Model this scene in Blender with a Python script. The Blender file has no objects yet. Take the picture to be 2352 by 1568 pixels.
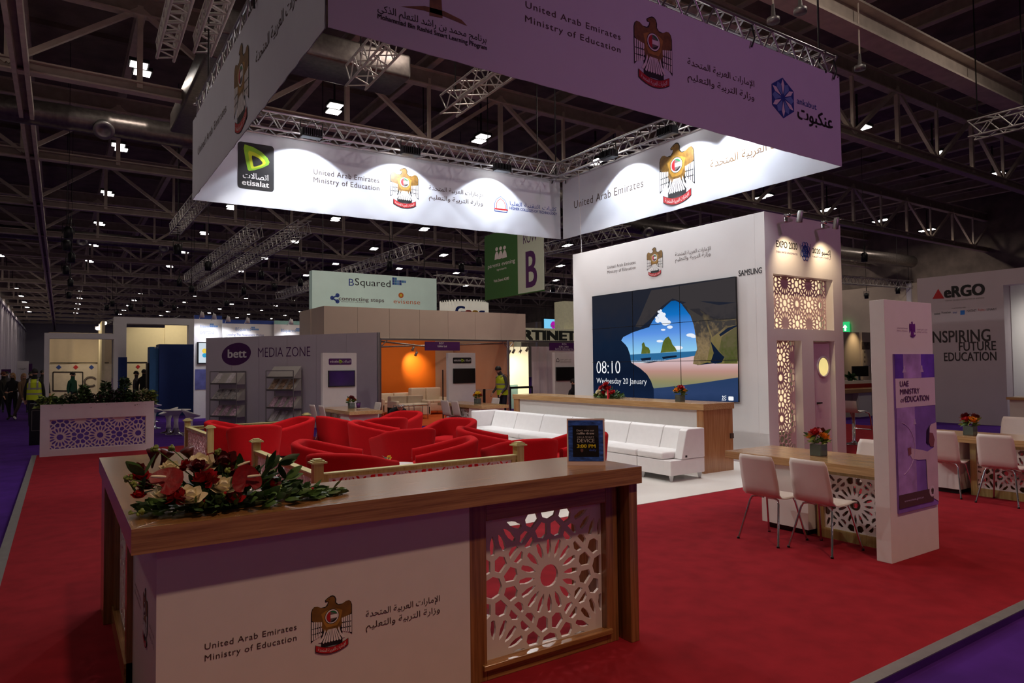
import bpy, bmesh, math, random
from mathutils import Vector, Matrix, Euler
from mathutils.geometry import tessellate_polygon
S = bpy.context.scene
COL = S.collection
rnd = random.Random(7)
PI = math.pi
V = Vector

# ------------------------------------------------------------------ camera
CAMH = 1.73
YAW, PIT, ROL = math.radians(33.594), math.radians(2.075), math.radians(-0.621)
FPX = 1562.0
fw = V((math.sin(YAW)*math.cos(PIT), math.cos(YAW)*math.cos(PIT), math.sin(PIT)))
r0 = V((math.cos(YAW), -math.sin(YAW), 0))
u0 = r0.cross(fw)
rt = r0*math.cos(ROL) + u0*math.sin(ROL)
up = -r0*math.sin(ROL) + u0*math.cos(ROL)
cd = bpy.data.cameras.new('camera'); cam = bpy.data.objects.new('camera', cd); COL.objects.link(cam)
cd.sensor_width = 36; cd.lens = FPX/2352*36; cd.clip_end = 600; cd.clip_start = .05
cam.matrix_world = Matrix(((rt.x, up.x, -fw.x, 0), (rt.y, up.y, -fw.y, 0), (rt.z, up.z, -fw.z, CAMH), (0, 0, 0, 1)))
S.camera = cam

def ray(px, py):
    return rt*((px-1176)/FPX) - up*((py-784)/FPX) + fw
def gz(px, py, z=0.0):            # where a sight line meets a level plane
    d = ray(px, py); return V((0, 0, CAMH)) + d*((z-CAMH)/d.z)
def gy(px, py, y):
    d = ray(px, py); return V((0, 0, CAMH)) + d*(y/d.y)
def gx(px, py, x):
    d = ray(px, py); return V((0, 0, CAMH)) + d*(x/d.x)

# ------------------------------------------------------------------ view, world
S.view_settings.view_transform = 'Standard'
S.view_settings.look = 'None'
S.view_settings.gamma = 1
S.view_settings.use_curve_mapping = False
S.view_settings.exposure = 0.0
W = bpy.data.worlds.new('hall_air'); S.world = W; W.use_nodes = True
W.node_tree.nodes['Background'].inputs[0].default_value = (1.0, .8, .68, 1)
W.node_tree.nodes['Background'].inputs[1].default_value = 0.036
S.cycles.use_denoising = True
S.cycles.max_bounces = 6; S.cycles.diffuse_bounces = 3; S.cycles.glossy_bounces = 3
S.cycles.transmission_bounces = 4; S.cycles.transparent_max_bounces = 6
S.cycles.sample_clamp_indirect = 4

def aim(o, tgt):
    o.rotation_euler = (V(tgt)-o.location).to_track_quat('-Z', 'Y').to_euler()
def spot(name, loc, tgt, e, col=(1, 1, 1), ang=60, blend=.5, rad=.05):
    d = bpy.data.lights.new(name, 'SPOT'); d.energy = e; d.color = col
    d.spot_size = math.radians(ang); d.spot_blend = blend; d.shadow_soft_size = rad
    o = bpy.data.objects.new(name, d); COL.objects.link(o); o.location = loc; aim(o, tgt); return o
def area(name, loc, tgt, e, size, col=(1, 1, 1), sy=None, spread=180):
    d = bpy.data.lights.new(name, 'AREA'); d.energy = e; d.color = col; d.size = size
    if sy: d.shape = 'RECTANGLE'; d.size_y = sy
    d.spread = math.radians(spread)
    o = bpy.data.objects.new(name, d); COL.objects.link(o); o.location = loc; aim(o, tgt); return o

# hall lamps over the aisle in front of the stand and neighbouring stands' coloured spots
KWARM = (1.0, .64, .44); KPINK = (1.0, .42, .66)
for x_, e_ in ((-4.6, 30), (2.17, 215), (8.94, 105), (15.7, 40)):
    area('hall_lamp_light', (x_, -2.6, 11.9), (x_, -2.6, 0), e_, .5, KWARM, None, 100)
spot('neighbour_stand_spot_light', (9.5, -7.0, 9.0), (8.6, 5.9, 4.9), 680, (.86, .34, .76), 62, .9, .3)
spot('neighbour_stand_spot_light', (3.0, -9.0, 7.0), (3.5, 4, 1.0), 95, (.9, .5, .62), 70, .9, .3)
spot('neighbour_stand_spot_light', (-9, 1, 6.0), (2, 9, 4.9), 150, (1.0, .72, .62), 62, .9, .3)

# ------------------------------------------------------------------ materials
def srgb(r, g, b):
    f = lambda c: (c/255/12.92 if c/255 <= .04045 else ((c/255+.055)/1.055)**2.4)
    return (f(r), f(g), f(b), 1)
MT = {}
def mat(name, rgb, rough=.5, metal=0.0, var=.06, scale=8.0, stretch=(1, 1, 1), bump=0.0, spec=.5, coat=0.0, sheen=0.0, emit=0.0, trans=0.0):
    if name in MT: return MT[name]
    m = bpy.data.materials.new(name); m.use_nodes = True; nt = m.node_tree; b = nt.nodes['Principled BSDF']
    c = srgb(*rgb)
    tc = nt.nodes.new('ShaderNodeTexCoord'); mp = nt.nodes.new('ShaderNodeMapping'); mp.inputs['Scale'].default_value = stretch
    nz = nt.nodes.new('ShaderNodeTexNoise'); nz.inputs['Scale'].default_value = scale; nz.inputs['Detail'].default_value = 4
    nt.links.new(tc.outputs['Object'], mp.inputs['Vector']); nt.links.new(mp.outputs['Vector'], nz.inputs['Vector'])
    rp = nt.nodes.new('ShaderNodeValToRGB')
    rp.color_ramp.elements[0].position = .3; rp.color_ramp.elements[1].position = .7
    rp.color_ramp.elements[0].color = [x*(1-var) for x in c[:3]]+[1]; rp.color_ramp.elements[1].color = [min(1, x*(1+var)) for x in c[:3]]+[1]
    nt.links.new(nz.outputs['Fac'], rp.inputs['Fac']); nt.links.new(rp.outputs['Color'], b.inputs['Base Color'])
    b.inputs['Roughness'].default_value = rough; b.inputs['Metallic'].default_value = metal
    b.inputs['Specular IOR Level'].default_value = spec
    if coat: b.inputs['Coat Weight'].default_value = coat
    if sheen: b.inputs['Sheen Weight'].default_value = sheen
    if trans: b.inputs['Transmission Weight'].default_value = trans
    if emit:
        nt.links.new(rp.outputs['Color'], b.inputs['Emission Color']); b.inputs['Emission Strength'].default_value = emit
    if bump:
        bp = nt.nodes.new('ShaderNodeBump'); bp.inputs['Strength'].default_value = bump; bp.inputs['Distance'].default_value = .02
        nt.links.new(nz.outputs['Fac'], bp.inputs['Height']); nt.links.new(bp.outputs['Normal'], b.inputs['Normal'])
    MT[name] = m; return m
def ramp_emit(name, axis, stops, strength=1.0, noise=0.0, nscale=6):
    """a picture shown on a lit screen: colours along one axis of the picture"""
    m = bpy.data.materials.new(name); m.use_nodes = True; nt = m.node_tree; nt.nodes.clear()
    out = nt.nodes.new('ShaderNodeOutputMaterial'); em = nt.nodes.new('ShaderNodeEmission'); em.inputs[1].default_value = strength
    tc = nt.nodes.new('ShaderNodeTexCoord'); sx = nt.nodes.new('ShaderNodeSeparateXYZ'); nt.links.new(tc.outputs['Object'], sx.inputs[0])
    rp = nt.nodes.new('ShaderNodeValToRGB'); mr = nt.nodes.new('ShaderNodeMapRange')
    a, b = stops[0][0], stops[-1][0]; mr.inputs['From Min'].default_value = a; mr.inputs['From Max'].default_value = b
    src = sx.outputs[axis]
    if noise:
        nz = nt.nodes.new('ShaderNodeTexNoise'); nz.inputs['Scale'].default_value = nscale; nz.inputs['Detail'].default_value = 6
        nt.links.new(tc.outputs['Object'], nz.inputs['Vector'])
        ma = nt.nodes.new('ShaderNodeMath'); ma.operation = 'MULTIPLY_ADD'; ma.inputs[1].default_value = noise
        nt.links.new(nz.outputs['Fac'], ma.inputs[0]); nt.links.new(src, ma.inputs[2]); src = ma.outputs[0]
    nt.links.new(src, mr.inputs['Value']); nt.links.new(mr.outputs[0], rp.inputs[0])
    cr = rp.color_ramp
    while len(cr.elements) < len(stops): cr.elements.new(.5)
    for e, (p, c) in zip(cr.elements, stops): e.position = (p-a)/(b-a); e.color = srgb(*c)
    nt.links.new(rp.outputs[0], em.inputs[0]); nt.links.new(em.outputs[0], out.inputs[0]); return m
def wood(name, d, l, axis, sc=1.0, rough=.22):
    if name in MT: return MT[name]
    m = bpy.data.materials.new(name); m.use_nodes = True; nt = m.node_tree; b = nt.nodes['Principled BSDF']
    tc = nt.nodes.new('ShaderNodeTexCoord'); mp = nt.nodes.new('ShaderNodeMapping')
    s = [38*sc]*3; s[axis] = 1.1*sc; mp.inputs['Scale'].default_value = s
    nz = nt.nodes.new('ShaderNodeTexNoise'); nz.inputs['Scale'].default_value = 1.6; nz.inputs['Detail'].default_value = 8; nz.inputs['Roughness'].default_value = .62
    nt.links.new(tc.outputs['Object'], mp.inputs[0]); nt.links.new(mp.outputs[0], nz.inputs['Vector'])
    rp = nt.nodes.new('ShaderNodeValToRGB'); rp.color_ramp.elements[0].position = .34; rp.color_ramp.elements[1].position = .68
    rp.color_ramp.elements[0].color = srgb(*d); rp.color_ramp.elements[1].color = srgb(*l)
    nt.links.new(nz.outputs['Fac'], rp.inputs[0]); nt.links.new(rp.outputs[0], b.inputs['Base Color'])
    b.inputs['Roughness'].default_value = rough; b.inputs['Specular IOR Level'].default_value = .6; b.inputs['Coat Weight'].default_value = .35; b.inputs['Coat Roughness'].default_value = .22
    MT[name] = m; return m

WHITE = mat('painted_white_board', (236, 232, 229), .5, var=.02)
WHITE2 = mat('white_laminate', (228, 222, 216), .35, var=.02)
WALLW = mat('white_booth_wall', (226, 222, 221), .6, var=.02, scale=2)
GREYW = mat('grey_booth_panel', (206, 198, 206), .7, var=.02, scale=3)
CREAMW = mat('cream_fascia_panel', (196, 178, 160), .7, var=.03, scale=2)
PVC = mat('banner_fabric', (218, 222, 232), .75, var=.015, scale=3)
WD_X = wood('wood_grain_x', (126, 84, 44), (184, 136, 84), 0)
WD_Y = wood('wood_grain_y', (126, 84, 44), (184, 136, 84), 1)
WD_Z = wood('wood_grain_z', (112, 72, 38), (164, 116, 70), 2)
OAK_Y = wood('light_wood_grain_y', (166, 124, 78), (205, 166, 116), 1)
OAK_X = wood('light_wood_grain_x', (166, 124, 78), (205, 166, 116), 0)
OAK_Z = wood('light_wood_grain_z', (150, 100, 60), (190, 140, 94), 2)
FEN = wood('fence_wood', (150, 128, 74), (180, 158, 102), 2, .6)
FEN_L = mat('fence_rail_paint', (172, 160, 106), .5)
REDF = mat('red_fabric', (164, 14, 20), .95, var=.06, scale=60, bump=.03, spec=.12)
REDC = mat('red_carpet_pile', (138, 30, 40), .95, var=.14, scale=5, bump=.05, spec=.1)
PURC = mat('purple_carpet_pile', (72, 34, 120), .95, var=.18, scale=3, bump=.05, spec=.1)
ORGC = mat('orange_carpet_pile', (205, 84, 10), .95, var=.1, scale=6)
VINYL = mat('white_vinyl', (228, 226, 220), .42, var=.03, scale=1.5)
LEATH = mat('white_leather', (238, 236, 234), .42, var=.02, scale=12, bump=.02)
CREAML = mat('cream_leather', (232, 214, 190), .5, var=.03)
CHROME = mat('chrome', (205, 205, 208), .12, 1.0, var=.02)
ALU = mat('brushed_aluminium', (176, 174, 176), .32, 1.0, var=.06, scale=20)
TRUSS = mat('truss_aluminium', (196, 190, 184), .4, .3, var=.06, scale=10)
ALUD = mat('dull_aluminium', (150, 146, 144), .45, .8, var=.08, scale=10)
BLACK = mat('black_plastic', (14, 14, 16), .4, var=.1)
DARK = mat('dark_metal', (34, 30, 30), .5, .4, var=.1)
SCRN = mat('switched_off_screen', (16, 13, 12), .18, var=.1)
SCRNP = mat('purple_lit_screen', (34, 8, 56), .2, var=.5, scale=2, emit=.35)
STEEL = mat('roof_steel', (206, 190, 176), .7, .2, var=.12, scale=3)
STEELD = mat('dark_roof_steel', (164, 148, 138), .75, .2, var=.14, scale=3)
DECK = mat('corrugated_roof_deck', (128, 114, 104), .8, .1, var=.25, scale=1.2)
FOIL = mat('foil_duct', (112, 104, 100), .35, .75, var=.25, scale=7, bump=.25)
LATT = mat('white_lattice_board', (226, 214, 208), .5, var=.02)
PINKP = mat('pink_lattice_board', (206, 176, 178), .5, var=.03)
GOLD = mat('emblem_gold', (122, 88, 34), .5, var=.3, scale=14)
GOLDL = mat('emblem_light_gold', (170, 126, 50), .5, var=.2, scale=14)
INKK = mat('black_ink', (24, 20, 22), .6)
INKB = mat('brown_ink', (72, 54, 46), .6)
INKG = mat('grey_ink', (110, 100, 96), .6)
INKW = mat('white_ink', (238, 234, 232), .6)
INKR = mat('red_ink', (186, 30, 36), .6)
INKGR = mat('green_ink', (26, 122, 70), .6)
INKBL = mat('blue_ink', (40, 70, 150), .6)
INKCY = mat('light_blue_ink', (110, 150, 205), .6)
INKP = mat('purple_ink', (78, 20, 92), .6)
LIME = mat('lime_ink', (140, 190, 30), .5)
LIMEY = mat('yellow_green_ink', (205, 216, 30), .5)
ORGI = mat('orange_ink', (220, 112, 40), .6)
LAMP = mat('lit_lamp_face', (255, 250, 244), .5, var=0, emit=9)
LAMPW = mat('warm_lamp_face', (255, 226, 170), .5, var=0, emit=7)
SKIN = mat('skin', (196, 146, 118), .6)
HAIRD = mat('dark_hair', (24, 18, 16), .7)
HAIRB = mat('fair_hair', (150, 112, 74), .7)
HAIRG = mat('grey_hair', (130, 118, 108), .7)
HIVIS = mat('hi_vis_yellow', (196, 214, 24), .6)
REFL = mat('reflective_tape', (150, 148, 144), .35, .3)
CLK = mat('black_cloth', (18, 16, 19), .85)
CLG = mat('grey_cloth', (70, 66, 68), .85)
CLB = mat('brown_cloth', (110, 84, 60), .85)
CLGR = mat('green_cloth', (34, 84, 62), .85)
CLN = mat('navy_cloth', (26, 26, 42), .85)
LEAF = mat('leaf_green', (78, 112, 52), .5, var=.4, scale=20)
LEAFD = mat('dark_leaf_green', (48, 76, 38), .5, var=.4, scale=20)
LEAFY = mat('pale_leaf_green', (128, 146, 62), .55, var=.25, scale=20)
PETR = mat('red_petal', (170, 12, 20), .5, var=.2, scale=20)
PETD = mat('dark_red_petal', (92, 8, 16), .5, var=.2, scale=20)
PETW = mat('cream_petal', (240, 230, 192), .55, var=.06, scale=20)
PETO = mat('orange_petal', (232, 142, 30), .55, var=.12, scale=20)
PETY = mat('yellow_petal', (240, 208, 60), .55, var=.1, scale=20)
ANTH = mat('glossy_red_spathe', (128, 10, 18), .42, var=.25, scale=40, bump=.12, spec=.25)
GLASS = mat('vase_glass', (225, 235, 235), .05, var=0, trans=.9)

# ------------------------------------------------------------------ mesh collector
class MB:
    def __init__(s): s.v = []; s.f = []; s.m = []; s.sm = []; s.mats = []
    def mi(s, m):
        if m not in s.mats: s.mats.append(m)
        return s.mats.index(m)
    def add(s, vs, fs, m, smooth=False):
        b = len(s.v); s.v += [tuple(x) for x in vs]; k = s.mi(m)
        for f in fs: s.f.append([i+b for i in f]); s.m.append(k); s.sm.append(smooth)
        return s
    def box(s, a, b, m, bev=0.0, M=None):
        x0, x1 = sorted((a[0], b[0])); y0, y1 = sorted((a[1], b[1])); z0, z1 = sorted((a[2], b[2]))
        if bev <= 0:
            vs = [V((x, y, z)) for z in (z0, z1) for x, y in ((x0, y0), (x1, y0), (x1, y1), (x0, y1))]
            fs = [(3, 2, 1, 0), (4, 5, 6, 7), (0, 1, 5, 4), (1, 2, 6, 5), (2, 3, 7, 6), (3, 0, 4, 7)]
        else:
            bm = bmesh.new(); bmesh.ops.create_cube(bm, size=1)
            for v in bm.verts: v.co = V(((x0+x1)/2+v.co.x*(x1-x0), (y0+y1)/2+v.co.y*(y1-y0), (z0+z1)/2+v.co.z*(z1-z0)))
            bmesh.ops.bevel(bm, geom=list(bm.edges), offset=bev, segments=3, affect='EDGES', profile=.5)
            vs = [v.co.copy() for v in bm.verts]; fs = [[v.index for v in f.verts] for f in bm.faces]; bm.free()
        if M is not None: vs = [M @ v for v in vs]
        return s.add(vs, fs, m, bev > 0.012)
    def prism(s, pts, h, m, M=None, both=True, smooth=False):
        """polygon in local xy extruded 0..h along local z, M places it"""
        n = len(pts); M = M or Matrix()
        vs = [M @ V((p[0], p[1], 0)) for p in pts]+[M @ V((p[0], p[1], h)) for p in pts]
        tr = tessellate_polygon([[V((p[0], p[1], 0)) for p in pts]])
        ar = sum(pts[i][0]*pts[(i+1) % n][1]-pts[(i+1) % n][0]*pts[i][1] for i in range(n))
        fs = []
        for t in tr:
            a, b, c = [V((pts[i][0], pts[i][1], 0)) for i in t]
            if ((b-a).cross(c-a)).z < 0: t = t[::-1]
            fs.append([i+n for i in t]); fs.append([t[2], t[1], t[0]])
        for i in range(n):
            j = (i+1) % n; q = [i, j, j+n, i+n]; fs.append(q if ar > 0 else q[::-1])
        return s.add(vs, fs, m, smooth)
    def tube(s, pts, r, m, n=8, caps=True):
        pts = [V(p) for p in pts]; rs = r if isinstance(r, (list, tuple)) else [r]*len(pts)
        t = (pts[1]-pts[0]).normalized(); a = t.orthogonal().normalized(); vs = []; fs = []
        for i, p in enumerate(pts):
            d = ((pts[min(i+1, len(pts)-1)]-p).normalized()+(p-pts[max(i-1, 0)]).normalized())
            d = d.normalized() if d.length > 1e-6 else t
            a = (a-d*a.dot(d)).normalized(); b = d.cross(a)
            vs += [p+(a*math.cos(2*PI*k/n)+b*math.sin(2*PI*k/n))*rs[i] for k in range(n)]
            if i:
                o = (i-1)*n
                fs += [(o+k, o+(k+1) % n, o+n+(k+1) % n, o+n+k) for k in range(n)]
        s.add(vs, fs, m, n > 4)
        if caps: s.add(vs[:n], [list(range(n))[::-1]], m); s.add(vs[-n:], [list(range(n))], m)
        return s
    def lathe(s, prof, m, c=(0, 0, 0), n=24, M=None, smooth=True, sx=1, sy=1):
        M = M or Matrix.Translation(V(c)); vs = []; fs = []
        for r, z in prof: vs += [M @ V((r*sx*math.cos(2*PI*k/n), r*sy*math.sin(2*PI*k/n), z)) for k in range(n)]
        for i in range(len(prof)-1):
            o = i*n; fs += [(o+k, o+(k+1) % n, o+n+(k+1) % n, o+n+k) for k in range(n)]
        if prof[0][0] > 1e-5: fs.append(list(range(n))[::-1])
        if prof[-1][0] > 1e-5: fs.append([(len(prof)-1)*n+k for k in range(n)])
        return s.add(vs, fs, m, smooth)
    def ell(s, c, r, m, M=None, nu=12, nv=8):
        pr = [(math.sin(PI*i/nv), -math.cos(PI*i/nv)) for i in range(nv+1)]
        L = Matrix.Translation(V(c)) @ (M or Matrix()) @ Matrix.Diagonal((r[0], r[1], r[2], 1))
        return s.lathe(pr, m, n=nu, M=L)
    def poly(s, pts, m):          # one flat polygon, any outline
        pts = [V(p) for p in pts]; tr = tessellate_polygon([pts])
        n = V((0, 0, 0))
        for i in range(len(pts)): n += pts[i].cross(pts[(i+1) % len(pts)])
        fs = []
        for t in tr:
            a, b, c = [pts[i] for i in t]; fs.append(t if (b-a).cross(c-a).dot(n) > 0 else t[::-1])
        return s.add(pts, fs, m)
    def build(s, name, parent=None, bev=0.0, sub=0):
        me = bpy.data.meshes.new(name); me.from_pydata(s.v, [], s.f)
        for m in s.mats: me.materials.append(m)
        me.polygons.foreach_set('material_index', s.m); me.polygons.foreach_set('use_smooth', s.sm); me.update()
        o = bpy.data.objects.new(name, me); COL.objects.link(o)
        if parent is not None:
            o.parent = parent
            if 'wc' in ROOTW.get(parent.name, ''): o.matrix_parent_inverse = WM(parent).inverted()
        if bev:
            b = o.modifiers.new('edge', 'BEVEL'); b.width = bev; b.segments = 2; b.limit_method = 'ANGLE'
        if sub:
            b = o.modifiers.new('sub', 'SUBSURF'); b.levels = sub; b.render_levels = sub
        return o
ROOTW = {}
def WM(o):
    m = Matrix.LocRotScale(o.location, o.rotation_euler, o.scale)
    return (WM(o.parent) @ o.matrix_parent_inverse @ m) if o.parent else m
def tag(o, label=None, cat=None, group=None, kind=None):
    if label: o['label'] = label
    if cat: o['category'] = cat
    if group: o['group'] = group
    if kind: o['kind'] = kind
    return o
def thing(name, label, cat, loc=(0, 0, 0), rz=0.0, group=None, world=True):
    """an Empty at the thing's base; with world=True its parts are given in room coordinates"""
    o = bpy.data.objects.new(name, None); COL.objects.link(o); o.empty_display_size = .1
    o.location = loc; o.rotation_euler = (0, 0, rz); tag(o, label, cat, group)
    if world: ROOTW[o.name] = 'wc'
    return o
def dup(root, loc, rz=None, label=None, group=None, scale=None):
    r = root.copy(); COL.objects.link(r); r.location = loc
    if rz is not None: r.rotation_euler = (0, 0, rz)
    if scale: r.scale = (scale,)*3
    if label: r['label'] = label
    if group: r['group'] = group
    def rec(a, b):
        for ch in list(a.children):
            c = ch.copy(); COL.objects.link(c); c.parent = b; c.matrix_parent_inverse = ch.matrix_parent_inverse; rec(ch, c)
    rec(root, r); return r
def struct(name, mb): o = mb.build(name); o['kind'] = 'structure'; return o
def part(name, mb, parent, label=None, kind=None, **k): return tag(mb.build(name, parent, **k), label, kind=kind)

# ------------------------------------------------------------------ flat prints: frames, lettering, emblem
class FR:
    """a frame on a flat face: o origin, u right, v up, n outwards"""
    def __init__(s, o, u, v): s.o = V(o); s.u = V(u).normalized(); s.v = V(v).normalized(); s.n = s.u.cross(s.v)
    disp = None
    def p(s, x, y, l=0.0): return s.o+s.u*x+s.v*y+s.n*(l+(s.disp(x, y) if s.disp else 0))
    def M(s, x=0, y=0, l=0): 
        o = s.p(x, y, l)
        return Matrix(((s.u.x, s.v.x, s.n.x, o.x), (s.u.y, s.v.y, s.n.y, o.y), (s.u.z, s.v.z, s.n.z, o.z), (0, 0, 0, 1)))
def FY(y): return FR((0, y, 0), (1, 0, 0), (0, 0, 1))          # face looking to -Y ; x = X , y = Z
def FX(x): return FR((x, 0, 0), (0, -1, 0), (0, 0, 1))         # face looking to -X ; x = -Y, y = Z
def at(fr, px, py):
    if True:
        d = ray(px, py); c = V((0, 0, CAMH)); p = c+d*((fr.o-c).dot(fr.n)/d.dot(fr.n))
    return (p-fr.o).dot(fr.u), (p-fr.o).dot(fr.v)
# Arabic letters: isolated, final, initial, medial
_AR = {'ا': (0xFE8D, 0xFE8E), 'أ': (0xFE83, 0xFE84), 'إ': (0xFE87, 0xFE88), 'ب': 0xFE8F, 'ت': 0xFE95, 'ة': (0xFE94, 0xFE94), 'ج': 0xFE9D, 'ح': 0xFEA1,
       'د': (0xFEA9, 0xFEAA), 'ذ': (0xFEAB, 0xFEAC), 'ر': (0xFEAD, 0xFEAE), 'ز': (0xFEAF, 0xFEB0), 'س': 0xFEB1, 'ش': 0xFEB5, 'ص': 0xFEB9, 'ع': 0xFEC9, 'ف': 0xFED1, 'ق': 0xFED5,
       'ك': 0xFED9, 'ل': 0xFEDD, 'م': 0xFEE1, 'ن': 0xFEE5, 'ه': 0xFEE9, 'و': (0xFEED, 0xFEEE), 'ي': 0xFEF1}
def arab(s):
    res = []
    for i, c in enumerate(s):
        if c not in _AR: res.append(c); continue
        e = _AR[c]; j = lambda k: 0 <= k < len(s) and s[k] in _AR
        prev = j(i-1) and not isinstance(_AR[s[i-1]], tuple); nxt = j(i+1)
        if isinstance(e, tuple): res.append(chr(e[1] if prev else e[0]))
        else: res.append(chr(e+(3 if prev and nxt else 1 if prev else 2 if nxt else 0)))
    t = ''.join(res)
    t = t.replace('\uFEDF\uFE8E', '\uFEFB').replace('\uFEE0\uFE8E', '\uFEFC').replace('\uFEDF\uFE88', '\uFEF9').replace('\uFEE0\uFE88', '\uFEFA')
    return t[::-1]
_TX = {}
def glyphs(s, bold=0.0, spacing=1.0):
    k = (s, bold, spacing)
    if k in _TX: return _TX[k]
    c = bpy.data.curves.new('t', 'FONT'); c.body = s; c.offset = bold; c.space_character = spacing; c.resolution_u = 3
    o = bpy.data.objects.new('t', c); COL.objects.link(o)
    me = bpy.data.meshes.new_from_object(o.evaluated_get(bpy.context.evaluated_depsgraph_get()))
    vs = [v.co.copy() for v in me.vertices]; fs = [list(p.vertices) for p in me.polygons]
    bpy.data.objects.remove(o); bpy.data.curves.remove(c); bpy.data.meshes.remove(me)
    x0 = min(v.x for v in vs); x1 = max(v.x for v in vs)
    _TX[k] = (vs, fs, x0, x1); return _TX[k]
def text(mb, fr, s, x0, x1, y, h, m, lift=.003, bold=0.0, spacing=1.0, slope=0.0, shear=0.0):
    """lettering between x0 and x1 with its baseline at y and capitals h high"""
    vs, fs, a, b = glyphs(s, min(bold, 0), spacing); kx = (x1-x0)/(b-a); ky = h/.69; B = max(0, bold)*1.6
    for q, (ox, oy) in enumerate(((0, 0), (B, B*.5), (-B, -B*.5), (B, -B*.5), (-B, B*.5)) if B else ((0, 0),)):     # heavier strokes for bold lettering
        mb.add([fr.p(x0+(v.x+ox-a)*kx+shear*v.y*ky, y+(v.y+oy)*ky+slope*(v.x-a)*kx, lift+q*.00015) for v in vs], fs, m)
def textpx(mb, fr, s, p0, p1, hpx, m, **k):
    a = at(fr, *p0); b = at(fr, *p1); t = at(fr, p0[0], p0[1]-hpx)
    text(mb, fr, s, a[0], b[0], (a[1]+b[1])/2, t[1]-a[1], m, **k)
def dec(mb, fr, pts, m, lift=.003, ox=0, oy=0, k=1, kx=None):
    kx = k if kx is None else kx
    mb.poly([fr.p(ox+x*kx, oy+y*k, lift) for x, y in pts], m)
def circ(r, cx=0, cy=0, n=24, ry=None): return [(cx+r*math.cos(2*PI*i/n), cy+(ry or r)*math.sin(2*PI*i/n)) for i in range(n)]
def rrect(w, h, r, n=5):
    o = []
    for cx, cy, a in ((w/2-r, h/2-r, 0), (-w/2+r, h/2-r, 90), (-w/2+r, -h/2+r, 180), (w/2-r, -h/2+r, 270)):
        o += [(cx+r*math.cos(math.radians(a+90*i/n)), cy+r*math.sin(math.radians(a+90*i/n))) for i in range(n+1)]
    return o
def emblem(mb, fr, cx, cy, h, ls=.0012, mono=None):
    """falcon crest: gold bird, roundel with the flag, white tail feathers, red scroll"""
    c = lambda m: mono or m
    def D(p, m, l, mir=False):
        dec(mb, fr, p, m, .002+l*ls, cx, cy, h)
        if mir: dec(mb, fr, [(-x, y) for x, y in p][::-1], m, .002+l*ls, cx, cy, h)
    half = [(.02, 1.0), (.06, .975), (.085, .92), (.08, .86), (.12, .82), (.2, .815), (.27, .85), (.325, .855), (.365, .82), (.385, .76), (.385, .22), (.33, .27), (.3, .3), (.24, .34), (.2, .4)]
    D([(-.02, 1.0)]+half+[(.2, .1), (-.2, .1)]+[(-x, y) for x, y in half[::-1][:-4]]+[(-.085, .86), (-.07, .9), (-.12, .9), (-.13, .935), (-.075, .975)], c(INKK), 0)
    b = [(.04, .97), (.062, .925), (.058, .87), (.08, .83), (.13, .8), (.2, .81), (.265, .85), (.315, .855), (.35, .825), (.37, .765), (.37, .62), (.3, .565), (.22, .505), (.17, .43), (.145, .36)]
    D([(0, .985)]+b+[(-x, y) for x, y in b[::-1][:-3]]+[(-.075, .85), (-.058, .9), (-.1, .912), (-.115, .93), (-.07, .965)], c(GOLD), 1)
    D([(0, .76), (.12, .74), (.2, .7), (.15, .52), (.1, .44), (-.1, .44), (-.15, .52), (-.2, .7), (-.12, .74)], c(GOLDL), 2)
    if not mono:
        D(circ(.008, -.05, .945, 8), INKK, 3)
        for i in range(5):
            x = .185+i*.04
            for y1, y0 in ((.555+i*.008, .47), (.455, .375), (.36, .31-i*.012)):
                D([(x, y1), (x, y0+.02-i*.004), (x+.028, y0-.004), (x+.028, y1+.008)], INKW, 2, True)
        for i in range(7):
            t = (i-3)*.023; q = (i-3)*.052
            D([(t-.009, .4), (q-.02, .185), (q, .165), (q+.02, .185), (t+.009, .4)], INKW, 3)
        D([(.13, .42), (.17, .3), (.25, .2), (.2, .19), (.145, .27), (.115, .38)], INKW, 2, True)
        D(circ(.135, 0, .625, 28), INKK, 3); D(circ(.125, 0, .625, 28), INKW, 4); D(circ(.105, 0, .625, 28), INKG, 5)
        r = .1; ar = lambda a0, a1, n=8: [(r*math.cos(a0+(a1-a0)*i/n), .625+r*math.sin(a0+(a1-a0)*i/n)) for i in range(n+1)]
        D(ar(-.34, .34)+[(-.03, .657), (-.03, .592)], INKW, 6)
        D(ar(.34, 1.9), INKGR, 6); D(ar(-1.9, -.34), INKK, 6)
        D(ar(1.9, 2*PI-1.9, 12), INKR, 7)
    a = lambda x, o: o+.9*x*x
    xs = [-.31+.62*i/10 for i in range(11)]
    D([(x, a(x, .085)) for x in xs]+[(x, a(x, -.04)) for x in xs[::-1]], c(INKK), 4)
    D([(x*.97, a(x, .075)) for x in xs]+[(x*.97, a(x, -.03)) for x in xs[::-1]], c(INKR), 5)
    vs, fs, x0, x1 = glyphs(arab('الإمارات العربية المتحدة')); k = .52/(x1-x0)
    if not mono: mb.add([fr.p(cx+h*(-.26+(v.x-x0)*k), cy+h*(a(-.26+(v.x-x0)*k, 0)+v.y*k*1.5), .002+6*ls) for v in vs], fs, INKW)
UAE_EN = ('United Arab Emirates', 'Ministry of Education')
UAE_AR = (arab('الإمارات العربية المتحدة'), arab('وزارة التربية والتعليم'))
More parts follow.
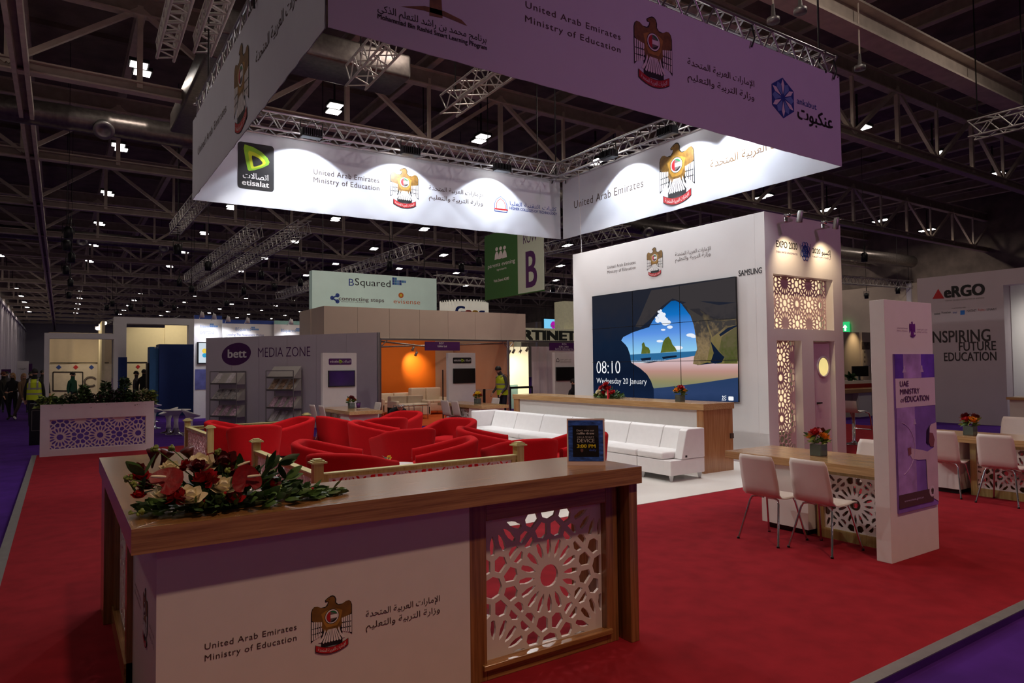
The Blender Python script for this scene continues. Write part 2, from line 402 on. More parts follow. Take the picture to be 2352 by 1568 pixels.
def etisalat_mark(mb, fr, cx, cy, h):
    D = lambda p, m, l: dec(mb, fr, p, m, .004+l*.0015, cx, cy, h)
    o = [(-.42, .5), (-.1, .44), (.2, .3), (.42, .1), (.5, -.05), (.46, -.16), (.25, -.3), (-.05, -.44), (-.25, -.5), (-.3, -.46), (-.38, -.1), (-.45, .35)]
    D(o, LIME, 0); D([(x*.68+.02, y*.68-.06) for x, y in o], LIMEY, 1); D([(x*.42+.03, y*.42-.1) for x, y in o], INKK, 2)

# ------------------------------------------------------------------ pierced lattice boards
def clip(poly, nx, ny, c):        # keep n.p <= c
    out = []
    for i in range(len(poly)):
        a, b = poly[i], poly[(i+1) % len(poly)]; da = nx*a[0]+ny*a[1]-c; db = nx*b[0]+ny*b[1]-c
        if da <= 0: out.append(a)
        if da*db < 0: t = da/(da-db); out.append((a[0]+(b[0]-a[0])*t, a[1]+(b[1]-a[1])*t))
    return out
def lattice(w, h, R, th=.012, strap=.012, border=.02, first=(0, 0), stag=True):
    """board w x h with rosettes of radius R; returns verts, faces centred on 0,0 in local xy"""
    seeds = []; keep = []; D = 2.0*R
    ros = []
    for j in range(-8, 9):
        for i in range(-8, 9):
            if stag and (i+j) % 2: continue
            cx, cy = first[0]+i*D*.75, first[1]+j*D*.75
            if abs(cx) < w/2+D and abs(cy) < h/2+D: ros.append((cx, cy, stag and j % 2 != 0))
    for cx, cy, solid in ros:
        L = [(0, 0, 1), (1, .36, 16), (1, .70, 16), (2, 1.0, 16)]
        for q, (z, rr, n) in enumerate(L):
            for k in range(n):
                a = 2*PI*(k+(.5 if q == 3 else 0))/n
                seeds.append((cx+rr*R*math.cos(a), cy+rr*R*math.sin(a), z == 1 or (solid and rr == 0)))
    for i in range(-16, 17):
        for j in range(-16, 17):
            x, y = first[0]+i*D*.1875, first[1]+j*D*.1875
            if all((x-c[0])**2+(y-c[1])**2 > (1.2*R)**2 for c in ros) and abs(x) < w/2+R and abs(y) < h/2+R: seeds.append((x, y, False))
    uni = []
    for s in seeds:
        if all((s[0]-t[0])**2+(s[1]-t[1])**2 > (.13*R)**2 for t in uni[-400:]): uni.append(s)
    cu = bpy.data.curves.new('l', 'CURVE'); cu.dimensions = '2D'; cu.fill_mode = 'BOTH'; cu.extrude = th/2
    def spl(p):
        sp = cu.splines.new('POLY'); sp.points.add(len(p)-1); sp.use_cyclic_u = True
        for a, b in zip(sp.points, p): a.co = (b[0], b[1], 0, 1)
    spl([(-w/2, -h/2), (w/2, -h/2), (w/2, h/2), (-w/2, h/2)])
    bw, bh = w/2-border, h/2-border
    def inside(P):
        q = clip(clip(clip(clip(P, 1, 0, bw), -1, 0, bw), 0, 1, bh), 0, -1, bh)
        if len(q) > 2 and abs(sum(q[i][0]*q[(i+1) % len(q)][1]-q[(i+1) % len(q)][0]*q[i][1] for i in range(len(q))))/2 > (.06*R)**2: spl(q)
    for cx, cy, solid in ros:
        if not solid: inside([(cx+.25*R*math.cos(2*PI*k/18), cy+.25*R*math.sin(2*PI*k/18)) for k in range(18)])
        for k in range(16):
            a = 2*PI*k/16; ca, sa = math.cos(a), math.sin(a); e = strap/R/2
            inside([(cx+R*(x*ca-y*sa), cy+R*(x*sa+y*ca)) for x, y in ((.40, 0), (.52, -.085+e*.6), (.64, -.125+e), (.73, -.11+e), (.80, -.05), (.82, 0), (.80, .05), (.73, .11-e), (.64, .125-e), (.52, .085-e*.6))])
    for s in uni:
        if (s[0], s[1], False) in [(c[0], c[1], False) for c in ros]: continue
        if s[2] or abs(s[0]) > w/2+.3*R or abs(s[1]) > h/2+.3*R: continue
        p = [(-bw, -bh), (bw, -bh), (bw, bh), (-bw, bh)]
        for t in uni:
            dx, dy = t[0]-s[0], t[1]-s[1]; d = math.hypot(dx, dy)
            if d < 1e-6 or d > 1.1*R: continue
            p = clip(p, dx/d, dy/d, (dx*s[0]+dy*s[1])/d+d/2-strap/2)
            if len(p) < 3: break
        if len(p) < 3: continue
        q = []
        for a in p:
            if not q or math.hypot(a[0]-q[-1][0], a[1]-q[-1][1]) > .002: q.append(a)
        ar = abs(sum(q[i][0]*q[(i+1) % len(q)][1]-q[(i+1) % len(q)][0]*q[i][1] for i in range(len(q))))/2
        if len(q) >= 3 and ar > (.07*R)**2: spl(q)
    o = bpy.data.objects.new('l', cu); COL.objects.link(o)
    me = bpy.data.meshes.new_from_object(o.evaluated_get(bpy.context.evaluated_depsgraph_get()))
    vs = [v.co.copy() for v in me.vertices]; fs = [list(p.vertices) for p in me.polygons]
    bpy.data.objects.remove(o); bpy.data.curves.remove(cu); bpy.data.meshes.remove(me)
    return vs, fs
_LT = {}
def lattice_on(mb, fr, x0, x1, y0, y1, R, m, back=.0, **k):
    key = (round(x1-x0, 3), round(y1-y0, 3), R, tuple(sorted(k.items())))
    if key not in _LT: _LT[key] = lattice(x1-x0, y1-y0, R, **k)
    vs, fs = _LT[key]; M = fr.M((x0+x1)/2, (y0+y1)/2, -back)
    mb.add([M @ v for v in vs], fs, m)
# ================================================================== the hall
m = MB(); m.box((-12, -14, -.25), (66, 176, -.05), PURC); struct('floor', m)
m = MB(); m.add([(-12, -14, 15.2), (66, -14, 15.2), (66, 176, 15.2), (-12, 176, 15.2)], [(0, 1, 2, 3)], DECK)
for i in range(0, 26):                      # deep ribs of the corrugated deck
    m.box((-12, -12+i*7.2, 15.0), (66, -11.75+i*7.2, 15.2), DECK)
struct('ceiling', m)
m = MB(); m.box((-6.6, 12, -.05), (-6.3, 176, 10), WALLW)
for i in range(40): m.box((-6.3, 14+i*4.0, -.05), (-6.0, 14.5+i*4.0, 10), GREYW)
m.box((-6.3, 12, 10), (-5.9, 176, 10.4), GREYW); m.box((-6.7, 12, 10.4), (-6.4, 176, 15.2), DECK); struct('wall_left', m)
m = MB(); m.box((-12, 175, -.05), (66, 176, 15), GREYW); struct('wall_far', m)
m = MB(); m.box((62, -12, -.05), (62.4, 176, 8.6), CREAMW)
for i in range(20): m.box((61.8, -10+i*8, -.05), (62, -9.6+i*8, 8.6), GREYW)
m.box((62.1, -12, 8.6), (62.4, 176, 15.2), DECK)
struct('wall_right', m)

# roof steelwork: one truss over every bay, its copies down the hall
m = MB()
def beam(mb, a, b, w, h, mt):
    a, b = V(a), V(b); d = (b-a).normalized(); s = V((d.y, -d.x, 0)); s = s.normalized() if s.length > 1e-4 else V((1, 0, 0)); n = s.cross(d)
    vs = [p+s*(w*i)+n*(h*j) for p in (a, b) for i, j in ((-.5, -.5), (.5, -.5), (.5, .5), (-.5, .5))]
    mb.add(vs, [(0, 1, 2, 3), (7, 6, 5, 4), (0, 4, 5, 1), (1, 5, 6, 2), (2, 6, 7, 3), (3, 7, 4, 0)], mt)
for z, h in ((10.65, .16), (13.3, .3)):
    beam(m, (-6, 0, z-h), (64, 0, z-h), .34, .05, STEEL); beam(m, (-6, 0, z+h), (64, 0, z+h), .34, .05, STEEL); beam(m, (-6, 0, z), (64, 0, z), .05, h*2, STEELD)
for i in range(11):
    x = -4.8+i*6.8
    beam(m, (x, 0, 10.65), (x, 0, 13.3), .16, .16, STEEL)
    if i < 10:
        beam(m, (x, 0, 13.2), (x+3.4, 0, 10.7), .15, .15, STEEL); beam(m, (x+6.8, 0, 13.2), (x+3.4, 0, 10.7), .15, .15, STEEL)
        beam(m, (x+3.4, 0, 10.7), (x+3.4, 0, 13.3), .12, .12, STEEL)
tr = thing('roof_truss', 'dark steel roof truss spanning the hall from side to side', 'truss', (0, 14.5, 0), group='roof trusses across the hall', world=False)
m.build('lattice_girder', tr)
for k in range(1, 15): dup(tr, (0, 14.5+9.7*k, 0))
# beams running down the hall
tb = thing('roof_beam', 'steel roof beam running the length of the hall under the deck', 'beam', (2.2, 0, 0), group='long roof beams', world=False)
m = MB(); beam(m, (0, 3, 13.9), (0, 175, 13.9), .26, .05, STEEL); beam(m, (0, 3, 14.4), (0, 175, 14.4), .26, .05, STEEL); beam(m, (0, 3, 14.15), (0, 175, 14.15), .04, .5, STEELD)
m.build('girder', tb)
for k in range(-1, 17):
    if k != 0: dup(tb, (2.2+3.4*k, 0, 0))
t = thing('roof_gantry', 'long double steel rail under the roof at the far left', 'beam', (-1.05, 4, 10.5)); m = MB()
beam(m, (-1.2, 4, 10.5), (-1.2, 175, 10.5), .12, .3, STEEL); beam(m, (-.9, 4, 10.5), (-.9, 175, 10.5), .12, .3, STEEL); part('rail', m, t)
m = MB(); beam(m, (-1.05, 4, 10.62), (-1.05, 175, 10.62), .2, .04, STEELD); part('cable_tray', m, t)
t = thing('main_beam', 'heavy pale steel beam crossing the roof at the upper right', 'beam', (13, 9.75, 10.6)); m = MB()
beam(m, (11, 9.75, 10.5), (64, 9.75, 10.5), .6, .06, STEEL); beam(m, (11, 9.75, 11.2), (64, 9.75, 11.2), .6, .06, STEEL); beam(m, (11, 9.75, 10.85), (64, 9.75, 10.85), .06, .7, STEEL)
part('flanges', m, t)
for nm, X0, X1, Y, Z, lab in (('air_duct', -5.8, 26, 28.5, 10.7, 'large silver foil air duct hung across the roof, nearest of the two'), ('air_duct', -5.8, 40, 57.5, 11.3, 'silver foil air duct hung across the roof far down the hall')):
    t = thing(nm, lab, 'duct', (X0, Y, Z)); m = MB(); n = int((X1-X0)/1.2)
    pts = []; rs = []
    for i in range(n+1):
        for q, r_ in ((0, .46), (.1, .43), (1.1, .45)): pts.append((X0+i*1.2+q, Y, Z)); rs.append(r_)
    m.tube(pts, rs, FOIL, 20); part('duct_pipe', m, t)
    for i in range(int((X1-X0)/5.2)):
        m = MB(); c = V((X0+1.8+i*5.2, Y-.35, Z-.25)); q = V((0, -.8, -.6)).to_track_quat('Z', 'Y').to_matrix().to_4x4()
        m.lathe([(.3, 0), (.3, .25), (.34, .27), (.34, .33), (.2, .34), (.12, .2)], ALUD, n=20, M=Matrix.Translation(c) @ q); part('nozzle', m, t)
t = thing('ventilation_duct', 'foil wrapped duct hanging high inside the square banner', 'duct', (4, 19, 10.5)); m = MB()
m.box((3.2, 18.2, 10.3), (8.6, 19.8, 11.0), FOIL, .08); m.box((3.2, 19.8, 10.3), (4.6, 27, 11.0), FOIL, .08); part('duct_box', m, t)
t = thing('service_duct', 'rectangular foil duct crossing the roof beyond the right banner corner', 'duct', (28, 31, 10)); m = MB()
m.tube([(22, 30, 10.2), (34, 30, 10.2), (60, 29, 10.2)], .5, FOIL, 14); part('duct_pipe', m, t)
for i in range(5):
    m = MB(); m.lathe([(.28, 0), (.28, .5), (.34, .52), (.34, .6), (.16, .6), (.12, .45)], ALUD, n=16, M=Matrix.Translation((23+i*3.2, 29.6, 9.9)) @ V((-.3, -.8, -.5)).to_track_quat('Z', 'Y').to_matrix().to_4x4()); part('nozzle', m, t)

# ceiling lamps on their grid
def lamp_mesh(full):
    a = MB()
    for y in (-.32, .32): a.box((-.25+y*.25, y-.23, -.03), (.25+y*.25, y+.23, 0), LAMP)
    b = MB()
    for y in (-.32, .32): b.box((-.3+y*.25, y-.28, 0), (.3+y*.25, y+.28, .12), DARK)
    b.box((-.03, -.03, .12), (.03, .03, 1.6), DARK)
    return a, b
cl = thing('ceiling_lamp', 'twin panel lamp glowing white under the dark roof', 'ceiling lamp', (2.17, 26, 12), group='twin panel lamps under the roof', world=False)
a, b = lamp_mesh(1); b.build('housing', cl); a.build('diffuser', cl)
def onscreen(p):
    d = V(p)-V((0, 0, CAMH)); z = d.dot(fw)
    if z < 1: return False
    x, y = d.dot(rt)/z*FPX, -d.dot(up)/z*FPX
    return abs(x) < 1190 and abs(y) < 800
first = True
for i in range(-1, 9):
    for j in range(-2, 15):
        p = (2.17+6.77*i, 26+9.75*j, 12)
        if not onscreen(p): continue
        if first: cl.location = p; first = False
        else: dup(cl, p)
        if (j < 5 and i < 6) or (i < 1 and j < 12) or (i > 6 and j < 3):
            area('ceiling_lamp_light', (p[0]+.08, p[1]+.32, 11.968), (p[0]+.08, p[1]+.32, 0), 34*(2.4 if i < 0 else 4 if i > 6 else 1), .5, (1.0, .86, .74), .46)
for p, e_ in (((2.17, 6.5, 12), 16), ((8.94, 6.5, 12), 110), ((15.7, 6.5, 12), 50), ((2.17, 16.2, 12), 8), ((8.9, 16.2, 12), 90), ((15.7, 16.2, 12), 50), ((22.5, 6.5, 12), 50), ((-4.6, 16.2, 12), 110), ((-4.6, 6.5, 12), 40)):
    area('ceiling_lamp_light', (p[0]+.08, p[1]+.32, 11.968), (p[0]+.08, p[1]+.32, 0), e_, .5, (1.0, .86, .74), .46)
    if not onscreen(p): dup(cl, p)

# box trusses for lighting
def box_truss(mb, a, b, s, mt, r=.024, seg=None, n=6):
    a, b = V(a), V(b); d = (b-a); L = d.length; d.normalize()
    h = V((-d.y, d.x, 0)).normalized(); w = d.cross(h)
    C = [h*(i*s/2)+w*(j*s/2) for i, j in ((-1, -1), (1, -1), (1, 1), (-1, 1))]
    for c in C: mb.tube([a+c, b+c], r, mt, n)
    k = max(2, int(round(L/(seg or s*1.5))))
    for f in range(4):
        c0, c1 = C[f], C[(f+1) % 4]
        for i in range(k):
            p, q = a+d*(L*i/k), a+d*(L*(i+1)/k); mid = (p+q)/2
            mb.tube([p+c0, mid+c1], r*.6, mt, 5, False); mb.tube([mid+c1, q+c0], r*.6, mt, 5, False)
for a, b, s, lab in (
        (gz(380, 120, 8.0), gz(430, -60, 8.0), .3, 'short silver lighting truss at the top left, outer of the pair'),
        (gz(465, 107, 8.0), gz(527, -60, 8.0), .3, 'short silver lighting truss at the top left, beside the banner edge'),
        (gz(817, 179, 9.0), gz(930, 53, 9.0), .5, 'silver truss hanging inside the square banner, left one'),
        (gz(1030, 244, 9.0), gz(1190, 126, 9.0), .5, 'silver truss hanging inside the square banner, right one'),
        (gz(402, 527, 9.0), gz(490, 420, 9.0), .5, 'silver truss end showing below the left corner of the banner'),
        (gz(433, 640, 8.5), gz(590, 528, 8.5), .6, 'long lighting truss with black spotlights, left of the two rows'),
        (gz(462, 660, 8.5), gz(700, 520, 8.5), .6, 'long lighting truss with black spotlights, right of the two rows'),
        (gz(640, 680, 8.5), gz(960, 570, 8.5), .6, 'lighting truss running above the green and white cube sign'),
        (gz(1000, 640, 8.5), gz(1330, 668, 8.5), .6, 'lighting truss passing behind the green hanging sign'),
        (gz(1240, 575, 9.0), gz(1440, 530, 9.0), .6, 'lighting truss showing under the right banner corner'),
        (gz(2230, 300, 9.0), gz(2370, 265, 9.0), .5, 'silver truss at the right edge below the roof beam'),
        (gz(1905, 640, 8.5), gz(2110, 655, 8.5), .6, 'lighting truss in front of the pale far right wall')):
    t = thing('lighting_truss', lab, 'truss', ((a+b)/2)); mm = MB(); box_truss(mm, a, b, s, TRUSS, .03, s*1.4, 5); part('box_frame', mm, t)
    mm = MB()
    for e in (a.lerp(b, .12), a.lerp(b, .88)): mm.tube([e+V((0, 0, s/2)), (e.x, e.y, 15.22)], .02, DARK, 4)
    part('hanging_chain', mm, t)
sl = thing('stage_spotlight', 'black stage spotlight hanging from a lighting truss', 'spotlight', (0, 0, 0), group='black stage spotlights below the roof', world=False)
m = MB(); m.lathe([(.0, -.5), (.16, -.5), (.17, -.1), (.1, 0), (0, 0)], BLACK, n=12); m.build('lamp_body', sl)
m = MB(); m.tube([(-.2, 0, -.3), (-.2, 0, .12), (.2, 0, .12), (.2, 0, -.3)], .02, BLACK, 5); m.tube([(0, 0, .12), (0, 0, .45)], .03, BLACK, 6); m.build('yoke', sl); m = MB(); m.tube([(0, 0, .4), (0, 0, 7.63)], .014, DARK, 4); m.build('drop_rod', sl)
pts = [(150+rnd.random()*22, 520+i*30) for i in range(6)]+[(408, 560), (412, 640), (440, 655), (478, 600), (560, 660), (600, 622), (630, 650), (663, 612), (690, 640), (258, 690), (268, 712), (245, 700), (370, 690), (400, 700), (300, 700), (330, 705), (520, 690), (1985, 580), (1990, 672), (2062, 660), (1950, 690), (895, 600), (1060, 605), (1100, 590), (1270, 655), (1295, 690)]
for i, (x, y) in enumerate(pts):
    z = 7.6
    p = gz(x, y, z)
    if p.y > 90 or p.y < 0: p = gy(x, y, 60)
    if i == 0: sl.location = p
    else: dup(sl, p, rnd.random()*3)

# ================================================================== carpets
t = thing('red_carpet', 'large red carpet platform under the whole stand', 'carpet', (8, 9, -.05)); m = MB()
m.box((-.43, 2.08, -.05), (18.5, 17.2, 0), REDC); part('carpet_pile', m, t)
m = MB(); m.box((-.47, 2.04, -.05), (18.5, 2.08, -.004), PURC); m.box((-.47, 2.04, -.05), (-.43, 17.2, -.004), PURC); part('riser', m, t)
m = MB(); m.box((-.47, 2.04, -.004), (18.5, 2.115, .003), ALUD); m.box((-.47, 2.115, -.004), (-.385, 17.2, .003), ALUD); part('edge_tape', m, t, 'silver edging tape')
t = thing('white_floor', 'white vinyl floor of the lounge under red armchairs and sofa', 'floor covering', (6, 9, 0)); m = MB()
m.box((1.95, 6.2, 0), (9.98, 13.4, .006), VINYL); part('vinyl_sheet', m, t)
t = thing('orange_carpet', 'orange carpet of the booth with the glowing orange wall', 'carpet', (10, 20, -.05)); m = MB()
m.box((7.9, 18.7, -.05), (14.2, 24.5, -.04), ORGC); part('carpet_pile', m, t)

# ================================================================== square hanging banner and its truss
BX0, BX1, BY0, BY1, BZ0, BZ1 = 1.957, 10.165, 5.915, 13.2, 4.8, 6.25
def creases(amp, seed, x0, x1):
    """creases of hanging fabric, strongest towards the bottom hem and nil at the edges"""
    r = random.Random(seed); ph = [(r.random()*6, 2+r.random()*5, r.uniform(-1, 1)) for _ in range(9)]
    def d(x, z):
        k = max(0, 1-(z-BZ0)/.34)**.6*1.2-.2*(z < BZ0+.34); e = max(0, min(1, (x-x0)/.4, (x1-x)/.4))*max(0, min(1, (BZ1-z)/.2))
        return e*amp*k*sum(math.sin(a+f*(x*2.2+(z-BZ0)*w*2.5)) for a, f, w in ph)/6
    return d
def cloth(fr, x0, x1, z0, z1, nx, nz):
    """double thickness fabric with a stitched bottom hem"""
    mb = MB()
    for s_, l in ((0, 0.0), (1, -.008)):
        vs = [fr.p(x0+(x1-x0)*i/nx, z0+(z1-z0)*j/nz, l+(.004 if j == 1 and s_ == 0 else 0)) for j in range(nz+1) for i in range(nx+1)]
        fs = [(j*(nx+1)+i, j*(nx+1)+i+1, (j+1)*(nx+1)+i+1, (j+1)*(nx+1)+i) for j in range(nz) for i in range(nx)]
        mb.add(vs, fs if s_ == 0 else [f[::-1] for f in fs], PVC, True)
    return mb
FAB = FY(BY0); FAD = FX(BX0); FDC = FR((BX0, 13.35, 0), (BX1-BX0, -.31, 0), (0, 0, 1)); FCB = FX(BX1)
ban = thing('hanging_banner', 'large white square fabric banner with gold falcon crests hung above the lounge', 'banner', ((BX0+BX1)/2, (BY0+BY1)/2, BZ0))
for nm, fr, a, b, sd in (('front_fabric', FAB, BX0+.02, BX1, 1), ('left_fabric', FAD, -13.35, -BY0-.03, 2), ('rear_fabric', FDC, 0, BX1-BX0-.04, 3), ('right_fabric', FCB, -13.04+.04, -BY0, 4)):
    fr.disp = creases(.008 if sd < 3 else .02, sd, a, b)
    part(nm, cloth(fr, a, b, BZ0, BZ1-.02, 170, 20), ban); fr.disp = None
# prints on the fabric
m = MB()                                     # front, looking at the aisle
F = FAB
L_ = dict(lift=.004)
for (s, p0, p1, h) in ((UAE_EN[0], (1207, 22), (1425, 88), 15), (UAE_EN[1], (1206, 54), (1425, 118), 15)): textpx(m, F, s, p0, p1, h, INKB, spacing=1.15, **L_)
for (s, p0, p1, h) in ((UAE_AR[0], (1579, 150), (1732, 198), 15), (UAE_AR[1], (1579, 184), (1732, 228), 15)): textpx(m, F, s, p0, p1, h, INKB, **L_)
part('front_lettering', m, ban); m = MB()
textpx(m, F, arab('برنامج محمد بن راشد للتعلم الذكي'), (867, 32), (1117, 92), 16, INKK, **L_)
textpx(m, F, 'Mohammad Bin Rashid Smart Learning Program', (867, 48), (1118, 110), 11, INKK, bold=.012, **L_)
A = lambda *q: [at(F, *p) for p in q]
dec(m, F, A((988, -30), (1012, -30), (1016, 42), (986, 36)), GOLD, .004)
dec(m, F, A((920, 15), (975, 14), (1020, 26), (1060, 46), (1073, 60), (1020, 38), (972, 24)), GOLD, .004)
part('program_logo', m, ban); m = MB()
textpx(m, F, 'ankabut', (1830, 238), (1875, 252), 14, INKBL, **L_)
textpx(m, F, arab('عنكبوت'), (1832, 276), (1912, 292), 30, INKK, bold=.015, **L_)
cx, cy = at(F, 1798, 225); R_ = .24
hexa = [(R_*1.25*math.cos(PI/2+i*PI/3), R_*1.25*math.sin(PI/2+i*PI/3)) for i in range(6)]
dec(m, F, [(cx+x, cy+y) for x, y in hexa], INKBL, .004)
for i in range(6):
    a0 = PI/2+i*PI/3
    dec(m, F, [(cx+.05*math.cos(a0), cy+.05*math.sin(a0)), (cx+.2*math.cos(a0+.18), cy+.2*math.sin(a0+.18)), (cx+.28*math.cos(a0), cy+.28*math.sin(a0)), (cx+.2*math.cos(a0-.18), cy+.2*math.sin(a0-.18))], INKW, .006)
    a1 = a0+PI/6
    dec(m, F, [(cx+.04*math.cos(a1), cy+.04*math.sin(a1)), (cx+.2*math.cos(a1+.3), cy+.2*math.sin(a1+.3)), (cx+.25*math.cos(a1), cy+.25*math.sin(a1)), (cx+.2*math.cos(a1-.3), cy+.2*math.sin(a1-.3))], INKCY, .006)
part('network_logo', m, ban)
def crest(fr, top, bot, name, parent, lift=0, **k):
    a = at(fr, *top); b = at(fr, *bot); mm = MB()
    f2 = FR(fr.o+fr.n*lift, fr.u, fr.v); f2.disp = fr.disp
    emblem(mm, f2, (a[0]+b[0])/2, b[1]+.04*(a[1]-b[1]), (a[1]-b[1])/1.04, **k); return part(name, mm, parent)
crest(FAB, (1496, 38), (1505, 203), 'front_crest', ban, .002)
crest(FAD, (556, 98), (553, 305), 'left_crest', ban, .002)
crest(FDC, (930, 386), (928, 478), 'rear_crest', ban, .003)
crest(FCB, (1553, 328), (1556, 470), 'right_crest', ban, .003)
m = MB(); F = FAD
textpx(m, F, 'United Arab Emirates', (455, 356), (520, 257), 17, INKG, spacing=1.1, **L_)
textpx(m, F, arab('الإمارات العربية المتحدة'), (588, 142), (700, -20), 26, INKB, **L_)
part('left_lettering', m, ban)
m = MB(); F = FDC; L2 = dict(lift=.004)
textpx(m, F, UAE_EN[0], (720, 404), (871, 416), 12, INKB, spacing=1.1, **L2); textpx(m, F, UAE_EN[1], (720, 421), (871, 435), 12, INKB, spacing=1.1, **L2)
textpx(m, F, UAE_AR[0], (985, 438), (1109, 450), 10, INKB, **L2); textpx(m, F, UAE_AR[1], (985, 458), (1109, 470), 10, INKB, **L2)
part('rear_lettering', m, ban); m = MB()
textpx(m, F, arab('كليات التقنية العليا'), (1171, 472), (1278, 484), 9, INKBL, **L2)
textpx(m, F, 'HIGHER COLLEGES OF TECHNOLOGY', (1170, 482), (1279, 493), 6, INKBL, bold=.01, **L2)
for k_, mt in ((1.0, INKBL), (.9, INKW), (.74, INKR), (.64, INKW)):
    c = at(F, 1150, 470); arch = [(-.17, -.17), (.17, -.17), (.17, .02), (.12, .12), (0, .2), (-.12, .12), (-.17, .02)]
    dec(m, F, [(c[0]+x*k_, c[1]+y*k_) for x, y in arch], mt, .004+.001*(1-k_)*10)
dec(m, F, [(at(F, 1135, 478)[0], at(F, 1150, 479)[1]-.03), (at(F, 1166, 478)[0], at(F, 1150, 479)[1]-.03), (at(F, 1166, 478)[0], at(F, 1150, 479)[1]), (at(F, 1135, 478)[0], at(F, 1150, 479)[1])], INKR, .009)
part('college_logo', m, ban)
m = MB()
x0, zt = at(F, 546, 330); x1, zb = at(F, 629, 435); cxx, czz = (x0+x1)/2, (zt+zb)/2; w_, h_ = x1-x0, at(F, 587, 328)[1]-at(F, 587, 434)[1]
dec(m, F, [(cxx+x, czz+y) for x, y in rrect(w_, h_, .06)], INKK, .005)
f2 = FR(F.o+F.n*.003, F.u, F.v); f2.disp = F.disp; etisalat_mark(m, f2, cxx, czz+h_*.17, h_*.56)
text(m, F, arab('اتصالات'), cxx-w_*.36, cxx+w_*.34, czz-h_*.27, h_*.12, INKW, .009, bold=.01); text(m, F, 'etisalat', cxx-w_*.38, cxx+w_*.36, czz-h_*.42, h_*.115, INKW, .009, bold=.012)
part('sponsor_patch', m, ban)
m = MB(); F = FCB
textpx(m, F, 'United Arab Emirates', (1319, 476), (1478, 432), 17, INKB, spacing=1.1, **L2)
textpx(m, F, arab('الإمارات العربية المتحدة'), (1632, 380), (1850, 325), 17, GOLD, **L2)
part('right_lettering', m, ban)
tt = thing('banner_truss', 'square aluminium box truss carrying the white hanging banner', 'truss', ((BX0+BX1)/2, (BY0+BY1)/2, BZ1))
s_ = .32; zc = BZ1+s_/2-.03; i_ = .2
for nm, a, b in (('front_span', (BX0, BY0+i_, zc), (BX1, BY0+i_, zc)), ('rear_span', (BX0, 13.35-i_, zc), (BX1, 13.04-i_, zc)), ('left_span', (BX0+i_, BY0, zc), (BX0+i_, BY1, zc)), ('right_span', (BX1-i_, BY0, zc), (BX1-i_, BY1, zc))):
    m = MB(); box_truss(m, a, b, s_, ALU, .025, .42, 8); part(nm, m, tt)
m = MB()
for x, y in ((BX0+i_, BY0+i_), (BX1-i_, BY0+i_), (BX1-i_, BY1-i_), (BX0+i_, BY1-i_)): m.tube([(x, y, zc), (x, y, 15.22)], .016, DARK, 6)
part('hanging_chain', m, tt)
m = MB()
for fr, x in [(FAB, BX1-.2), (FAB, BX1-2.2), (FDC, BX1-BX0-.3), (FCB, -BY1+.35), (FAD, -BY0-.9), (FAD, -BY0-2.6)]:
    m.tube([fr.p(x, BZ1-.12, .03), fr.p(x+.05, BZ1+.02, .05), fr.p(x+.02, BZ1+.2, .02)], .014, BLACK, 5)
part('cable_tie', m, tt)
# flood lamps on the truss, washing the inside of the fabric and the lounge
fl = thing('flood_lamp', 'black flood lamp on the rear truss span, left one above the green and black patch', 'flood lamp', (0, 0, 0), world=False)
m = MB(); m.box((-.19, -.08, -.1), (.19, .1, .06), BLACK, .015)
for i in range(9): m.box((-.17+i*.04, .1, -.08), (-.155+i*.04, .14, .05), BLACK)
m.build('lamp_body', fl); m = MB(); m.box((-.165, -.088, -.085), (.165, -.08, .035), LAMP); m.build('lamp_glass', fl)
m = MB(); m.tube([(-.21, 0, 0), (-.21, .02, .2), (.21, .02, .2), (.21, 0, 0)], .012, BLACK, 6); m.build('bracket', fl)
ARM = .62
i = 0
for px, lab in ((715, None), (942, 'black flood lamp on the rear truss span, middle one above the falcon crest'), (1152, 'black flood lamp on the rear truss span, right one near the corner')):
    x = gy(px, 340, BY1-ARM).x; p = V((x, BY1-ARM, BZ1-.1))
    if i == 0: fl.location = p; fl.rotation_euler = (0, 0, PI)
    else: dup(fl, p, PI, lab)
    spot('flood_lamp_light', p+V((0, .02, -.12)), (x, BY1, BZ0+.35), 125, (.86, .92, 1), 112, .12, .05)
    i += 1
for px, py, lab in ((1400, 366, 'black flood lamp on the right truss span, near the rear corner'), (1535, 314, 'black flood lamp on the right truss span, above the falcon crest'), (1660, 262, 'flood lamp on the right truss span, nearest to the front')):
    y = gx(px, py, BX1-ARM).y; p = V((BX1-ARM, y, BZ1-.1)); dup(fl, p, PI/2, lab)
    spot('flood_lamp_light', p+V((.02, 0, -.12)), (BX1, y, BZ0+.35), 125, (.86, .92, 1), 112, .12, .05)
for k, x in enumerate((3.2, 5.3, 7.4, 9.2)):
    p = V((x, BY0+.16, BZ1-.3)); dup(fl, p+V((0, .1, .2)), 0, ['flood lamp behind the front fabric, leftmost', 'flood lamp behind the front fabric, second from the left', 'flood lamp behind the front fabric, third from the left', 'flood lamp behind the front fabric, rightmost'][k])
    spot('flood_lamp_light', p, (x+.2, 6.9, 0), 95, (1, .98, .96), 72, .5, .06)
for k, y in enumerate((7.5, 9.6, 11.8)):
    p = V((BX0+.16, y, BZ1-.3)); dup(fl, p+V((.1, 0, .2)), -PI/2, ['flood lamp behind the left fabric, nearest', 'flood lamp behind the left fabric, middle', 'flood lamp behind the left fabric, farthest'][k])
    spot('flood_lamp_light', p, (5.8, y, 0), 190, (1, .98, .96), 118, .3, .06)

for k, x in enumerate((3.4, 6.0, 8.6)):     # the rear lamps also throw light down on the lounge
    spot('flood_lamp_light', (x, BY1-.75, BZ1-.3), (x-.2, 9.4, 0), 240, (1, .98, .96), 110, .5, .08)
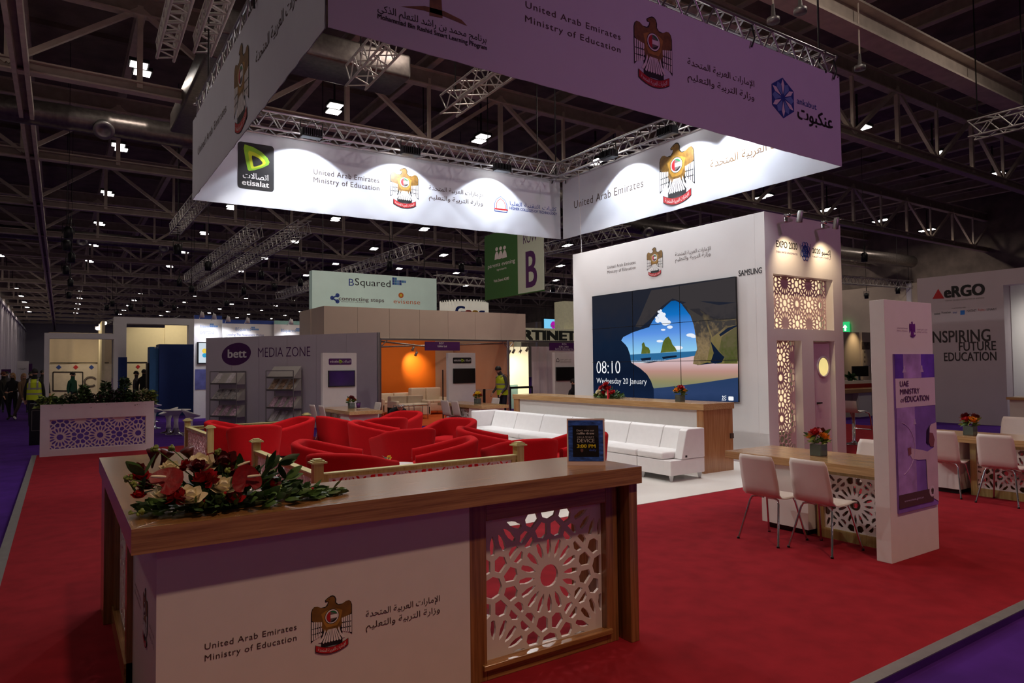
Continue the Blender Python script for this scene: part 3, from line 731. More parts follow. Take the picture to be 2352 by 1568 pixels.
# ================================================================== video wall tower
WX, WY0, WY1, WZ = 10.0, 7.22, 12.44, 4.33
EX1 = 12.3
FW = FX(WX); FE = FY(WY0)
tw = thing('stand_tower', 'tall white corner wall with a video screen and a lattice fronted side', 'booth wall', (WX, WY0, 0))
m = MB(); m.box((WX, WY0+.2, 0), (WX+.14, WY1, WZ), WALLW, .006); part('screen_wall', m, tw)
m = MB(); m.box((WX+.14, WY1-.14, 0), (EX1, WY1, WZ), WALLW); m.box((EX1-.1, WY0+.2, 0), (EX1, WY1-.14, WZ), WALLW); m.box((WX+.14, WY0+.2, WZ-.08), (EX1-.1, WY1-.14, WZ), WALLW); part('rear_wall', m, tw)
# side wall with its openings, boards round each
ul = at(FE, 1776, 630); ur = at(FE, 1916, 757)
l0 = at(FE, 1784, 782); l1 = at(FE, 1848, 1040); d0 = at(FE, 1868, 783); d1 = at(FE, 1924, 1040)
ux0, ux1, uz1, uz0 = ul[0], ur[0], at(FE, 1777, 628)[1], at(FE, 1782, 754)[1]
lx0, lx1, lz1 = l0[0], l1[0], at(FE, 1784, 781)[1]; dx0, dx1 = d0[0], d1[0]
m = MB(); q = lambda x0, x1, z0, z1: m.box((x0, WY0, z0), (x1, WY0+.2, z1), WALLW)
q(WX, EX1, uz1, WZ); q(WX, ux0, uz0, uz1); q(ux1, EX1, uz0, uz1); q(WX, EX1, lz1, uz0)
q(WX, lx0, 0, lz1); q(lx1, dx0, 0, lz1); q(dx1, EX1, 0, lz1); q(lx0, lx1, 0, .12)
part('side_wall', m, tw)
FL = FY(WY0+.16)
m = MB(); lattice_on(m, FL, ux0, ux1, uz0, uz1, .24, PINKP, th=.015, strap=.02, border=.012, first=(0, 0)); part('upper_lattice', m, tw)
m = MB(); lattice_on(m, FL, lx0, lx1, .12, lz1, .24, PINKP, th=.015, strap=.02, border=.012, first=(-.05, .35)); part('lower_lattice', m, tw)
m = MB(); LBX = mat('lit_cream_panel', (255, 238, 196), .6, var=.03, scale=1.2, emit=.72)
m.box((ux0-.05, WY0+.3, uz0-.05), (ux1+.05, WY0+.33, uz1+.05), LBX); m.box((lx0-.05, WY0+.3, .5), (lx1+.05, WY0+.33, lz1+.05), LBX); part('light_panel', m, tw)
dr = MB(); dr.box((dx0+.01, WY0+.1, .01), (dx1-.01, WY0+.15, lz1-.01), mat('pink_white_door', (226, 206, 214), .5, var=.02)); do = part('door', dr, tw)
c = at(FY(WY0+.1), 1890, 842); m = MB()
m.lathe([(.2, 0), (.2, .02), (.17, .025), (.165, .0)], WHITE, n=36, M=FY(WY0+.1).M(c[0], c[1], 0)); part('porthole_rim', m, do)
m = MB(); m.prism(circ(.166, n=32), .004, mat('lit_porthole', (250, 232, 150), .3, emit=.75), FY(WY0+.1).M(c[0], c[1], .002)); part('porthole', m, do)
m = MB(); hx = at(FY(WY0+.1), 1876, 925); m.box((hx[0]-.01, WY0+.06, hx[1]-.015), (hx[0]+.12, WY0+.08, hx[1]+.01), DARK); m.box((hx[0], WY0+.06, hx[1]-.015), (hx[0]+.03, WY0+.1, hx[1]+.01), DARK); part('door_handle', m, do)
m = MB()
textpx(m, FE, 'EXPO 2020', (1783, 567), (1831, 573), 15, INKK, bold=.01); textpx(m, FE, 'DUBAI, UNITED ARAB EMIRATES', (1783, 580), (1831, 585), 4, INKP)
textpx(m, FE, '2020 '+arab('إكسبو'), (1866, 581), (1908, 586), 11, INKK, bold=.01); textpx(m, FE, arab('في الإمارات العربية المتحدة'), (1866, 590), (1908, 595), 4, INKP)
c = at(FE, 1849, 577)
for rr, n in ((.05, 8), (.1, 8)):
    for i in range(n):
        a = 2*PI*(i+(.5 if rr > .06 else 0))/n; ring = [FE.p(c[0]+rr*math.cos(a)+.04*math.cos(t), c[1]+rr*1.25*math.sin(a)+.05*math.sin(t), .006) for t in [2*PI*k/12 for k in range(13)]]
        m.tube(ring, .006, INKBL, 4, False)
for px in (1837, 1861):
    a = at(FE, px, 560); b = at(FE, px+2, 590); m.box((a[0], WY0-.004, b[1]), (a[0]+.008, WY0, a[1]), INKG)
part('side_lettering', m, tw)
m = MB()
textpx(m, FW, 'SAMSUNG', (1697, 634), (1750, 627), 13, INKK, bold=.012)
textpx(m, FW, UAE_EN[0], (1395, 617), (1460, 606), 7, INKB, spacing=1.1); textpx(m, FW, UAE_EN[1], (1395, 628), (1460, 618), 7, INKB, spacing=1.1)
textpx(m, FW, UAE_AR[0], (1551, 588), (1632, 574), 8, INKB); textpx(m, FW, UAE_AR[1], (1551, 600), (1632, 586), 8, INKB)
part('front_lettering', m, tw)
crest(FW, (1503, 568), (1505, 635), 'wall_crest', tw, .002)
# arm lamps over the side wall
al = None
for k, (px, py, tx) in enumerate(((1803, 499, 1838), (1888, 515, 1921))):
    a = gy(px, py, WY0); hd = gy(tx, py+17, WY0-.42)
    t = thing('arm_spotlight', ['chrome arm spotlight on top of the tower side wall, left one', 'chrome arm spotlight on top of the tower side wall, right one'][k], 'spotlight', (a.x, WY0, WZ))
    m = MB(); m.box((a.x-.04, WY0-.03, WZ-.12), (a.x+.04, WY0, WZ+.02), CHROME, .01); m.lathe([(0, -.03), (.05, -.03), (.06, 0), (.05, .03), (0, .03)], CHROME, (a.x, WY0-.05, WZ-.02), 16); part('clamp', m, t)
    m = MB(); m.tube([(a.x, WY0-.04, WZ-.02), (a.x+.2, WY0-.3, WZ+.03), (hd.x, WY0-.4, WZ-.03)], .012, CHROME, 8); part('arm', m, t)
    qd = (V((a.x+.12, WY0, 3.2))-V((hd.x, WY0-.42, WZ-.12))).to_track_quat('Z', 'Y').to_matrix().to_4x4()
    m = MB(); m.lathe([(0, -.1), (.045, -.09), (.05, .08), (.055, .1), (.04, .09), (0, .07)], ALUD, n=16, M=Matrix.Translation((hd.x, WY0-.42, WZ-.12)) @ qd); part('lamp_head', m, t)
    hv = (V((a.x+.12, WY0, 3.2))-V((hd.x, WY0-.42, WZ-.12))).normalized(); spot('arm_spotlight_light', V((hd.x, WY0-.42, WZ-.12))+hv*.13, V((a.x+.12, WY0, 3.2)), 58, (1, .76, .46), 92, 1, .02)
# video wall: nine panels showing one picture
Fv = FX(WX-.05)
vw = thing('video_wall', 'three by three video wall showing a beach seen through a dark sea cave', 'screen', (WX, 9.8, 1.05))
y0, zt = at(Fv, 1359.7, 682); y1, _ = at(Fv, 1688.2, 634.6); zt = at(Fv, 1688.2, 634.6)[1]; zb = at(Fv, 1696.5, 923.4)[1]
for j in range(3):
    for i in range(3):
        a = y0+(y1-y0)*i/3; b = y0+(y1-y0)*(i+1)/3; c0 = zb+(zt-zb)*j/3; c1 = zb+(zt-zb)*(j+1)/3
        m = MB(); m.box((WX-.05, -a, c0), (WX, -b, c1), BLACK, .002); part('display_panel', m, vw)
def P_(*q): return [at(Fv, 1300+x/3.266, 480+y/3.266) for x, y in q]
ES = 1.0
sky = ramp_emit('screen_sky', 2, [(1.7, (196, 226, 236)), (2.0, (140, 200, 236)), (2.35, (92, 146, 226)), (2.7, (20, 110, 190)), (3.0, (4, 82, 150))], ES)
cave = ramp_emit('screen_cave', 2, [(1.0, (20, 34, 62)), (1.8, (14, 24, 44)), (2.4, (18, 30, 50)), (3.3, (34, 36, 46))], ES, .5, 4)
rock = ramp_emit('screen_rock', 2, [(1.2, (70, 74, 34)), (1.9, (130, 118, 62)), (2.3, (104, 96, 54)), (2.7, (120, 104, 72)), (3.1, (44, 42, 46))], ES, .9, 5)
sand = ramp_emit('screen_sand', 2, [(1.15, (104, 124, 110)), (1.4, (140, 134, 96)), (1.6, (182, 138, 128)), (1.75, (206, 176, 178))], ES)
sea = ramp_emit('screen_sea', 2, [(1.6, (222, 226, 236)), (1.72, (150, 180, 220)), (1.78, (226, 234, 240)), (1.86, (44, 104, 150))], ES, .06, 30)
stack = ramp_emit('screen_stack', 2, [(1.8, (196, 160, 120)), (2.0, (150, 120, 84)), (2.2, (92, 104, 44)), (2.6, (70, 84, 34))], ES, .5, 14)
shade = ramp_emit('screen_shadow', 2, [(1.0, (28, 46, 78)), (1.3, (44, 62, 100)), (1.5, (40, 60, 96))], ES, .2, 3)
cloud = ramp_emit('screen_cloud', 2, [(1, (232, 238, 248)), (4, (232, 238, 248))], ES)
wht = ramp_emit('screen_text', 2, [(1, (245, 246, 250)), (4, (245, 246, 250))], ES)
m = MB(); D = lambda p, mt, l: dec(m, Fv, p, mt, .002+l*.001)
D([(y0+.008, zb+.008), (y1-.008, zb+.008), (y1-.008, zt-.008), (y0+.008, zt-.008)], cave, 0)
D(P_((415, 985), (430, 960), (500, 925), (560, 905), (625, 885), (650, 840), (690, 790), (735, 740), (790, 690), (820, 686), (860, 705), (905, 740), (935, 790), (955, 850), (970, 930), (985, 1000), (990, 1070), (985, 1100), (480, 1100), (450, 1020)), sky, 1)
for cx, cy, r in ((698, 770, 12), (712, 760, 10), (735, 790, 16), (752, 830, 16), (680, 815, 12), (705, 800, 22), (725, 825, 34), (690, 835, 22), (745, 850, 30), (715, 780, 16), (770, 850, 20), (780, 885, 24), (730, 905, 14), (705, 990, 20), (935, 945, 26), (960, 955, 22), (840, 1040, 30), (760, 1055, 20)):
    D(P_(*[(cx+r*math.cos(t)*(1.25 if cy > 900 else .9), cy+r*math.sin(t)*(.5 if cy > 870 else .8)) for t in [2*PI*k/14 for k in range(14)]][::-1]), cloud, 1.4)
D(P_((470, 1092), (640, 1082), (800, 1074), (990, 1064), (990, 1110), (500, 1160), (470, 1120)), sea, 2)
D(P_((565, 1086), (572, 1040), (570, 1010), (586, 998), (598, 1030), (622, 1040), (632, 1062), (632, 1082)), stack, 3)
D(P_((710, 1078), (718, 1050), (728, 1000), (745, 970), (770, 955), (790, 985), (800, 1015), (822, 1040), (835, 1068)), stack, 3)
D(P_((560, 1120), (640, 1112), (636, 1132), (570, 1138)), cave, 3); D(P_((720, 1108), (832, 1096), (832, 1110), (730, 1124)), cave, 3)
D(P_((490, 1150), (620, 1155), (985, 1098), (985, 1170), (1291, 1140), (1292, 1275), (660, 1345), (600, 1230)), sand, 2.5)
D(P_((870, 715), (920, 740), (1000, 740), (1080, 790), (1278, 820), (1290, 1160), (1140, 1160), (1060, 1150), (1000, 1168), (955, 1162), (962, 1110), (985, 1050), (975, 960), (960, 870), (935, 800)), rock, 3.5)
D(P_((1085, 990), (1150, 1070), (1190, 1110), (1170, 1150), (1120, 1160), (1085, 1150), (1110, 1080)), cave, 4)
D(P_((1150, 940), (1215, 890), (1280, 870), (1282, 880), (1230, 910), (1160, 955)), cave, 4)
D(P_((655, 1345), (850, 1325), (1040, 1300), (1292, 1262), (1294, 1446), (655, 1436)), shade, 4)
D(P_((208, 1190), (400, 1050), (415, 1000), (440, 1008), (465, 1040), (482, 1090), (490, 1150), (560, 1195), (610, 1240), (640, 1290), (660, 1350), (662, 1432), (212, 1424)), cave, 5)
brown = ramp_emit('screen_brown_rock', 2, [(1.2, (56, 60, 34)), (1.8, (150, 124, 84)), (2.2, (96, 84, 54)), (2.6, (132, 112, 82)), (3.1, (60, 56, 54))], ES, 1.3, 11)
olive = ramp_emit('screen_olive_rock', 2, [(1.2, (92, 92, 40)), (1.9, (120, 116, 52)), (2.3, (70, 76, 36)), (2.8, (90, 84, 58))], ES, 1.2, 13)
murk = ramp_emit('screen_dark_rock', 2, [(1.0, (30, 40, 62)), (2.0, (22, 30, 46)), (2.7, (40, 40, 46)), (3.3, (56, 52, 54))], ES, 1.1, 7)
D(P_((875, 712), (905, 700), (1000, 690), (1150, 720), (1278, 700), (1279, 822), (1180, 830), (1080, 800), (1000, 745), (930, 750)), murk, 4.2)
D(P_((640, 610), (860, 575), (1270, 512), (1276, 700), (1000, 690), (905, 700), (860, 690), (800, 670), (720, 730), (640, 820), (560, 890), (520, 880), (560, 800)), murk, 3.2)
D(P_((905, 735), (960, 770), (1010, 800), (1050, 850), (1090, 960), (1080, 1040), (1060, 1140), (1000, 1165), (958, 1160), (965, 1110), (985, 1050), (978, 960), (962, 870), (935, 800)), brown, 4.3)
D(P_((1170, 960), (1282, 880), (1288, 1150), (1190, 1155), (1190, 1110), (1150, 1060)), olive, 4.4)
D(P_((1060, 830), (1180, 840), (1276, 830), (1278, 868), (1200, 880), (1140, 930), (1100, 960)), brown, 4.4)
part('picture', m, vw)
m = MB()
ft = dict(lift=.009)
tp = lambda s, x0, y0_, x1, y1_, h: textpx(m, Fv, s, (1300+x0/3.266, 480+y0_/3.266), (1300+x1/3.266, 480+y1_/3.266), h/3.266, wht, bold=-.008, **ft)
tp('08:10', 232, 1236, 410, 1228, 92); tp('Wednesday 20 January', 232, 1312, 608, 1306, 40)
c = P_((1205, 1430))[0]
for r in (.03, .06, .09): m.tube([Fv.p(c[0]-r*math.cos(t), c[1]+r*math.sin(t)-.02, .009) for t in [PI/2*k/8 for k in range(9)]], .005, wht, 4)
c = P_((1240, 1420))[0]; dec(m, Fv, [(c[0]+x*1.6, c[1]+y*1.6) for x, y in rrect(.07, .045, .01)], wht, .009); dec(m, Fv, circ(.012, *P_((1178, 1404))[0], n=10), wht, .009)
part('clock_lettering', m, vw)
m = MB()
for k in (1, 2):
    a = y0+(y1-y0)*k/3; c0 = zb+(zt-zb)*k/3
    m.box((WX-.062, -a-.005, zb), (WX-.05, -a+.005, zt), BLACK); m.box((WX-.062, -y0, c0-.005), (WX-.05, -y1, c0+.005), BLACK)
m.box((WX-.056, -y0, zb), (WX-.05, -y1, zb+.01), BLACK); m.box((WX-.056, -y0, zt-.01), (WX-.05, -y1, zt), BLACK)
part('bezel', m, vw)
t = thing('suspension_wire', 'thin white wire from the banner truss down to the wall top', 'wire', (10.0, 12.1, WZ)); m = MB()
wt = gx(1336, 579, WX+.05); m.tube([(WX+.05, wt.y, WZ), (WX-.05, wt.y-.05, zc-.1)], .006, WHITE, 5); part('wire_strand', m, t)
# ================================================================== reception counter
CX0, CX1, CY0, CZ0, CZ1 = .245, 3.065, 3.15, .985, 1.09
cnt = thing('reception_counter', 'L shaped wooden reception counter with a white front, gold falcon crest and lattice panel', 'counter', (1.6, 3.4, 0))
m = MB(); Lp = [(CX0, CY0), (CX1, CY0), (CX1, CY0+.64), (CX0+.6, CY0+.64), (CX0+.6, 5.88), (CX0, 5.88)]
# two boards, so that the grain runs along each wing
m.prism([(CX0, CY0), (CX1, CY0), (CX1, CY0+.64), (CX0+.6, CY0+.64), (CX0, CY0+.0001)], CZ1-CZ0, WD_X, Matrix.Translation((0, 0, CZ0)))
part('worktop_front', m, cnt, bev=.002)
m = MB(); m.prism([(CX0, CY0), (CX0+.6, CY0+.64), (CX0+.6, 5.88), (CX0, 5.88)], CZ1-CZ0, WD_Y, Matrix.Translation((0, 0, CZ0))); part('worktop_side', m, cnt, bev=.002)
PF = 3.26                                   # plane of the white front
bx0 = gy(359, 1400, PF).x; bx1 = gy(1079, 1300, PF).x; lx = gy(1407, 1300, PF+.05).x
gx0 = gx(305, 1400, bx0)
m = MB(); m.box((bx0, PF, 0), (bx1, PF+.03, CZ0), WHITE2); part('front_panel', m, cnt)
m = MB(); m.box((bx0, PF+.03, 0), (bx0+.03, gx0.y, CZ0), WHITE2); part('side_panel', m, cnt)
FP = FY(PF); Fi = FY(PF+.05)
a0, a1 = at(Fi, 1106, 1187), at(Fi, 1384, 1478); zt_ = at(Fi, 1384, 1150)[1]; zb_ = .085
m = MB(); q = lambda x0, x1, z0, z1, y=PF-.0, y1=PF+.1, w=WD_Z: m.box((x0, y, z0), (x1, y1, z1), w, .004)
q(bx1, a0[0], 0, CZ0); q(a1[0], lx, 0, CZ0); q(a0[0], a1[0], zt_, CZ0, w=WD_X); q(a0[0], a1[0], 0, zb_, w=WD_X); q(a0[0]-.03, a1[0]+.03, .06, .09, PF-.02, PF+.02, WD_X)
part('lattice_frame', m, cnt)
m = MB(); lattice_on(m, FY(PF+.06), a0[0], a1[0], zb_, zt_, .265, LATT, th=.018, strap=.03, border=.004, first=(.03, .0)); part('lattice_panel', m, cnt)
m = MB(); xl = gy(1448, 1300, CY0+.03).x; m.box((xl, CY0+.03, 0), (CX1-.015, CY0+.62, CZ0), WD_Z, .003); m.box((lx, PF+.1, 0), (xl, PF+.12, CZ0), WD_Z); part('end_leg', m, cnt)
# left wing
FS = FX(bx0-.01)
m = MB(); yl = 5.46
m.box((.262, yl, 0), (.8, 5.84, CZ0), WD_Z, .003); part('far_leg', m, cnt)
m = MB(); m.box((bx0-.03, gx0.y, 0), (bx0+.05, gx0.y+.1, CZ0), WD_Z); m.box((bx0-.03, yl-.12, 0), (bx0+.05, yl, CZ0), WD_Z); m.box((bx0-.03, gx0.y, CZ0-.1), (bx0+.05, yl, CZ0), WD_Y); m.box((bx0-.04, gx0.y, 0), (bx0+.05, yl, .12), WD_Y); part('side_frame', m, cnt)
m = MB(); lattice_on(m, FX(bx0+.01), -(yl-.12), -(gx0.y+.1), .12, CZ0-.1, .265, LATT, th=.018, strap=.03, border=.004); part('side_lattice', m, cnt)
m = MB(); m.box((bx0+.05, PF+.5, .45), (bx1, PF+.52, .48), WHITE2); m.box((bx0+.03, PF+.03, .42), (bx1, PF+.5, .45), WHITE2); m.box((bx1-.03, PF+.1, 0), (bx1, PF+.5, .42), WHITE2); part('inner_shelf', m, cnt)
m = MB()
for s, p0, p1 in ((UAE_EN[0], (470, 1486), (681, 1450)), (UAE_EN[1], (470, 1512), (681, 1475))): textpx(m, FP, s, p0, p1, 14, INKB, spacing=1.1, lift=.002)
for s, p0, p1 in ((UAE_AR[0], (840, 1410), (1010, 1386)), (UAE_AR[1], (840, 1436), (1010, 1412))): textpx(m, FP, s, p0, p1, 14, INKB, lift=.002)
part('front_lettering', m, cnt)
crest(FP, (762, 1367), (762, 1499), 'front_crest', cnt, 0, ls=.0006)
fs = FX(bx0); m = MB(); emblem(m, fs, -(PF+.42), .44, .26, ls=.0005); part('side_crest', m, cnt)
m = MB(); text(m, fs, UAE_EN[0], -(PF+.95), -(PF+.62), .58, .02, INKB); text(m, fs, UAE_EN[1], -(PF+.95), -(PF+.62), .54, .02, INKB); text(m, fs, UAE_AR[0], -(PF+.25), -(PF+.05), .58, .02, INKB); text(m, fs, UAE_AR[1], -(PF+.25), -(PF+.05), .54, .02, INKB); part('side_lettering', m, cnt)

st = thing('bar_stool', 'chrome bar stool behind the reception counter, seen through its lattice', 'stool', (2.35, 4.15, 0)); m = MB()
m.lathe([(0, .0), (.2, .0), (.2, .012), (.05, .03), (.028, .06), (.028, .62), (0, .62)], CHROME, (2.35, 4.15, .0), 28); part('pedestal', m, st)
m = MB(); m.lathe([(0, .62), (.17, .62), (.19, .65), (.18, .69), (.1, .71), (0, .71)], CREAML, (2.35, 4.15, 0), 24); part('seat', m, st)
m = MB(); m.tube([(2.35+.13*math.cos(t), 4.15+.13*math.sin(t), .3) for t in [2*PI*k/16 for k in range(17)]], .012, CHROME, 6); part('footrest', m, st)
t = thing('storage_case', 'black storage case standing behind the reception counter', 'case', (1.98, 4.0, 0)); m = MB(); m.box((1.78, 3.9, 0), (2.1, 4.15, .55), BLACK, .02); part('case_body', m, t)
m = MB(); m.tube([(1.86, 4.02, .55), (1.86, 4.02, .59), (2.02, 4.02, .59), (2.02, 4.02, .55)], .012, DARK, 6); part('case_handle', m, t)

# ------------------------------------------------------------------ flowers
def petal(mb, c, ax, side, L, Wd, cup, mt, n=5):
    """one curved petal or leaf from c outwards along ax, bending towards side"""
    ax = V(ax).normalized(); side = V(side); side = (side-ax*side.dot(ax)).normalized(); w = ax.cross(side); vs = []; fs = []
    for i in range(n+1):
        t = i/n; p = V(c)+ax*(L*t)+side*(cup*t*t*L); hw = Wd*math.sin(PI*min(.97, .06+t*.94))**.8
        vs += [p-w*hw+side*(hw*.3), p, p+w*hw+side*(hw*.3)]
    for i in range(n):
        for k in (0, 1): fs.append((i*3+k, i*3+k+1, i*3+k+4, i*3+k+3))
    mb.add(vs, fs, mt, True)
def rose(mb, c, r, mt, up=(0, -.4, .9)):
    c = V(c); u = V(up).normalized(); a = u.orthogonal().normalized(); b = u.cross(a)
    mb.ell(c, (r*.45, r*.45, r*.5), mt, nu=10, nv=6)
    for ring, (n, tilt, L, w) in enumerate(((3, .25, .9, .42), (4, .6, 1.05, .5), (5, 1.0, 1.15, .58), (6, 1.45, 1.2, .6))):
        for k in range(n):
            t = 2*PI*(k+ring*.37)/n; d = a*math.cos(t)+b*math.sin(t)
            ax = u*math.cos(tilt)+d*math.sin(tilt)
            petal(mb, c-u*r*.45+d*r*.12, ax, u*math.sin(tilt)-d*math.cos(tilt)*.6, r*L, r*w, .35, mt)
def carnation(mb, c, r, mt, rr):
    for k in range(34):
        d = V((rr.uniform(-1, 1), rr.uniform(-1, .6), rr.uniform(-.3, 1))).normalized()
        petal(mb, V(c)+d*r*.2, d, (rr.uniform(-1, 1), rr.uniform(-1, 1), 1), r*.85, r*.34, .3, mt, 3)
def anthurium(mb, c, r, n, upv, mt):
    n = V(n).normalized(); upv = V(upv); v = (upv-n*upv.dot(n)).normalized(); u = v.cross(n); c = V(c)
    out = []
    for k in range(28):
        t = 2*PI*k/28; x = .82*math.sin(t)*(1-.12*math.cos(t)); y = .78*math.cos(t)-.32*math.cos(2*t)*.6+(.0 if abs(math.sin(t)) > .3 or math.cos(t) < 0 else -.28)
        out.append((x, -y))
    vs = [c+n*r*.06]+[c+u*(x*r)+v*(-y*r)+n*(r*.16*(x*x+y*y)-r*.03*math.cos(9*math.atan2(y, x))) for x, y in out]
    vi = [c+u*(x*r*.5)+v*(-y*r*.5)+n*(r*.03+r*.03*math.cos(9*math.atan2(y, x))) for x, y in out]
    N = len(out); vs += vi
    fs = [(0, 1+N+k, 1+N+(k+1) % N) for k in range(N)]+[(1+N+k, 1+k, 1+(k+1) % N, 1+N+(k+1) % N) for k in range(N)]
    mb.add(vs, fs, mt, True)
def spadix(mb, c, d, L, mt=None):
    d = V(d).normalized(); c = V(c); mb.tube([c, c+d*L*.3, c+d*L*.7, c+d*L*.95, c+d*L], [.005, .0065, .006, .004, .0015], mt or PETW, 8)
def leaf_cloud(mb, spots, rr, mats, L=(.06, .12), Wd=.018):
    for c, d in spots:
        petal(mb, c, d, (rr.uniform(-.6, .6), rr.uniform(-.6, .6), rr.uniform(-1, .3)), rr.uniform(*L), Wd*rr.uniform(.7, 1.5), rr.uniform(.1, .5), rr.choice(mats), 4)
r_ = random.Random(11)
fa = thing('flower_arrangement', 'long low arrangement of red and cream roses, anthuriums and leaves on the reception counter', 'flowers', (.78, 3.45, CZ1))
cc = V((.68, 3.43, CZ1))
m = MB(); m.lathe([(0, 0), (1, 0), (1, .5), (.7, 1), (0, 1)], mat('floral_foam', (40, 52, 30), .9), n=20, M=Matrix.Translation(cc) @ Matrix.Diagonal((.2, .11, .045, 1))); part('foam_base', m, fa)
m = MB(); sp = []
for k in range(640):
    t = r_.random()*2*PI; e = r_.random()**.6; x = math.cos(t)*(.42 if math.cos(t) > 0 else .36)*e; y = math.sin(t)*.2*e; z = .012+(.19*(1-abs(x)/.55)*(1-e*.75))*r_.random()**.6
    p = cc+V((x, y, z)); d = V((x*1.4, y*2.2, .12+z*2)).normalized()
    if p.y < CY0+.03: p.y = CY0+.04
    if p.y < 3.33: p.z = min(p.z, CZ1+.05)
    sp.append((p, d))
for k in range(60): 
    x = r_.uniform(.2, .52); sp.append((cc+V((x, r_.uniform(-.1, .05), .02)), V((1, r_.uniform(-.5, .5), r_.uniform(-.05, .35)))))
leaf_cloud(m, sp, r_, [LEAF, LEAFD, LEAF], (.035, .072), .014)
for px, py in ((640, 1050), (610, 1062), (655, 1085), (690, 1125), (735, 1128), (318, 1120), (330, 1075), (600, 1085)):
    c = gy(px, py, 3.36); leaf_cloud(m, [(c-V((0, 0, .03)), V((r_.uniform(-.5, 1), -.2, .4)).normalized()) for _ in range(3)], r_, [LEAF, LEAFD], (.06, .11), .02)
part('foliage', m, fa, kind='stuff')
CR = lambda x, y, dep: gy(250+x/4.523, 1010+y/4.523, dep)
rosespec = [(845, 580, 3.27, .044, PETW), (1190, 480, 3.31, .044, PETW), (970, 255, 3.42, .05, PETW), (690, 610, 3.27, .038, PETR), (1010, 430, 3.32, .044, PETR), (1185, 240, 3.44, .06, PETD), (925, 270, 3.36, .03, PETD),
            (330, 370, 3.42, .03, PETR), (385, 470, 3.36, .026, PETD), (820, 300, 3.42, .034, PETR), (1700, 450, 3.36, .026, PETR), (1310, 600, 3.27, .03, PETR), (380, 410, 3.44, .022, PETW), (540, 560, 3.29, .026, PETW), (640, 280, 3.46, .03, PETW), (310, 570, 3.33, .02, PETR), (310, 290, 3.45, .022, PETD), (1400, 300, 3.42, .03, PETD)]
for x, y, dep, r, mt in rosespec:
    r *= 1.28; m = MB(); c = CR(x, y, dep); (carnation(m, c, r, mt, r_) if mt is PETR and r > .0385 else rose(m, c, r, mt)); part('rose' if mt is not PETR or r <= .0385 else 'carnation', m, fa)
for x, y, dep, r, upv, n, sd in ((590, 440, 3.28, .066, (-.45, 0, -.4), (-.1, -.75, .6), (-1, -.1, .15)), (1430, 430, 3.28, .066, (.1, 0, -1), (0, -.9, .35), (1, -.2, .05)), (1330, 320, 3.4, .04, (.1, 0, 1), (-.1, -.8, .5), (1, 0, .3)), (1010, 230, 3.5, .05, (-.3, 0, 1), (0, -.9, .4), (-1, 0, -.1))):
    m = MB(); c = CR(x, y, dep); anthurium(m, c, r*1.2, n, upv, ANTH); spadix(m, c-V(n).normalized()*-.008+V((0, -.01, .02)), sd, .06); part('anthurium', m, fa)
for x, y in ((460, 180), (580, 190), (840, 160)):
    m = MB(); c = CR(x, y, 3.5); q = V((r_.uniform(-.5, .5), -.2, 1)).to_track_quat('Z', 'Y').to_matrix().to_4x4(); m.lathe([(.004, -.05), (.012, -.01), (.026, .02), (.032, .035)], PETD, n=14, M=Matrix.Translation(c) @ q); part('calla_lily', m, fa)
for x, y, r in ((475, 90, .018), (650, 85, .017), (1135, 125, .018), (200, 400, .02), (250, 460, .016), (330, 750, .018), (1770, 500, .018), (1230, 310, .016), (230, 760, .012)):
    m = MB(); c = CR(x, y, 3.46 if y < 300 else 3.33)
    for k in range(12): m.ell(c+V((r_.uniform(-1, 1), r_.uniform(-1, 1), r_.uniform(-1, 1)))*r*.6, (r*.42,)*3, LEAFY, nu=7, nv=5)
    m.tube([c, c+(cc-c)*.6], .0025, LEAF, 5); part('green_bud_spray', m, fa)
for x, y in ((1180, 580), (960, 660), (1620, 690), (2010, 540), (2180, 610), (2090, 530), (1640, 700)):
    m = MB(); c = CR(x, y, 3.27 if x < 1650 else 3.36); q = V((.5, -.4, .6)).to_track_quat('Z', 'Y').to_matrix().to_4x4(); m.lathe([(.003, -.022), (.011, -.012), (.013, .002), (.008, .016), (0, .02)], LEAFY, n=10, M=Matrix.Translation(c) @ q); m.lathe([(.0085, .01), (.007, .02), (0, .028)], PETR, n=10, M=Matrix.Translation(c) @ q)
    m.tube([c, c+(cc-c)*.35-V((0, 0, .01))], .002, LEAF, 5); part('rose_bud', m, fa)
m = MB(); c = CR(1650, 610, 3.32); e = CR(1890, 540, 3.36)
for k in range(90):
    t = r_.random(); m.ell(c.lerp(e, t)+V((r_.uniform(-1, 1), r_.uniform(-1, 1), r_.uniform(-1, 1)))*.008*(1-.6*t), (.0035,)*3, mat('pale_spike_bloom', (190, 186, 140), .6), nu=6, nv=4)
m.tube([c-V((.06, 0, .01)), e], [.003, .001], LEAF, 5); part('flower_spike', m, fa)

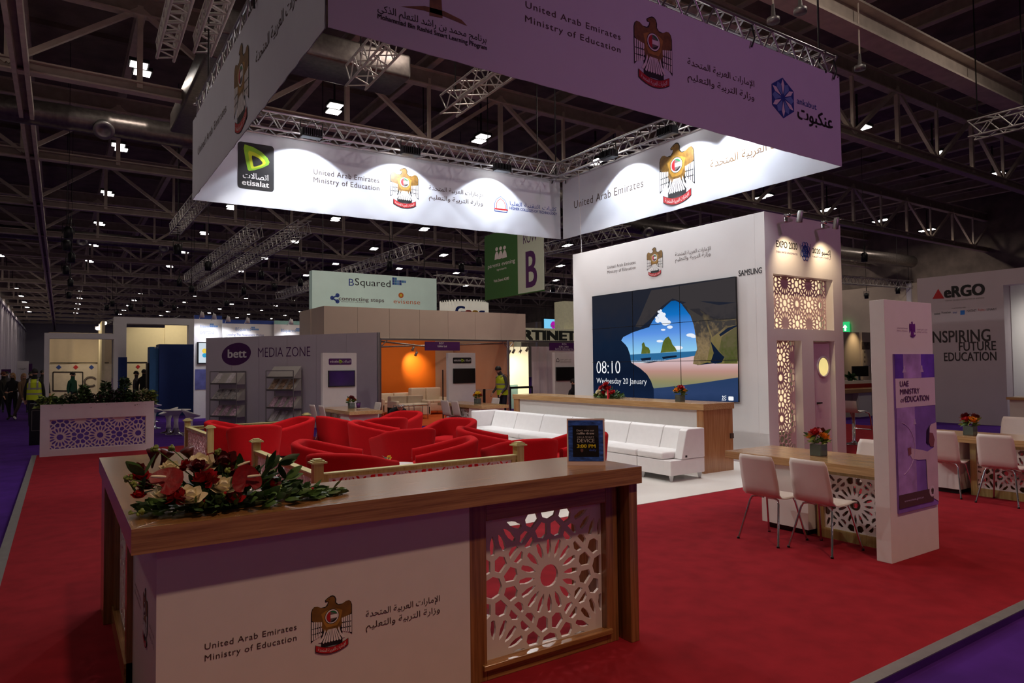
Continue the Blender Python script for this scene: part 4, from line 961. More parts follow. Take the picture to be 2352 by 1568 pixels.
# sign holder
sh = thing('sign_holder', 'acrylic sign holder with a blue raffle notice standing on the counter', 'sign', (2.5, 3.4, CZ1))
b0 = gz(1303, 1069, CZ1); b1 = gz(1391, 1069, CZ1); w_ = (b1-b0).length; hh = .297*w_/.21
dv = (b1-b0).normalized(); nv = V((dv.y, -dv.x, 0)); vv = (V((0, 0, 1))-nv*.16).normalized()
hh = .30
SF = FR(b0, dv, vv)
ACR = mat('clear_acrylic', (236, 214, 206), .15, var=.01)
m = MB(); m.add([SF.p(x, y, l) for l in (-.006, 0) for x, y in ((0, 0), (w_, 0), (w_, hh), (0, hh))], [(3, 2, 1, 0), (4, 5, 6, 7), (0, 1, 5, 4), (1, 2, 6, 5), (2, 3, 7, 6), (3, 0, 4, 7)], ACR)
m.add([b0, b1, b1-nv*.09, b0-nv*.09, b0+V((0, 0, .004)), b1+V((0, 0, .004)), b1-nv*.09+V((0, 0, .004)), b0-nv*.09+V((0, 0, .004))], [(3, 2, 1, 0), (4, 5, 6, 7), (0, 1, 5, 4), (1, 2, 6, 5), (2, 3, 7, 6), (3, 0, 4, 7)], ACR); part('acrylic_stand', m, sh)
m = MB(); BL = mat('blue_print', (52, 92, 180), .4, var=.75, scale=26, stretch=(.6, 1, 2.4)); gx_ = lambda a: a*w_
dec(m, SF, [(gx_(.04), .028), (gx_(.955), .028), (gx_(.955), .288), (gx_(.04), .288)], BL, .002)
dec(m, SF, [(gx_(.155), .056), (gx_(.835), .056), (gx_(.835), .255), (gx_(.155), .255)], mat('black_print', (26, 22, 24), .3), .0035)
dec(m, SF, [(gx_(.5), .255), (gx_(.835), .255), (gx_(.835), .17), (gx_(.56), .22)], mat('black_print_sheen', (44, 40, 42), .3), .004)
LT_ = mat('pale_print', (196, 190, 186), .5); YL_ = mat('yellow_print', (226, 206, 30), .5)
T = lambda s, x0, x1, y, h, mt, b=0: text(m, SF, s, gx_(x0), gx_(x1), y, h, mt, .005, bold=b)
T("Don't miss our", .26, .72, .217, .012, LT_, .01); T('raffle draw', .265, .72, .198, .013, LT_, .02); T('ON A SMART', .27, .715, .174, .012, LT_, -.005); T('DEVICE', .27, .725, .147, .022, LT_); T('3:00 PM', .265, .745, .113, .021, YL_, .02)
T('daily', .58, .77, .092, .014, mat('print_blue_script', (70, 100, 200), .5), .0); emblem(m, FR(SF.p(0, 0, .004), SF.u, SF.v), gx_(.39), .085, .022, ls=.0003, mono=mat('faded_print', (120, 80, 76), .5))
part('raffle_notice', m, sh)

# ================================================================== low fence round the lounge
def fence(name_label, a, b, group, posts=(1, 1), hid=None):
    a, b = V(a), V(b); d = (b-a).normalized(); L = (b-a).length; nrm = V((d.y, -d.x, 0))
    t = thing('fence_section', name_label, 'fence', tuple((a+b)/2), group=group)
    for k, p in enumerate((a, b)):
        if not posts[k]: continue
        m = MB(); m.box((p.x-.05, p.y-.05, 0), (p.x+.05, p.y+.05, .76), FEN, .003)
        for i, (w, z) in enumerate(((.078, .76), (.06, .775), (.04, .79))): m.box((p.x-w, p.y-w, z), (p.x+w, p.y+w, z+.016), FEN_L)
        part('post', m, t)
    M = Matrix(((d.x, nrm.x, 0, a.x), (d.y, nrm.y, 0, a.y), (0, 0, 1, 0), (0, 0, 0, 1)))
    m = MB(); m.box((.05, -.035, .60), (L-.05, .035, .64), FEN, 0, M); m.box((.05, -.045, .64), (L-.05, .045, .655), FEN_L, 0, M); part('top_rail', m, t)
    m = MB(); m.box((.05, -.03, .06), (L-.05, .03, .13), FEN, 0, M); m.box((.05, -.025, .13), (.11, .025, .60), FEN, 0, M); m.box((L-.11, -.025, .13), (L-.05, .025, .60), FEN, 0, M); part('panel_frame', m, t)
    f = FR(a, d, (0, 0, 1)) if nrm.dot(V((0, 0, CAMH))-a) > 0 or True else None
    m = MB(); lattice_on(m, f, .11, L-.11,   .13, .60, .2, PINKP, th=.012, strap=.024, border=.01); part('lattice_panel', m, t)
    return t
fence('front section of the low wooden lattice fence, behind the reception counter', (2.2, 6.93, 0), (4.68, 6.93, 0), 'low lattice fence sections')
fence('side section of the low wooden lattice fence nearest the counter flowers', (2.18, 9.45, 0), (2.2, 6.93, 0), 'low lattice fence sections', (1, 0))
fence('short side section of the low lattice fence farther back at the left', (2.02, 14.2, 0), (2.08, 12.2, 0), 'low lattice fence sections')
fence('rear section of the low lattice fence behind the far red armchairs', (2.02, 14.2, 0), (4.28, 14.2, 0), 'low lattice fence sections', (0, 1))

# ================================================================== red tub armchairs
def tub_chair(name, label, group):
    t = thing(name, label, 'armchair', (0, 0, 0), group=group, world=False)
    # plan: open towards -Y ; outline of the outer shell at the foot, widening upwards
    W_, D_, th, R = .425, .41, .1, .27
    path = [(-1, -W_, -D_), ] ; P = []
    P.append((-W_, -D_)); P.append((-W_, -D_*.3))
    for k in range(0, 9): a = PI-PI/2*k/8; P.append((-W_+R+R*math.cos(a), D_-R+R*math.sin(a)))
    for k in range(0, 9): a = PI/2-PI/2*k/8; P.append((W_-R+R*math.cos(a), D_-R+R*math.sin(a)))
    P.append((W_, -D_*.3)); P.append((W_, -D_))
    # resample evenly
    seg = [math.dist(P[i], P[i+1]) for i in range(len(P)-1)]; tot = sum(seg); N = 44; Q = []
    for k in range(N+1):
        s = tot*k/N; i = 0
        while i < len(seg)-1 and s > seg[i]: s -= seg[i]; i += 1
        f = min(1, s/seg[i]); Q.append((P[i][0]+(P[i+1][0]-P[i][0])*f, P[i][1]+(P[i+1][1]-P[i][1])*f))
    m = MB(); rows = []
    for k, (x, y) in enumerate(Q):
        p = V((x, y, 0)); dd = V((Q[min(k+1, N)][0]-Q[max(k-1, 0)][0], Q[min(k+1, N)][1]-Q[max(k-1, 0)][1], 0)).normalized(); n = V((-dd.y, dd.x, 0))  # outwards
        if n.dot(V((x, y+.1, 0))) < 0: n = -n
        back = max(0, (y+D_)/(2*D_)); h = .59+.18*(back**1.15)
        sec = [(-.045, .09), (.0, .40), (.028, h-.06), (.03, h-.03), (.018, h-.008), (-.008, h), (-.05, h), (-.078, h-.012), (-.088, h-.04), (-.085, .42), (-.09, .2)]
        rows.append([p+n*o+V((0, 0, z)) for o, z in sec])
    K = len(rows[0]); vs = [v for r in rows for v in r]
    fs = [(i*K+j, i*K+j+1, (i+1)*K+j+1, (i+1)*K+j) for i in range(N) for j in range(K-1)]+[(i*K+K-1, i*K, (i+1)*K, (i+1)*K+K-1) for i in range(N)]
    m.add(vs, fs, REDF, True); m.add(rows[0], [list(range(K))], REDF); m.add(rows[-1], [list(range(K))[::-1]], REDF)
    m.build('shell', t)
    m = MB(); m.box((-.33, -.415, .2), (.33, .3, .44), REDF, .035); m.build('seat_cushion', t)
    for x in (-.3, .3):
        for y in (-.3, .26):
            m = MB(); m.lathe([(0, 0), (.025, 0), (.03, .1), (0, .1)], BLACK, (x, y, 0), 10); m.build('foot', t)
    for x in (-.37, .37):
        m = MB(); m.lathe([(0, -.004), (.009, -.003), (.009, .0), (0, .0)], CHROME, n=10, M=Matrix.Translation((x*1.07, -.412, .47)) @ Matrix.Rotation(PI/2, 4, 'X')); m.build('stud', t)
    return t
chairs = [  # x, y, heading of the open front (degrees, 0 = towards the counter side -Y, +90 = towards +X)
    (2.98, 8.95, 62, 'red tub armchair by the side fence, open towards the orchid table'),
    (2.85, 7.75, 135, 'red tub armchair with its back to the front fence, behind the corner post'),
    (4.33, 8.2, -112, 'red tub armchair behind the middle of the front fence, opening left'),
    (5.24, 7.68, 168, 'red tub armchair behind the right end post of the front fence, back to the counter'),
    (5.62, 9.3, 60, 'red tub armchair in front of the white sofa, hollow side turned to us'),
    (6.2, 7.75, -100, 'red tub armchair half hidden behind the blue raffle notice'),
    (4.62, 10.1, 178, 'red tub armchair in the middle of the lounge seen square from behind'),
    (4.75, 11.7, 58, 'red tub armchair opening right behind the one seen square from behind'),
    (5.95, 11.05, -62, 'red tub armchair left of the white sofa corner, arm end with a silver stud'),
    (4.75, 13.45, 100, 'red tub armchair in front of the white station table, its tall back to the left'),
    (5.3, 12.6, 172, 'red tub armchair with a flat back rim, behind the middle of the lounge'),
    (6.1, 13.6, -60, 'red tub armchair highest at the rear, in front of the bald seated person'),
    (2.68, 13.62, 72, 'red tub armchair at the far left of the lounge, opening right'),
    (2.85, 12.5, 170, 'red tub armchair at the left with its broad back to the counter flowers'),
    (3.72, 13.5, -78, 'red tub armchair under the right brochure rack, opening left')]
proto = tub_chair('tub_armchair', chairs[0][3], 'red tub armchairs in the lounge')
for i, (x, y, a, lab) in enumerate(chairs):
    if i == 0: proto.location = (x, y, .006); proto.rotation_euler = (0, 0, math.radians(a))
    else: dup(proto, (x, y, .006), math.radians(a), lab)
# coffee table with an orchid
def coffee_table(x, y, lab):
    t = thing('coffee_table', lab, 'table', (x, y, .006)); m = MB(); m.lathe([(0, .40), (.3, .40), (.3, .425), (0, .425)], WHITE2, (x, y, .006), 32); part('tabletop', m, t)
    m = MB(); m.lathe([(0, 0), (.2, 0), (.2, .012), (.03, .03), (.03, .4), (0, .4)], CHROME, (x, y, .006), 24); part('pedestal', m, t)
coffee_table(3.75, 8.45, 'low round white table with the yellow orchid between the near red armchairs')
coffee_table(3.2, 14.0, 'low round white table between the three red armchairs at the far left')
oc = gy(890, 1050, 8.55)
t = thing('orchid', 'small yellow orchid flower standing on the low table between red armchairs', 'flowers', (oc.x, 8.55, .43)); m = MB()
m.lathe([(0, 0), (.035, 0), (.045, .1), (.04, .1), (.03, .01)], GLASS, (oc.x, 8.55, .431), 16); part('vase', m, t); m = MB()
m.tube([(oc.x, 8.55, .45), (oc.x-.01, 8.55, oc.z-.03), (oc.x, 8.53, oc.z)], .004, LEAF, 5); petal(m, (oc.x, 8.55, oc.z-.04), (1, -.2, .1), (0, 0, -1), .13, .02, .2, LEAF); petal(m, (oc.x, 8.55, oc.z-.03), (-.8, 0, .9), (0, 0, -1), .1, .012, .2, LEAF); part('stem', m, t); m = MB()
for k in range(6):
    a = 2*PI*k/6; petal(m, (oc.x, 8.53, oc.z), (math.cos(a), -.5, math.sin(a)), (0, -1, 0), .05, .02, .3, PETY)
m.ell((oc.x, 8.515, oc.z), (.012, .01, .012), PETO); part('bloom', m, t)

# ================================================================== white modular sofa and bar counter
SX0, SX1 = 7.43, 8.16
def sofa_module(lab, y0, y1, arm=None, axis='y', xs=None):
    t = thing('sofa_module', lab, 'sofa', ((SX0+SX1)/2, (y0+y1)/2, .006), group='white sofa modules along the bar')
    g = .006
    if axis == 'y':
        m = MB(); m.box((SX0, y0+g, .1), (SX1, y1-g, .32), LEATH, .012); part('base', m, t)
        sy0 = y0+(.16 if arm == 'near' else g)
        m = MB(); m.box((SX0-.01, sy0, .325), (SX1-.2, y1-g, .43), LEATH, .03); part('seat_cushion', m, t)
        m = MB(); pr = [(SX1-.25, .42), (SX1-.14, .74), (SX1-.1, .765), (SX1-.01, .76), (SX1, .74), (SX1, .325), (SX1-.25, .325)]
        M = Matrix(((1, 0, 0, 0), (0, 0, 1, y0+g), (0, 1, 0, 0), (0, 0, 0, 1)))
        m.prism([(a, b) for a, b in pr], y1-y0-2*g, LEATH, M); part('back_cushion', m, t, bev=.012)
        if arm == 'near':
            m = MB(); pr = [(SX0+.22, .325), (SX0+.34, .74), (SX0+.38, .765), (SX1, .765), (SX1, .325)]
            m.prism(pr, .15, LEATH, Matrix(((1, 0, 0, 0), (0, 0, 1, y0-.0), (0, 1, 0, 0), (0, 0, 0, 1)))); part('end_panel', m, t, bev=.012)
            m = MB(); m.box((SX0+.3, y0-.003, .35), (SX0+.34, y0, .38), BLACK); part('maker_tab', m, t, 'small black tab')
        ys = (y0+.06, y1-.06)
        xs = (SX0+.06, SX1-.06)
    else:
        x0, x1 = xs
        m = MB(); m.box((x0+g, y0, .1), (SX0-.02, y1-.2, .32), LEATH, .012); m.box((x0+g, y1-.18, .1), (x1, y1, .32), LEATH, .012); part('base', m, t)
        m = MB(); m.box((x0+g, y0-.01, .325), (SX0-.02, y1-.2, .43), LEATH, .03); part('seat_cushion', m, t)
        m = MB(); m.box((x0+g, y1-.18, .325), (x1, y1, .765), LEATH, .03); part('back_cushion', m, t)
        xs = (x0+.06, x1-.06); ys = (y0+.06, y1-.06)
    for x in xs:
        for y in ys:
            m = MB(); m.lathe([(.022, 0), (.05, .095), (.05, .1)], ALU, (x, y, .006), 4, smooth=False); part('leg', m, t)
ysq = [7.03]+[gx(px, py, SX1-.06).y for px, py in ((1532, 975), (1455, 968), (1394, 962))]
ysq += [ysq[-1]+(gx(1140, 947, SX1-.1).y-ysq[-1])*k/4 for k in (1, 2, 3, 4)]
names = ['white sofa module at the near end of the row, with an end panel', 'white sofa module second from the near end, beside the raffle notice', 'white sofa module third from the near end, right behind the raffle notice', 'white sofa module fourth from the near end, its seat hidden by a red armchair', 'white sofa module fifth from the near end', 'white sofa module sixth from the near end', 'white sofa module next to the far sofa corner']
for i in range(7): sofa_module(names[i], ysq[i], ysq[i+1], 'near' if i == 0 else None)
yc = ysq[-1]
xc = gy(1083, 951, yc+.15).x
sofa_module('white sofa module returning to the left at the far end of the row', yc-.45, yc+.19, axis='x', xs=(xc, SX1))
bar = thing('bar_counter', 'long wooden bar counter with a white front below the video wall', 'counter', (8.8, 9.5, 0))
BX, BXR = 8.44, 9.18; by0 = 7.28; by1 = gx(1177, 914, BX).y
m = MB(); m.box((BX, by0, 1.0), (BXR, by1, 1.1), OAK_Y, .003); part('worktop', m, bar)
m = MB(); m.box((BX+.02, by0+.02, 0), (BXR-.02, by0+.16, 1.0), OAK_Z, .002); part('near_end_panel', m, bar)
m = MB(); m.box((BX+.02, by1-.2, 0), (BXR-.02, by1-.02, 1.0), OAK_Z, .002); part('far_end_panel', m, bar)
m = MB(); m.box((BX+.06, by0+.16, 0), (BX+.09, by1-.2, 1.0), WHITE2); part('front_panel', m, bar)
m = MB(); m.box((BXR-.1, by0-.004, .52), (BXR-.03, by0+.02, .6), INKB); part('socket_cover', m, bar)

# vases with small bouquets
def bouquet(lab, x, y, z, cols, seed, s=1.0, name='flower_vase'):
    rr = random.Random(seed); t = thing(name, lab, 'flowers', (x, y, z))
    m = MB(); m.box((x-.05*s, y-.05*s, z), (x+.05*s, y+.05*s, z+.1*s), GLASS, .006); part('glass_cube', m, t)
    m = MB(); m.box((x-.043*s, y-.043*s, z+.006), (x+.043*s, y+.043*s, z+.095*s), LEAFD, .004)
    sp = []
    for k in range(46):
        a = rr.random()*2*PI; e = rr.uniform(.3, 1); sp.append((V((x, y, z+.11*s))+V((math.cos(a)*.03, math.sin(a)*.03, rr.uniform(-.01, .05)))*s, V((math.cos(a)*e, math.sin(a)*e, rr.uniform(-.1, 1))).normalized()))
    leaf_cloud(m, sp, rr, [LEAF, LEAFD, LEAFY], (.04*s, .09*s), .012*s)
    part('foliage', m, t, kind='stuff')
    for k, c in enumerate(cols):
        a = 2*PI*k/len(cols)+seed; m = MB(); rose(m, (x+math.cos(a)*.05*s, y+math.sin(a)*.05*s, z+(.165+.035*(k % 2))*s), .046*s, c, (math.cos(a)*.5, math.sin(a)*.5, 1)); part('rose', m, t)
    return t
p = gx(1562, 920, 8.75); bouquet('small glass cube vase of orange and red roses on the bar counter', 8.75, p.y, 1.1, [PETO, PETR, PETO, PETR, PETO], 3, 1.2)
p = gx(1400, 915, 8.75)
fb = thing('flower_arrangement', 'low arrangement of red and cream flowers with a red ribbon on the bar counter', 'flowers', (8.75, p.y, 1.1))
rr = random.Random(5); m = MB(); sp = []
for k in range(170):
    a = rr.random()*2*PI; e = rr.random()**.6; x, y = math.cos(a)*.16*e, math.sin(a)*.36*e; z = .02+.2*(1-e)*rr.random(); sp.append((V((8.75+x, p.y+y, 1.1+z)), V((x*3, y*2, .2+z*3)).normalized()))
m.lathe([(0, 0), (1, 0), (.9, 1), (0, 1)], LEAFD, n=16, M=Matrix.Translation((8.75, p.y, 1.1)) @ Matrix.Diagonal((.12, .26, .06, 1)))
leaf_cloud(m, sp, rr, [LEAF, LEAFD], (.05, .1), .016); part('foliage', m, fb, kind='stuff')
for dy, dz, r, mt in ((.1, .2, .05, PETR), (0, .22, .05, PETD), (-.08, .19, .05, PETR), (.2, .12, .045, PETW), (-.2, .12, .045, PETR), (.05, .1, .05, PETR), (-.1, .1, .05, PETW), (.12, .08, .04, PETW), (.28, .06, .035, LEAFY), (-.02, .27, .045, PETR)):
    m = MB(); rose(m, (8.64, p.y+dy, 1.1+dz), r*1.25, mt, (-.6, dy, .8)); part('rose', m, fb)
m = MB(); RB = mat('red_ribbon', (206, 26, 44), .35)
for k in range(4): petal(m, (8.6, p.y-.12-.02*k, 1.28-.03*k), (-.3, -.6+.2*k, -1), (-1, 0, 0), .16, .022, .2, RB)
part('ribbon', m, fb)

# ================================================================== cafe chairs and meeting tables
def cafe_chair(label, group):
    """bent plywood shell on four chrome legs, front towards +X"""
    t = thing('cafe_chair', label, 'chair', (0, 0, 0), group=group, world=False)
    pr = [(.235, .425), (.21, .445), (.15, .452), (.05, .438), (-.06, .432), (-.13, .445), (-.165, .475), (-.185, .53), (-.205, .62), (-.225, .72), (-.245, .80), (-.255, .845)]
    wd = [.17, .19, .2, .205, .205, .205, .205, .205, .205, .2, .195, .175]
    m = MB(); n = 9; vs = []
    for l in (0, -.011):
        for i, ((x, z), w) in enumerate(zip(pr, wd)):
            a = pr[max(i-1, 0)]; b = pr[min(i+1, len(pr)-1)]; d = V((b[0]-a[0], 0, b[1]-a[1])).normalized(); nn = V((d.z, 0, -d.x))
            for k in range(n+1):
                y = -w+2*w*k/n; c = (y/w)**2*(.016 if i > 6 else .004); vs.append(V((x, y, z))-nn*l*-1+ (V((c, 0, 0)) if i > 6 else V((0, 0, c))))
    K = n+1; N = len(pr); o = N*K
    fs = [(i*K+k, i*K+k+1, (i+1)*K+k+1, (i+1)*K+k) for i in range(N-1) for k in range(n)]; fs += [[o+q for q in f[::-1]] for f in fs]
    for i in range(N-1): fs += [(i*K, (i+1)*K, o+(i+1)*K, o+i*K), (i*K+n, o+i*K+n, o+(i+1)*K+n, (i+1)*K+n)]
    for k in range(n): fs += [(k, o+k, o+k+1, k+1), ((N-1)*K+k, (N-1)*K+k+1, o+(N-1)*K+k+1, o+(N-1)*K+k)]
    m.add(vs, fs, mat('white_moulded_ply', (226, 214, 206), .38, var=.02), True); m.build('seat_shell', t)
    for x, y, bx in ((.2, .19, .12), (.2, -.19, .12), (-.2, .2, -.1), (-.2, -.2, -.1)):
        m = MB(); sg = 1 if y > 0 else -1
        m.tube([(bx, .02*sg, .425), (bx, .1*sg, .425), (bx+(x-bx)*.12, .145*sg, .415), (bx+(x-bx)*.25, .16*sg, .38), (x*1.18, y*1.12, 0.0)], .0105, CHROME, 8); m.build('leg', t)
        m = MB(); m.lathe([(0, 0), (.014, 0), (.013, .02), (0, .02)], BLACK, (x*1.18, y*1.12, 0), 8); m.build('foot_cap', t)
    return t
cpro = cafe_chair('white cafe chair nearest the white sofa, at the near meeting table', 'white cafe chairs at the meeting tables')
cpro.location = (5.86, 4.22, 0); cpro.rotation_euler = (0, 0, 0)
dc = lambda x, y, a, lab: dup(cpro, (x, y, 0), math.radians(a), lab)
dc(5.95, 3.72, -3, 'white cafe chair beside the white poster pillar, at the near meeting table')
dc(7.5, 4.2, 180, 'white cafe chair on the far side of the near meeting table, half behind the pillar')
def station_table(lab, x0, x1, y0, y1, cab, lat, side='front', group='wooden meeting tables'):
    """table with wooden top, white cabinet between cab y's, lattice board between lat y's"""
    t = thing('meeting_table', lab, 'table', ((x0+x1)/2, (y0+y1)/2, 0), group=group)
    m = MB(); m.box((x0, y0, .68), (x1, y1, .76), OAK_Y, .004); part('tabletop', m, t)
    m = MB(); m.box((x0+.04, cab[0], .06), (x1-.04, cab[1], .68), WHITE2, .003); part('cabinet', m, t)
    m = MB(); m.box((x0+.09, cab[0]+.04, 0), (x1-.09, cab[1]-.04, .06), BLACK); part('plinth', m, t)
    for k, xx in enumerate((x0+.14, x1-.2)):
        m = MB(); a, b = lat
        m.box((xx, a, 0), (xx+.06, a+.07, .68), FEN); m.box((xx, b-.07, 0), (xx+.06, b, .68), FEN); m.box((xx, a+.07, 0), (xx+.06, b-.07, .1), FEN); m.box((xx, a+.07, .63), (xx+.06, b-.07, .68), FEN); part('lattice_frame', m, t)
        m = MB(); lattice_on(m, FX(xx+.025), -(b-.07), -(a+.07), .1, .63, .22, LATT, th=.014, strap=.026, border=.008); part('lattice_panel', m, t)
    return t
TX0 = 6.2
station_table('wooden meeting table with white cabinet behind the two near cafe chairs', TX0, TX0+.84, 3.26, 5.06, (4.08, 4.62), (3.28, 4.05))
p = gx(1880, 1033, 6.62); bouquet('small glass vase of yellow and red roses on the near meeting table', 6.62, p.y, .76, [PETO, PETR, PETO, PETD], 8, 1.25)
T2X = gx(2240, 1000, 9.7)
station_table('wooden meeting table at the right edge, behind the white poster pillar', 9.72, 10.5, 2.8, 4.95, (4.2, 4.62), (2.9, 4.12))
p = gx(2228, 975, 9.95); bouquet('small glass vase of orange and dark red roses on the right table', 9.95, p.y, .76, [PETO, PETD, PETO, PETD, PETR], 4, 1.25)
def seat_from_back(px, py, z, a):   # chair placed by the top of its back
    q = gz(px, py, z); r = math.radians(a); return q.x+.25*math.cos(r), q.y+.25*math.sin(r)
dc(9.6, 3.64, 0, 'white cafe chair seen from behind at the right table, near the right edge')
dc(9.66, 4.3, 4, 'white cafe chair at the right table, its back hidden by the poster pillar')
x, y = seat_from_back(2335, 958, .84, 180); dc(x, y, 180, 'white cafe chair on the far side of the right table')
# poster pillar
pil = thing('poster_pillar', 'tall white pillar board with a purple ministry poster at the right', 'display board', (6.4, 3.18, 0))
KX0, KX1 = gy(2046, 1200, 3.12).x, gy(2157, 1240, 3.12).x; KZ = 2.275
m = MB(); m.box((KX0, 3.12, 0), (KX1, 3.25, KZ), WHITE, .003); part('board', m, pil)
FK = FY(3.12)
A = lambda *q: [at(FK, *p) for p in q]
x0, z1 = at(FK, 2050, 813); x1 = at(FK, 2152, 1165)[0]; z0 = at(FK, 2058, 1180)[1]
PU = lambda n, c, v=.35, s=5: mat(n, c, .5, var=v, scale=s)
m = MB(); m.box((x0, 3.105, z0), (x1, 3.12, z1), PU('poster_violet', (140, 106, 196), .3, 3)); po = part('poster', m, pil)
FQ = FY(3.105); w_ = x1-x0; h_ = z1-z0
m = MB(); R = lambda a, b, c, d, mt, l=.002: dec(m, FQ, [(x0+w_*a, z0+h_*c), (x0+w_*b, z0+h_*c), (x0+w_*b, z0+h_*d), (x0+w_*a, z0+h_*d)], mt, l)
R(0, 1, .845, 1, PU('poster_indigo', (104, 66, 184))); R(.2, .65, .845, 1, PU('poster_lilac', (176, 142, 208)), .003)
R(0, 1, .66, .845, mat('poster_white', (224, 206, 222), .5, var=.02))
R(0, .45, .05, .66, PU('poster_lilac', (176, 142, 208)), .0025)
for cx, cz, s in ((.22, .9, .05), (.66, .9, .05), (.44, .56, .04)):
    dec(m, FQ, [(x0+w_*cx+dx*s*w_*2, z0+h_*cz+dz*s) for dx, dz in ((-.5, -.5), (.5, -.5), (.2, .2), (.2, .7), (-.2, .7), (-.2, .2))], mat('poster_pale', (196, 172, 214), .5), .004)
m.tube([FQ.p(x0+w_*(.02+.4*math.sin(t)), z0+h_*(.4+.17*math.cos(t)), .003) for t in [.25+2.6*k/20 for k in range(21)]], .004, mat('poster_pale', (196, 172, 214), .5), 4)
WHc = mat('poster_white_cloth', (214, 190, 206), .5, var=.06)
dec(m, FQ, [(x0+w_*a, z0+h_*b) for a, b in ((.3, .355), (.34, .395), (.6, .375), (.74, .36), (.9, .38), (1, .42), (1, .02), (.72, .08), (.7, .31), (.5, .315), (.34, .33))], WHc, .0045)
dec(m, FQ, [(x0+w_*a, z0+h_*b) for a, b in ((.76, .5), (.86, .535), (1, .545), (1, .42), (.92, .385), (.84, .42))], WHc, .0048)
dec(m, FQ, [(x0+w_*a, z0+h_*b) for a, b in ((.78, .485), (.9, .475), (.94, .43), (.9, .385), (.82, .39), (.76, .44))], mat('poster_skin', (140, 84, 92), .5), .005)
dec(m, FQ, [(x0+w_*a, z0+h_*b) for a, b in ((.24, .4), (.32, .405), (.33, .36), (.26, .35))], mat('poster_skin', (140, 84, 92), .5), .005)
dec(m, FQ, [(x0+w_*a, z0+h_*b) for a, b in ((.74, .5), (.82, .53), (.8, .46), (.78, .4), (.72, .42))], mat('poster_dark', (46, 24, 60), .5), .0052)
R(0, .86, .03, .115, mat('poster_brown', (88, 62, 66), .5, var=.02), .0055)
dec(m, FQ, circ(.055, x0+w_*.83, z0+h_*.1, 24), WHc, .006); dec(m, FQ, circ(.046, x0+w_*.83, z0+h_*.1, 24), mat('poster_white', (224, 206, 222)), .0065)
emblem(m, FR(FQ.o+FQ.n*.006, FQ.u, FQ.v), x0+w_*.83, z0+h_*.08, .055, ls=.0002, mono=INKB)
T = lambda s, a, b, c, h, mt, **k: text(m, FQ, s, x0+w_*a, x0+w_*b, z0+h_*c, h_*h, mt, .006, **k)
T('UAE', .1, .31, .795, .034, INKP, bold=.008); T('MINISTRY', .1, .58, .745, .034, INKP, bold=.008); T('of', .1, .2, .695, .03, INKP, shear=.2); T('EDUCATION', .22, .82, .695, .036, INKP, bold=.01)
T('www.moe.gov.ae', .12, .6, .065, .014, mat('poster_pale', (196, 172, 214)))
part('poster_print', m, po)
MONO = mat('purple_print', (112, 40, 140), .5)
crest(FK, (2095, 738), (2095, 774), 'pillar_crest', pil, 0, mono=MONO)
m = MB(); GV = mat('grey_violet_ink', (140, 100, 140), .5)
for s, a, b in ((UAE_EN[0], (2060, 754), (2084, 755)), (UAE_EN[1], (2060, 760), (2084, 761)), (UAE_AR[0], (2105, 757), (2129, 758)), (UAE_AR[1], (2105, 763), (2129, 763))): textpx(m, FK, s, a, b, 3, GV)
part('pillar_lettering', m, pil)
def wires(parent, pts):
    m = MB(); [m.tube([q, (q[0], q[1], 15.22)], .02, DARK, 4) for q in pts]; part('hanging_wire', m, parent)
# ================================================================== planter at the left
plt = thing('planter_box', 'white planter box with a pierced lattice front and mixed shrubs at the carpet corner', 'planter', (.7, 16.9, 0))
PX0, PX1, PY, PZ = -.33, 1.72, 16.75, 1.05
f_ = FY(PY); a0 = at(f_, 106, 1032); a1 = at(f_, 333, 955)
m = MB(); q = lambda x0, x1, z0, z1: m.box((x0, PY, z0), (x1, PY+.06, z1), WHITE)
wx0, wx1 = PX0+.16, PX1-.16; wz0, wz1 = .13, .74
q(PX0, PX1, wz1, PZ); q(PX0, PX1, 0, wz0); q(PX0, wx0, wz0, wz1); q(wx1, PX1, wz0, wz1)
m.box((PX0, PY+.06, 0), (PX0+.03, PY+.4, PZ), WHITE); m.box((PX1-.03, PY+.06, 0), (PX1, PY+.4, PZ), WHITE); m.box((PX0+.03, PY+.37, .74), (PX1-.03, PY+.4, PZ), WHITE); m.box((PX0+.03, PY+.06, .84), (PX1-.03, PY+.37, .87), WHITE); part('box', m, plt)
m = MB(); lattice_on(m, FY(PY+.05), wx0, wx1, wz0, wz1, .235, LATT, th=.012, strap=.022, border=.01, first=(.02, -.06)); part('lattice_panel', m, plt)
m = MB(); m.box((PX0+.03, PY+.06, .87), (PX1-.03, PY+.37, 1.0), mat('soil', (44, 32, 24), .95)); part('soil', m, plt)
rr = random.Random(21)
PLT = [(-.22, .22, LEAFY, 'leafy_shrub'), (.0, .2, LEAF, 'leafy_shrub'), (.18, .26, mat('white_heather', (170, 160, 130), .7), 'heather'), (.42, .42, LEAF, 'conifer'), (.62, .24, mat('purple_leaf', (58, 26, 38), .6, var=.4), 'purple_shrub'), (.82, .5, LEAFD, 'conifer'), (.98, .3, mat('purple_leaf', (58, 26, 38)), 'purple_shrub'), (1.16, .58, LEAFD, 'conifer'), (1.34, .26, LEAF, 'leafy_shrub'), (1.5, .3, mat('white_heather', (170, 160, 130)), 'heather'), (1.62, .3, LEAFY, 'leafy_shrub'), (.3, .22, LEAFD, 'leafy_shrub'), (1.42, .2, LEAFD, 'leafy_shrub')]
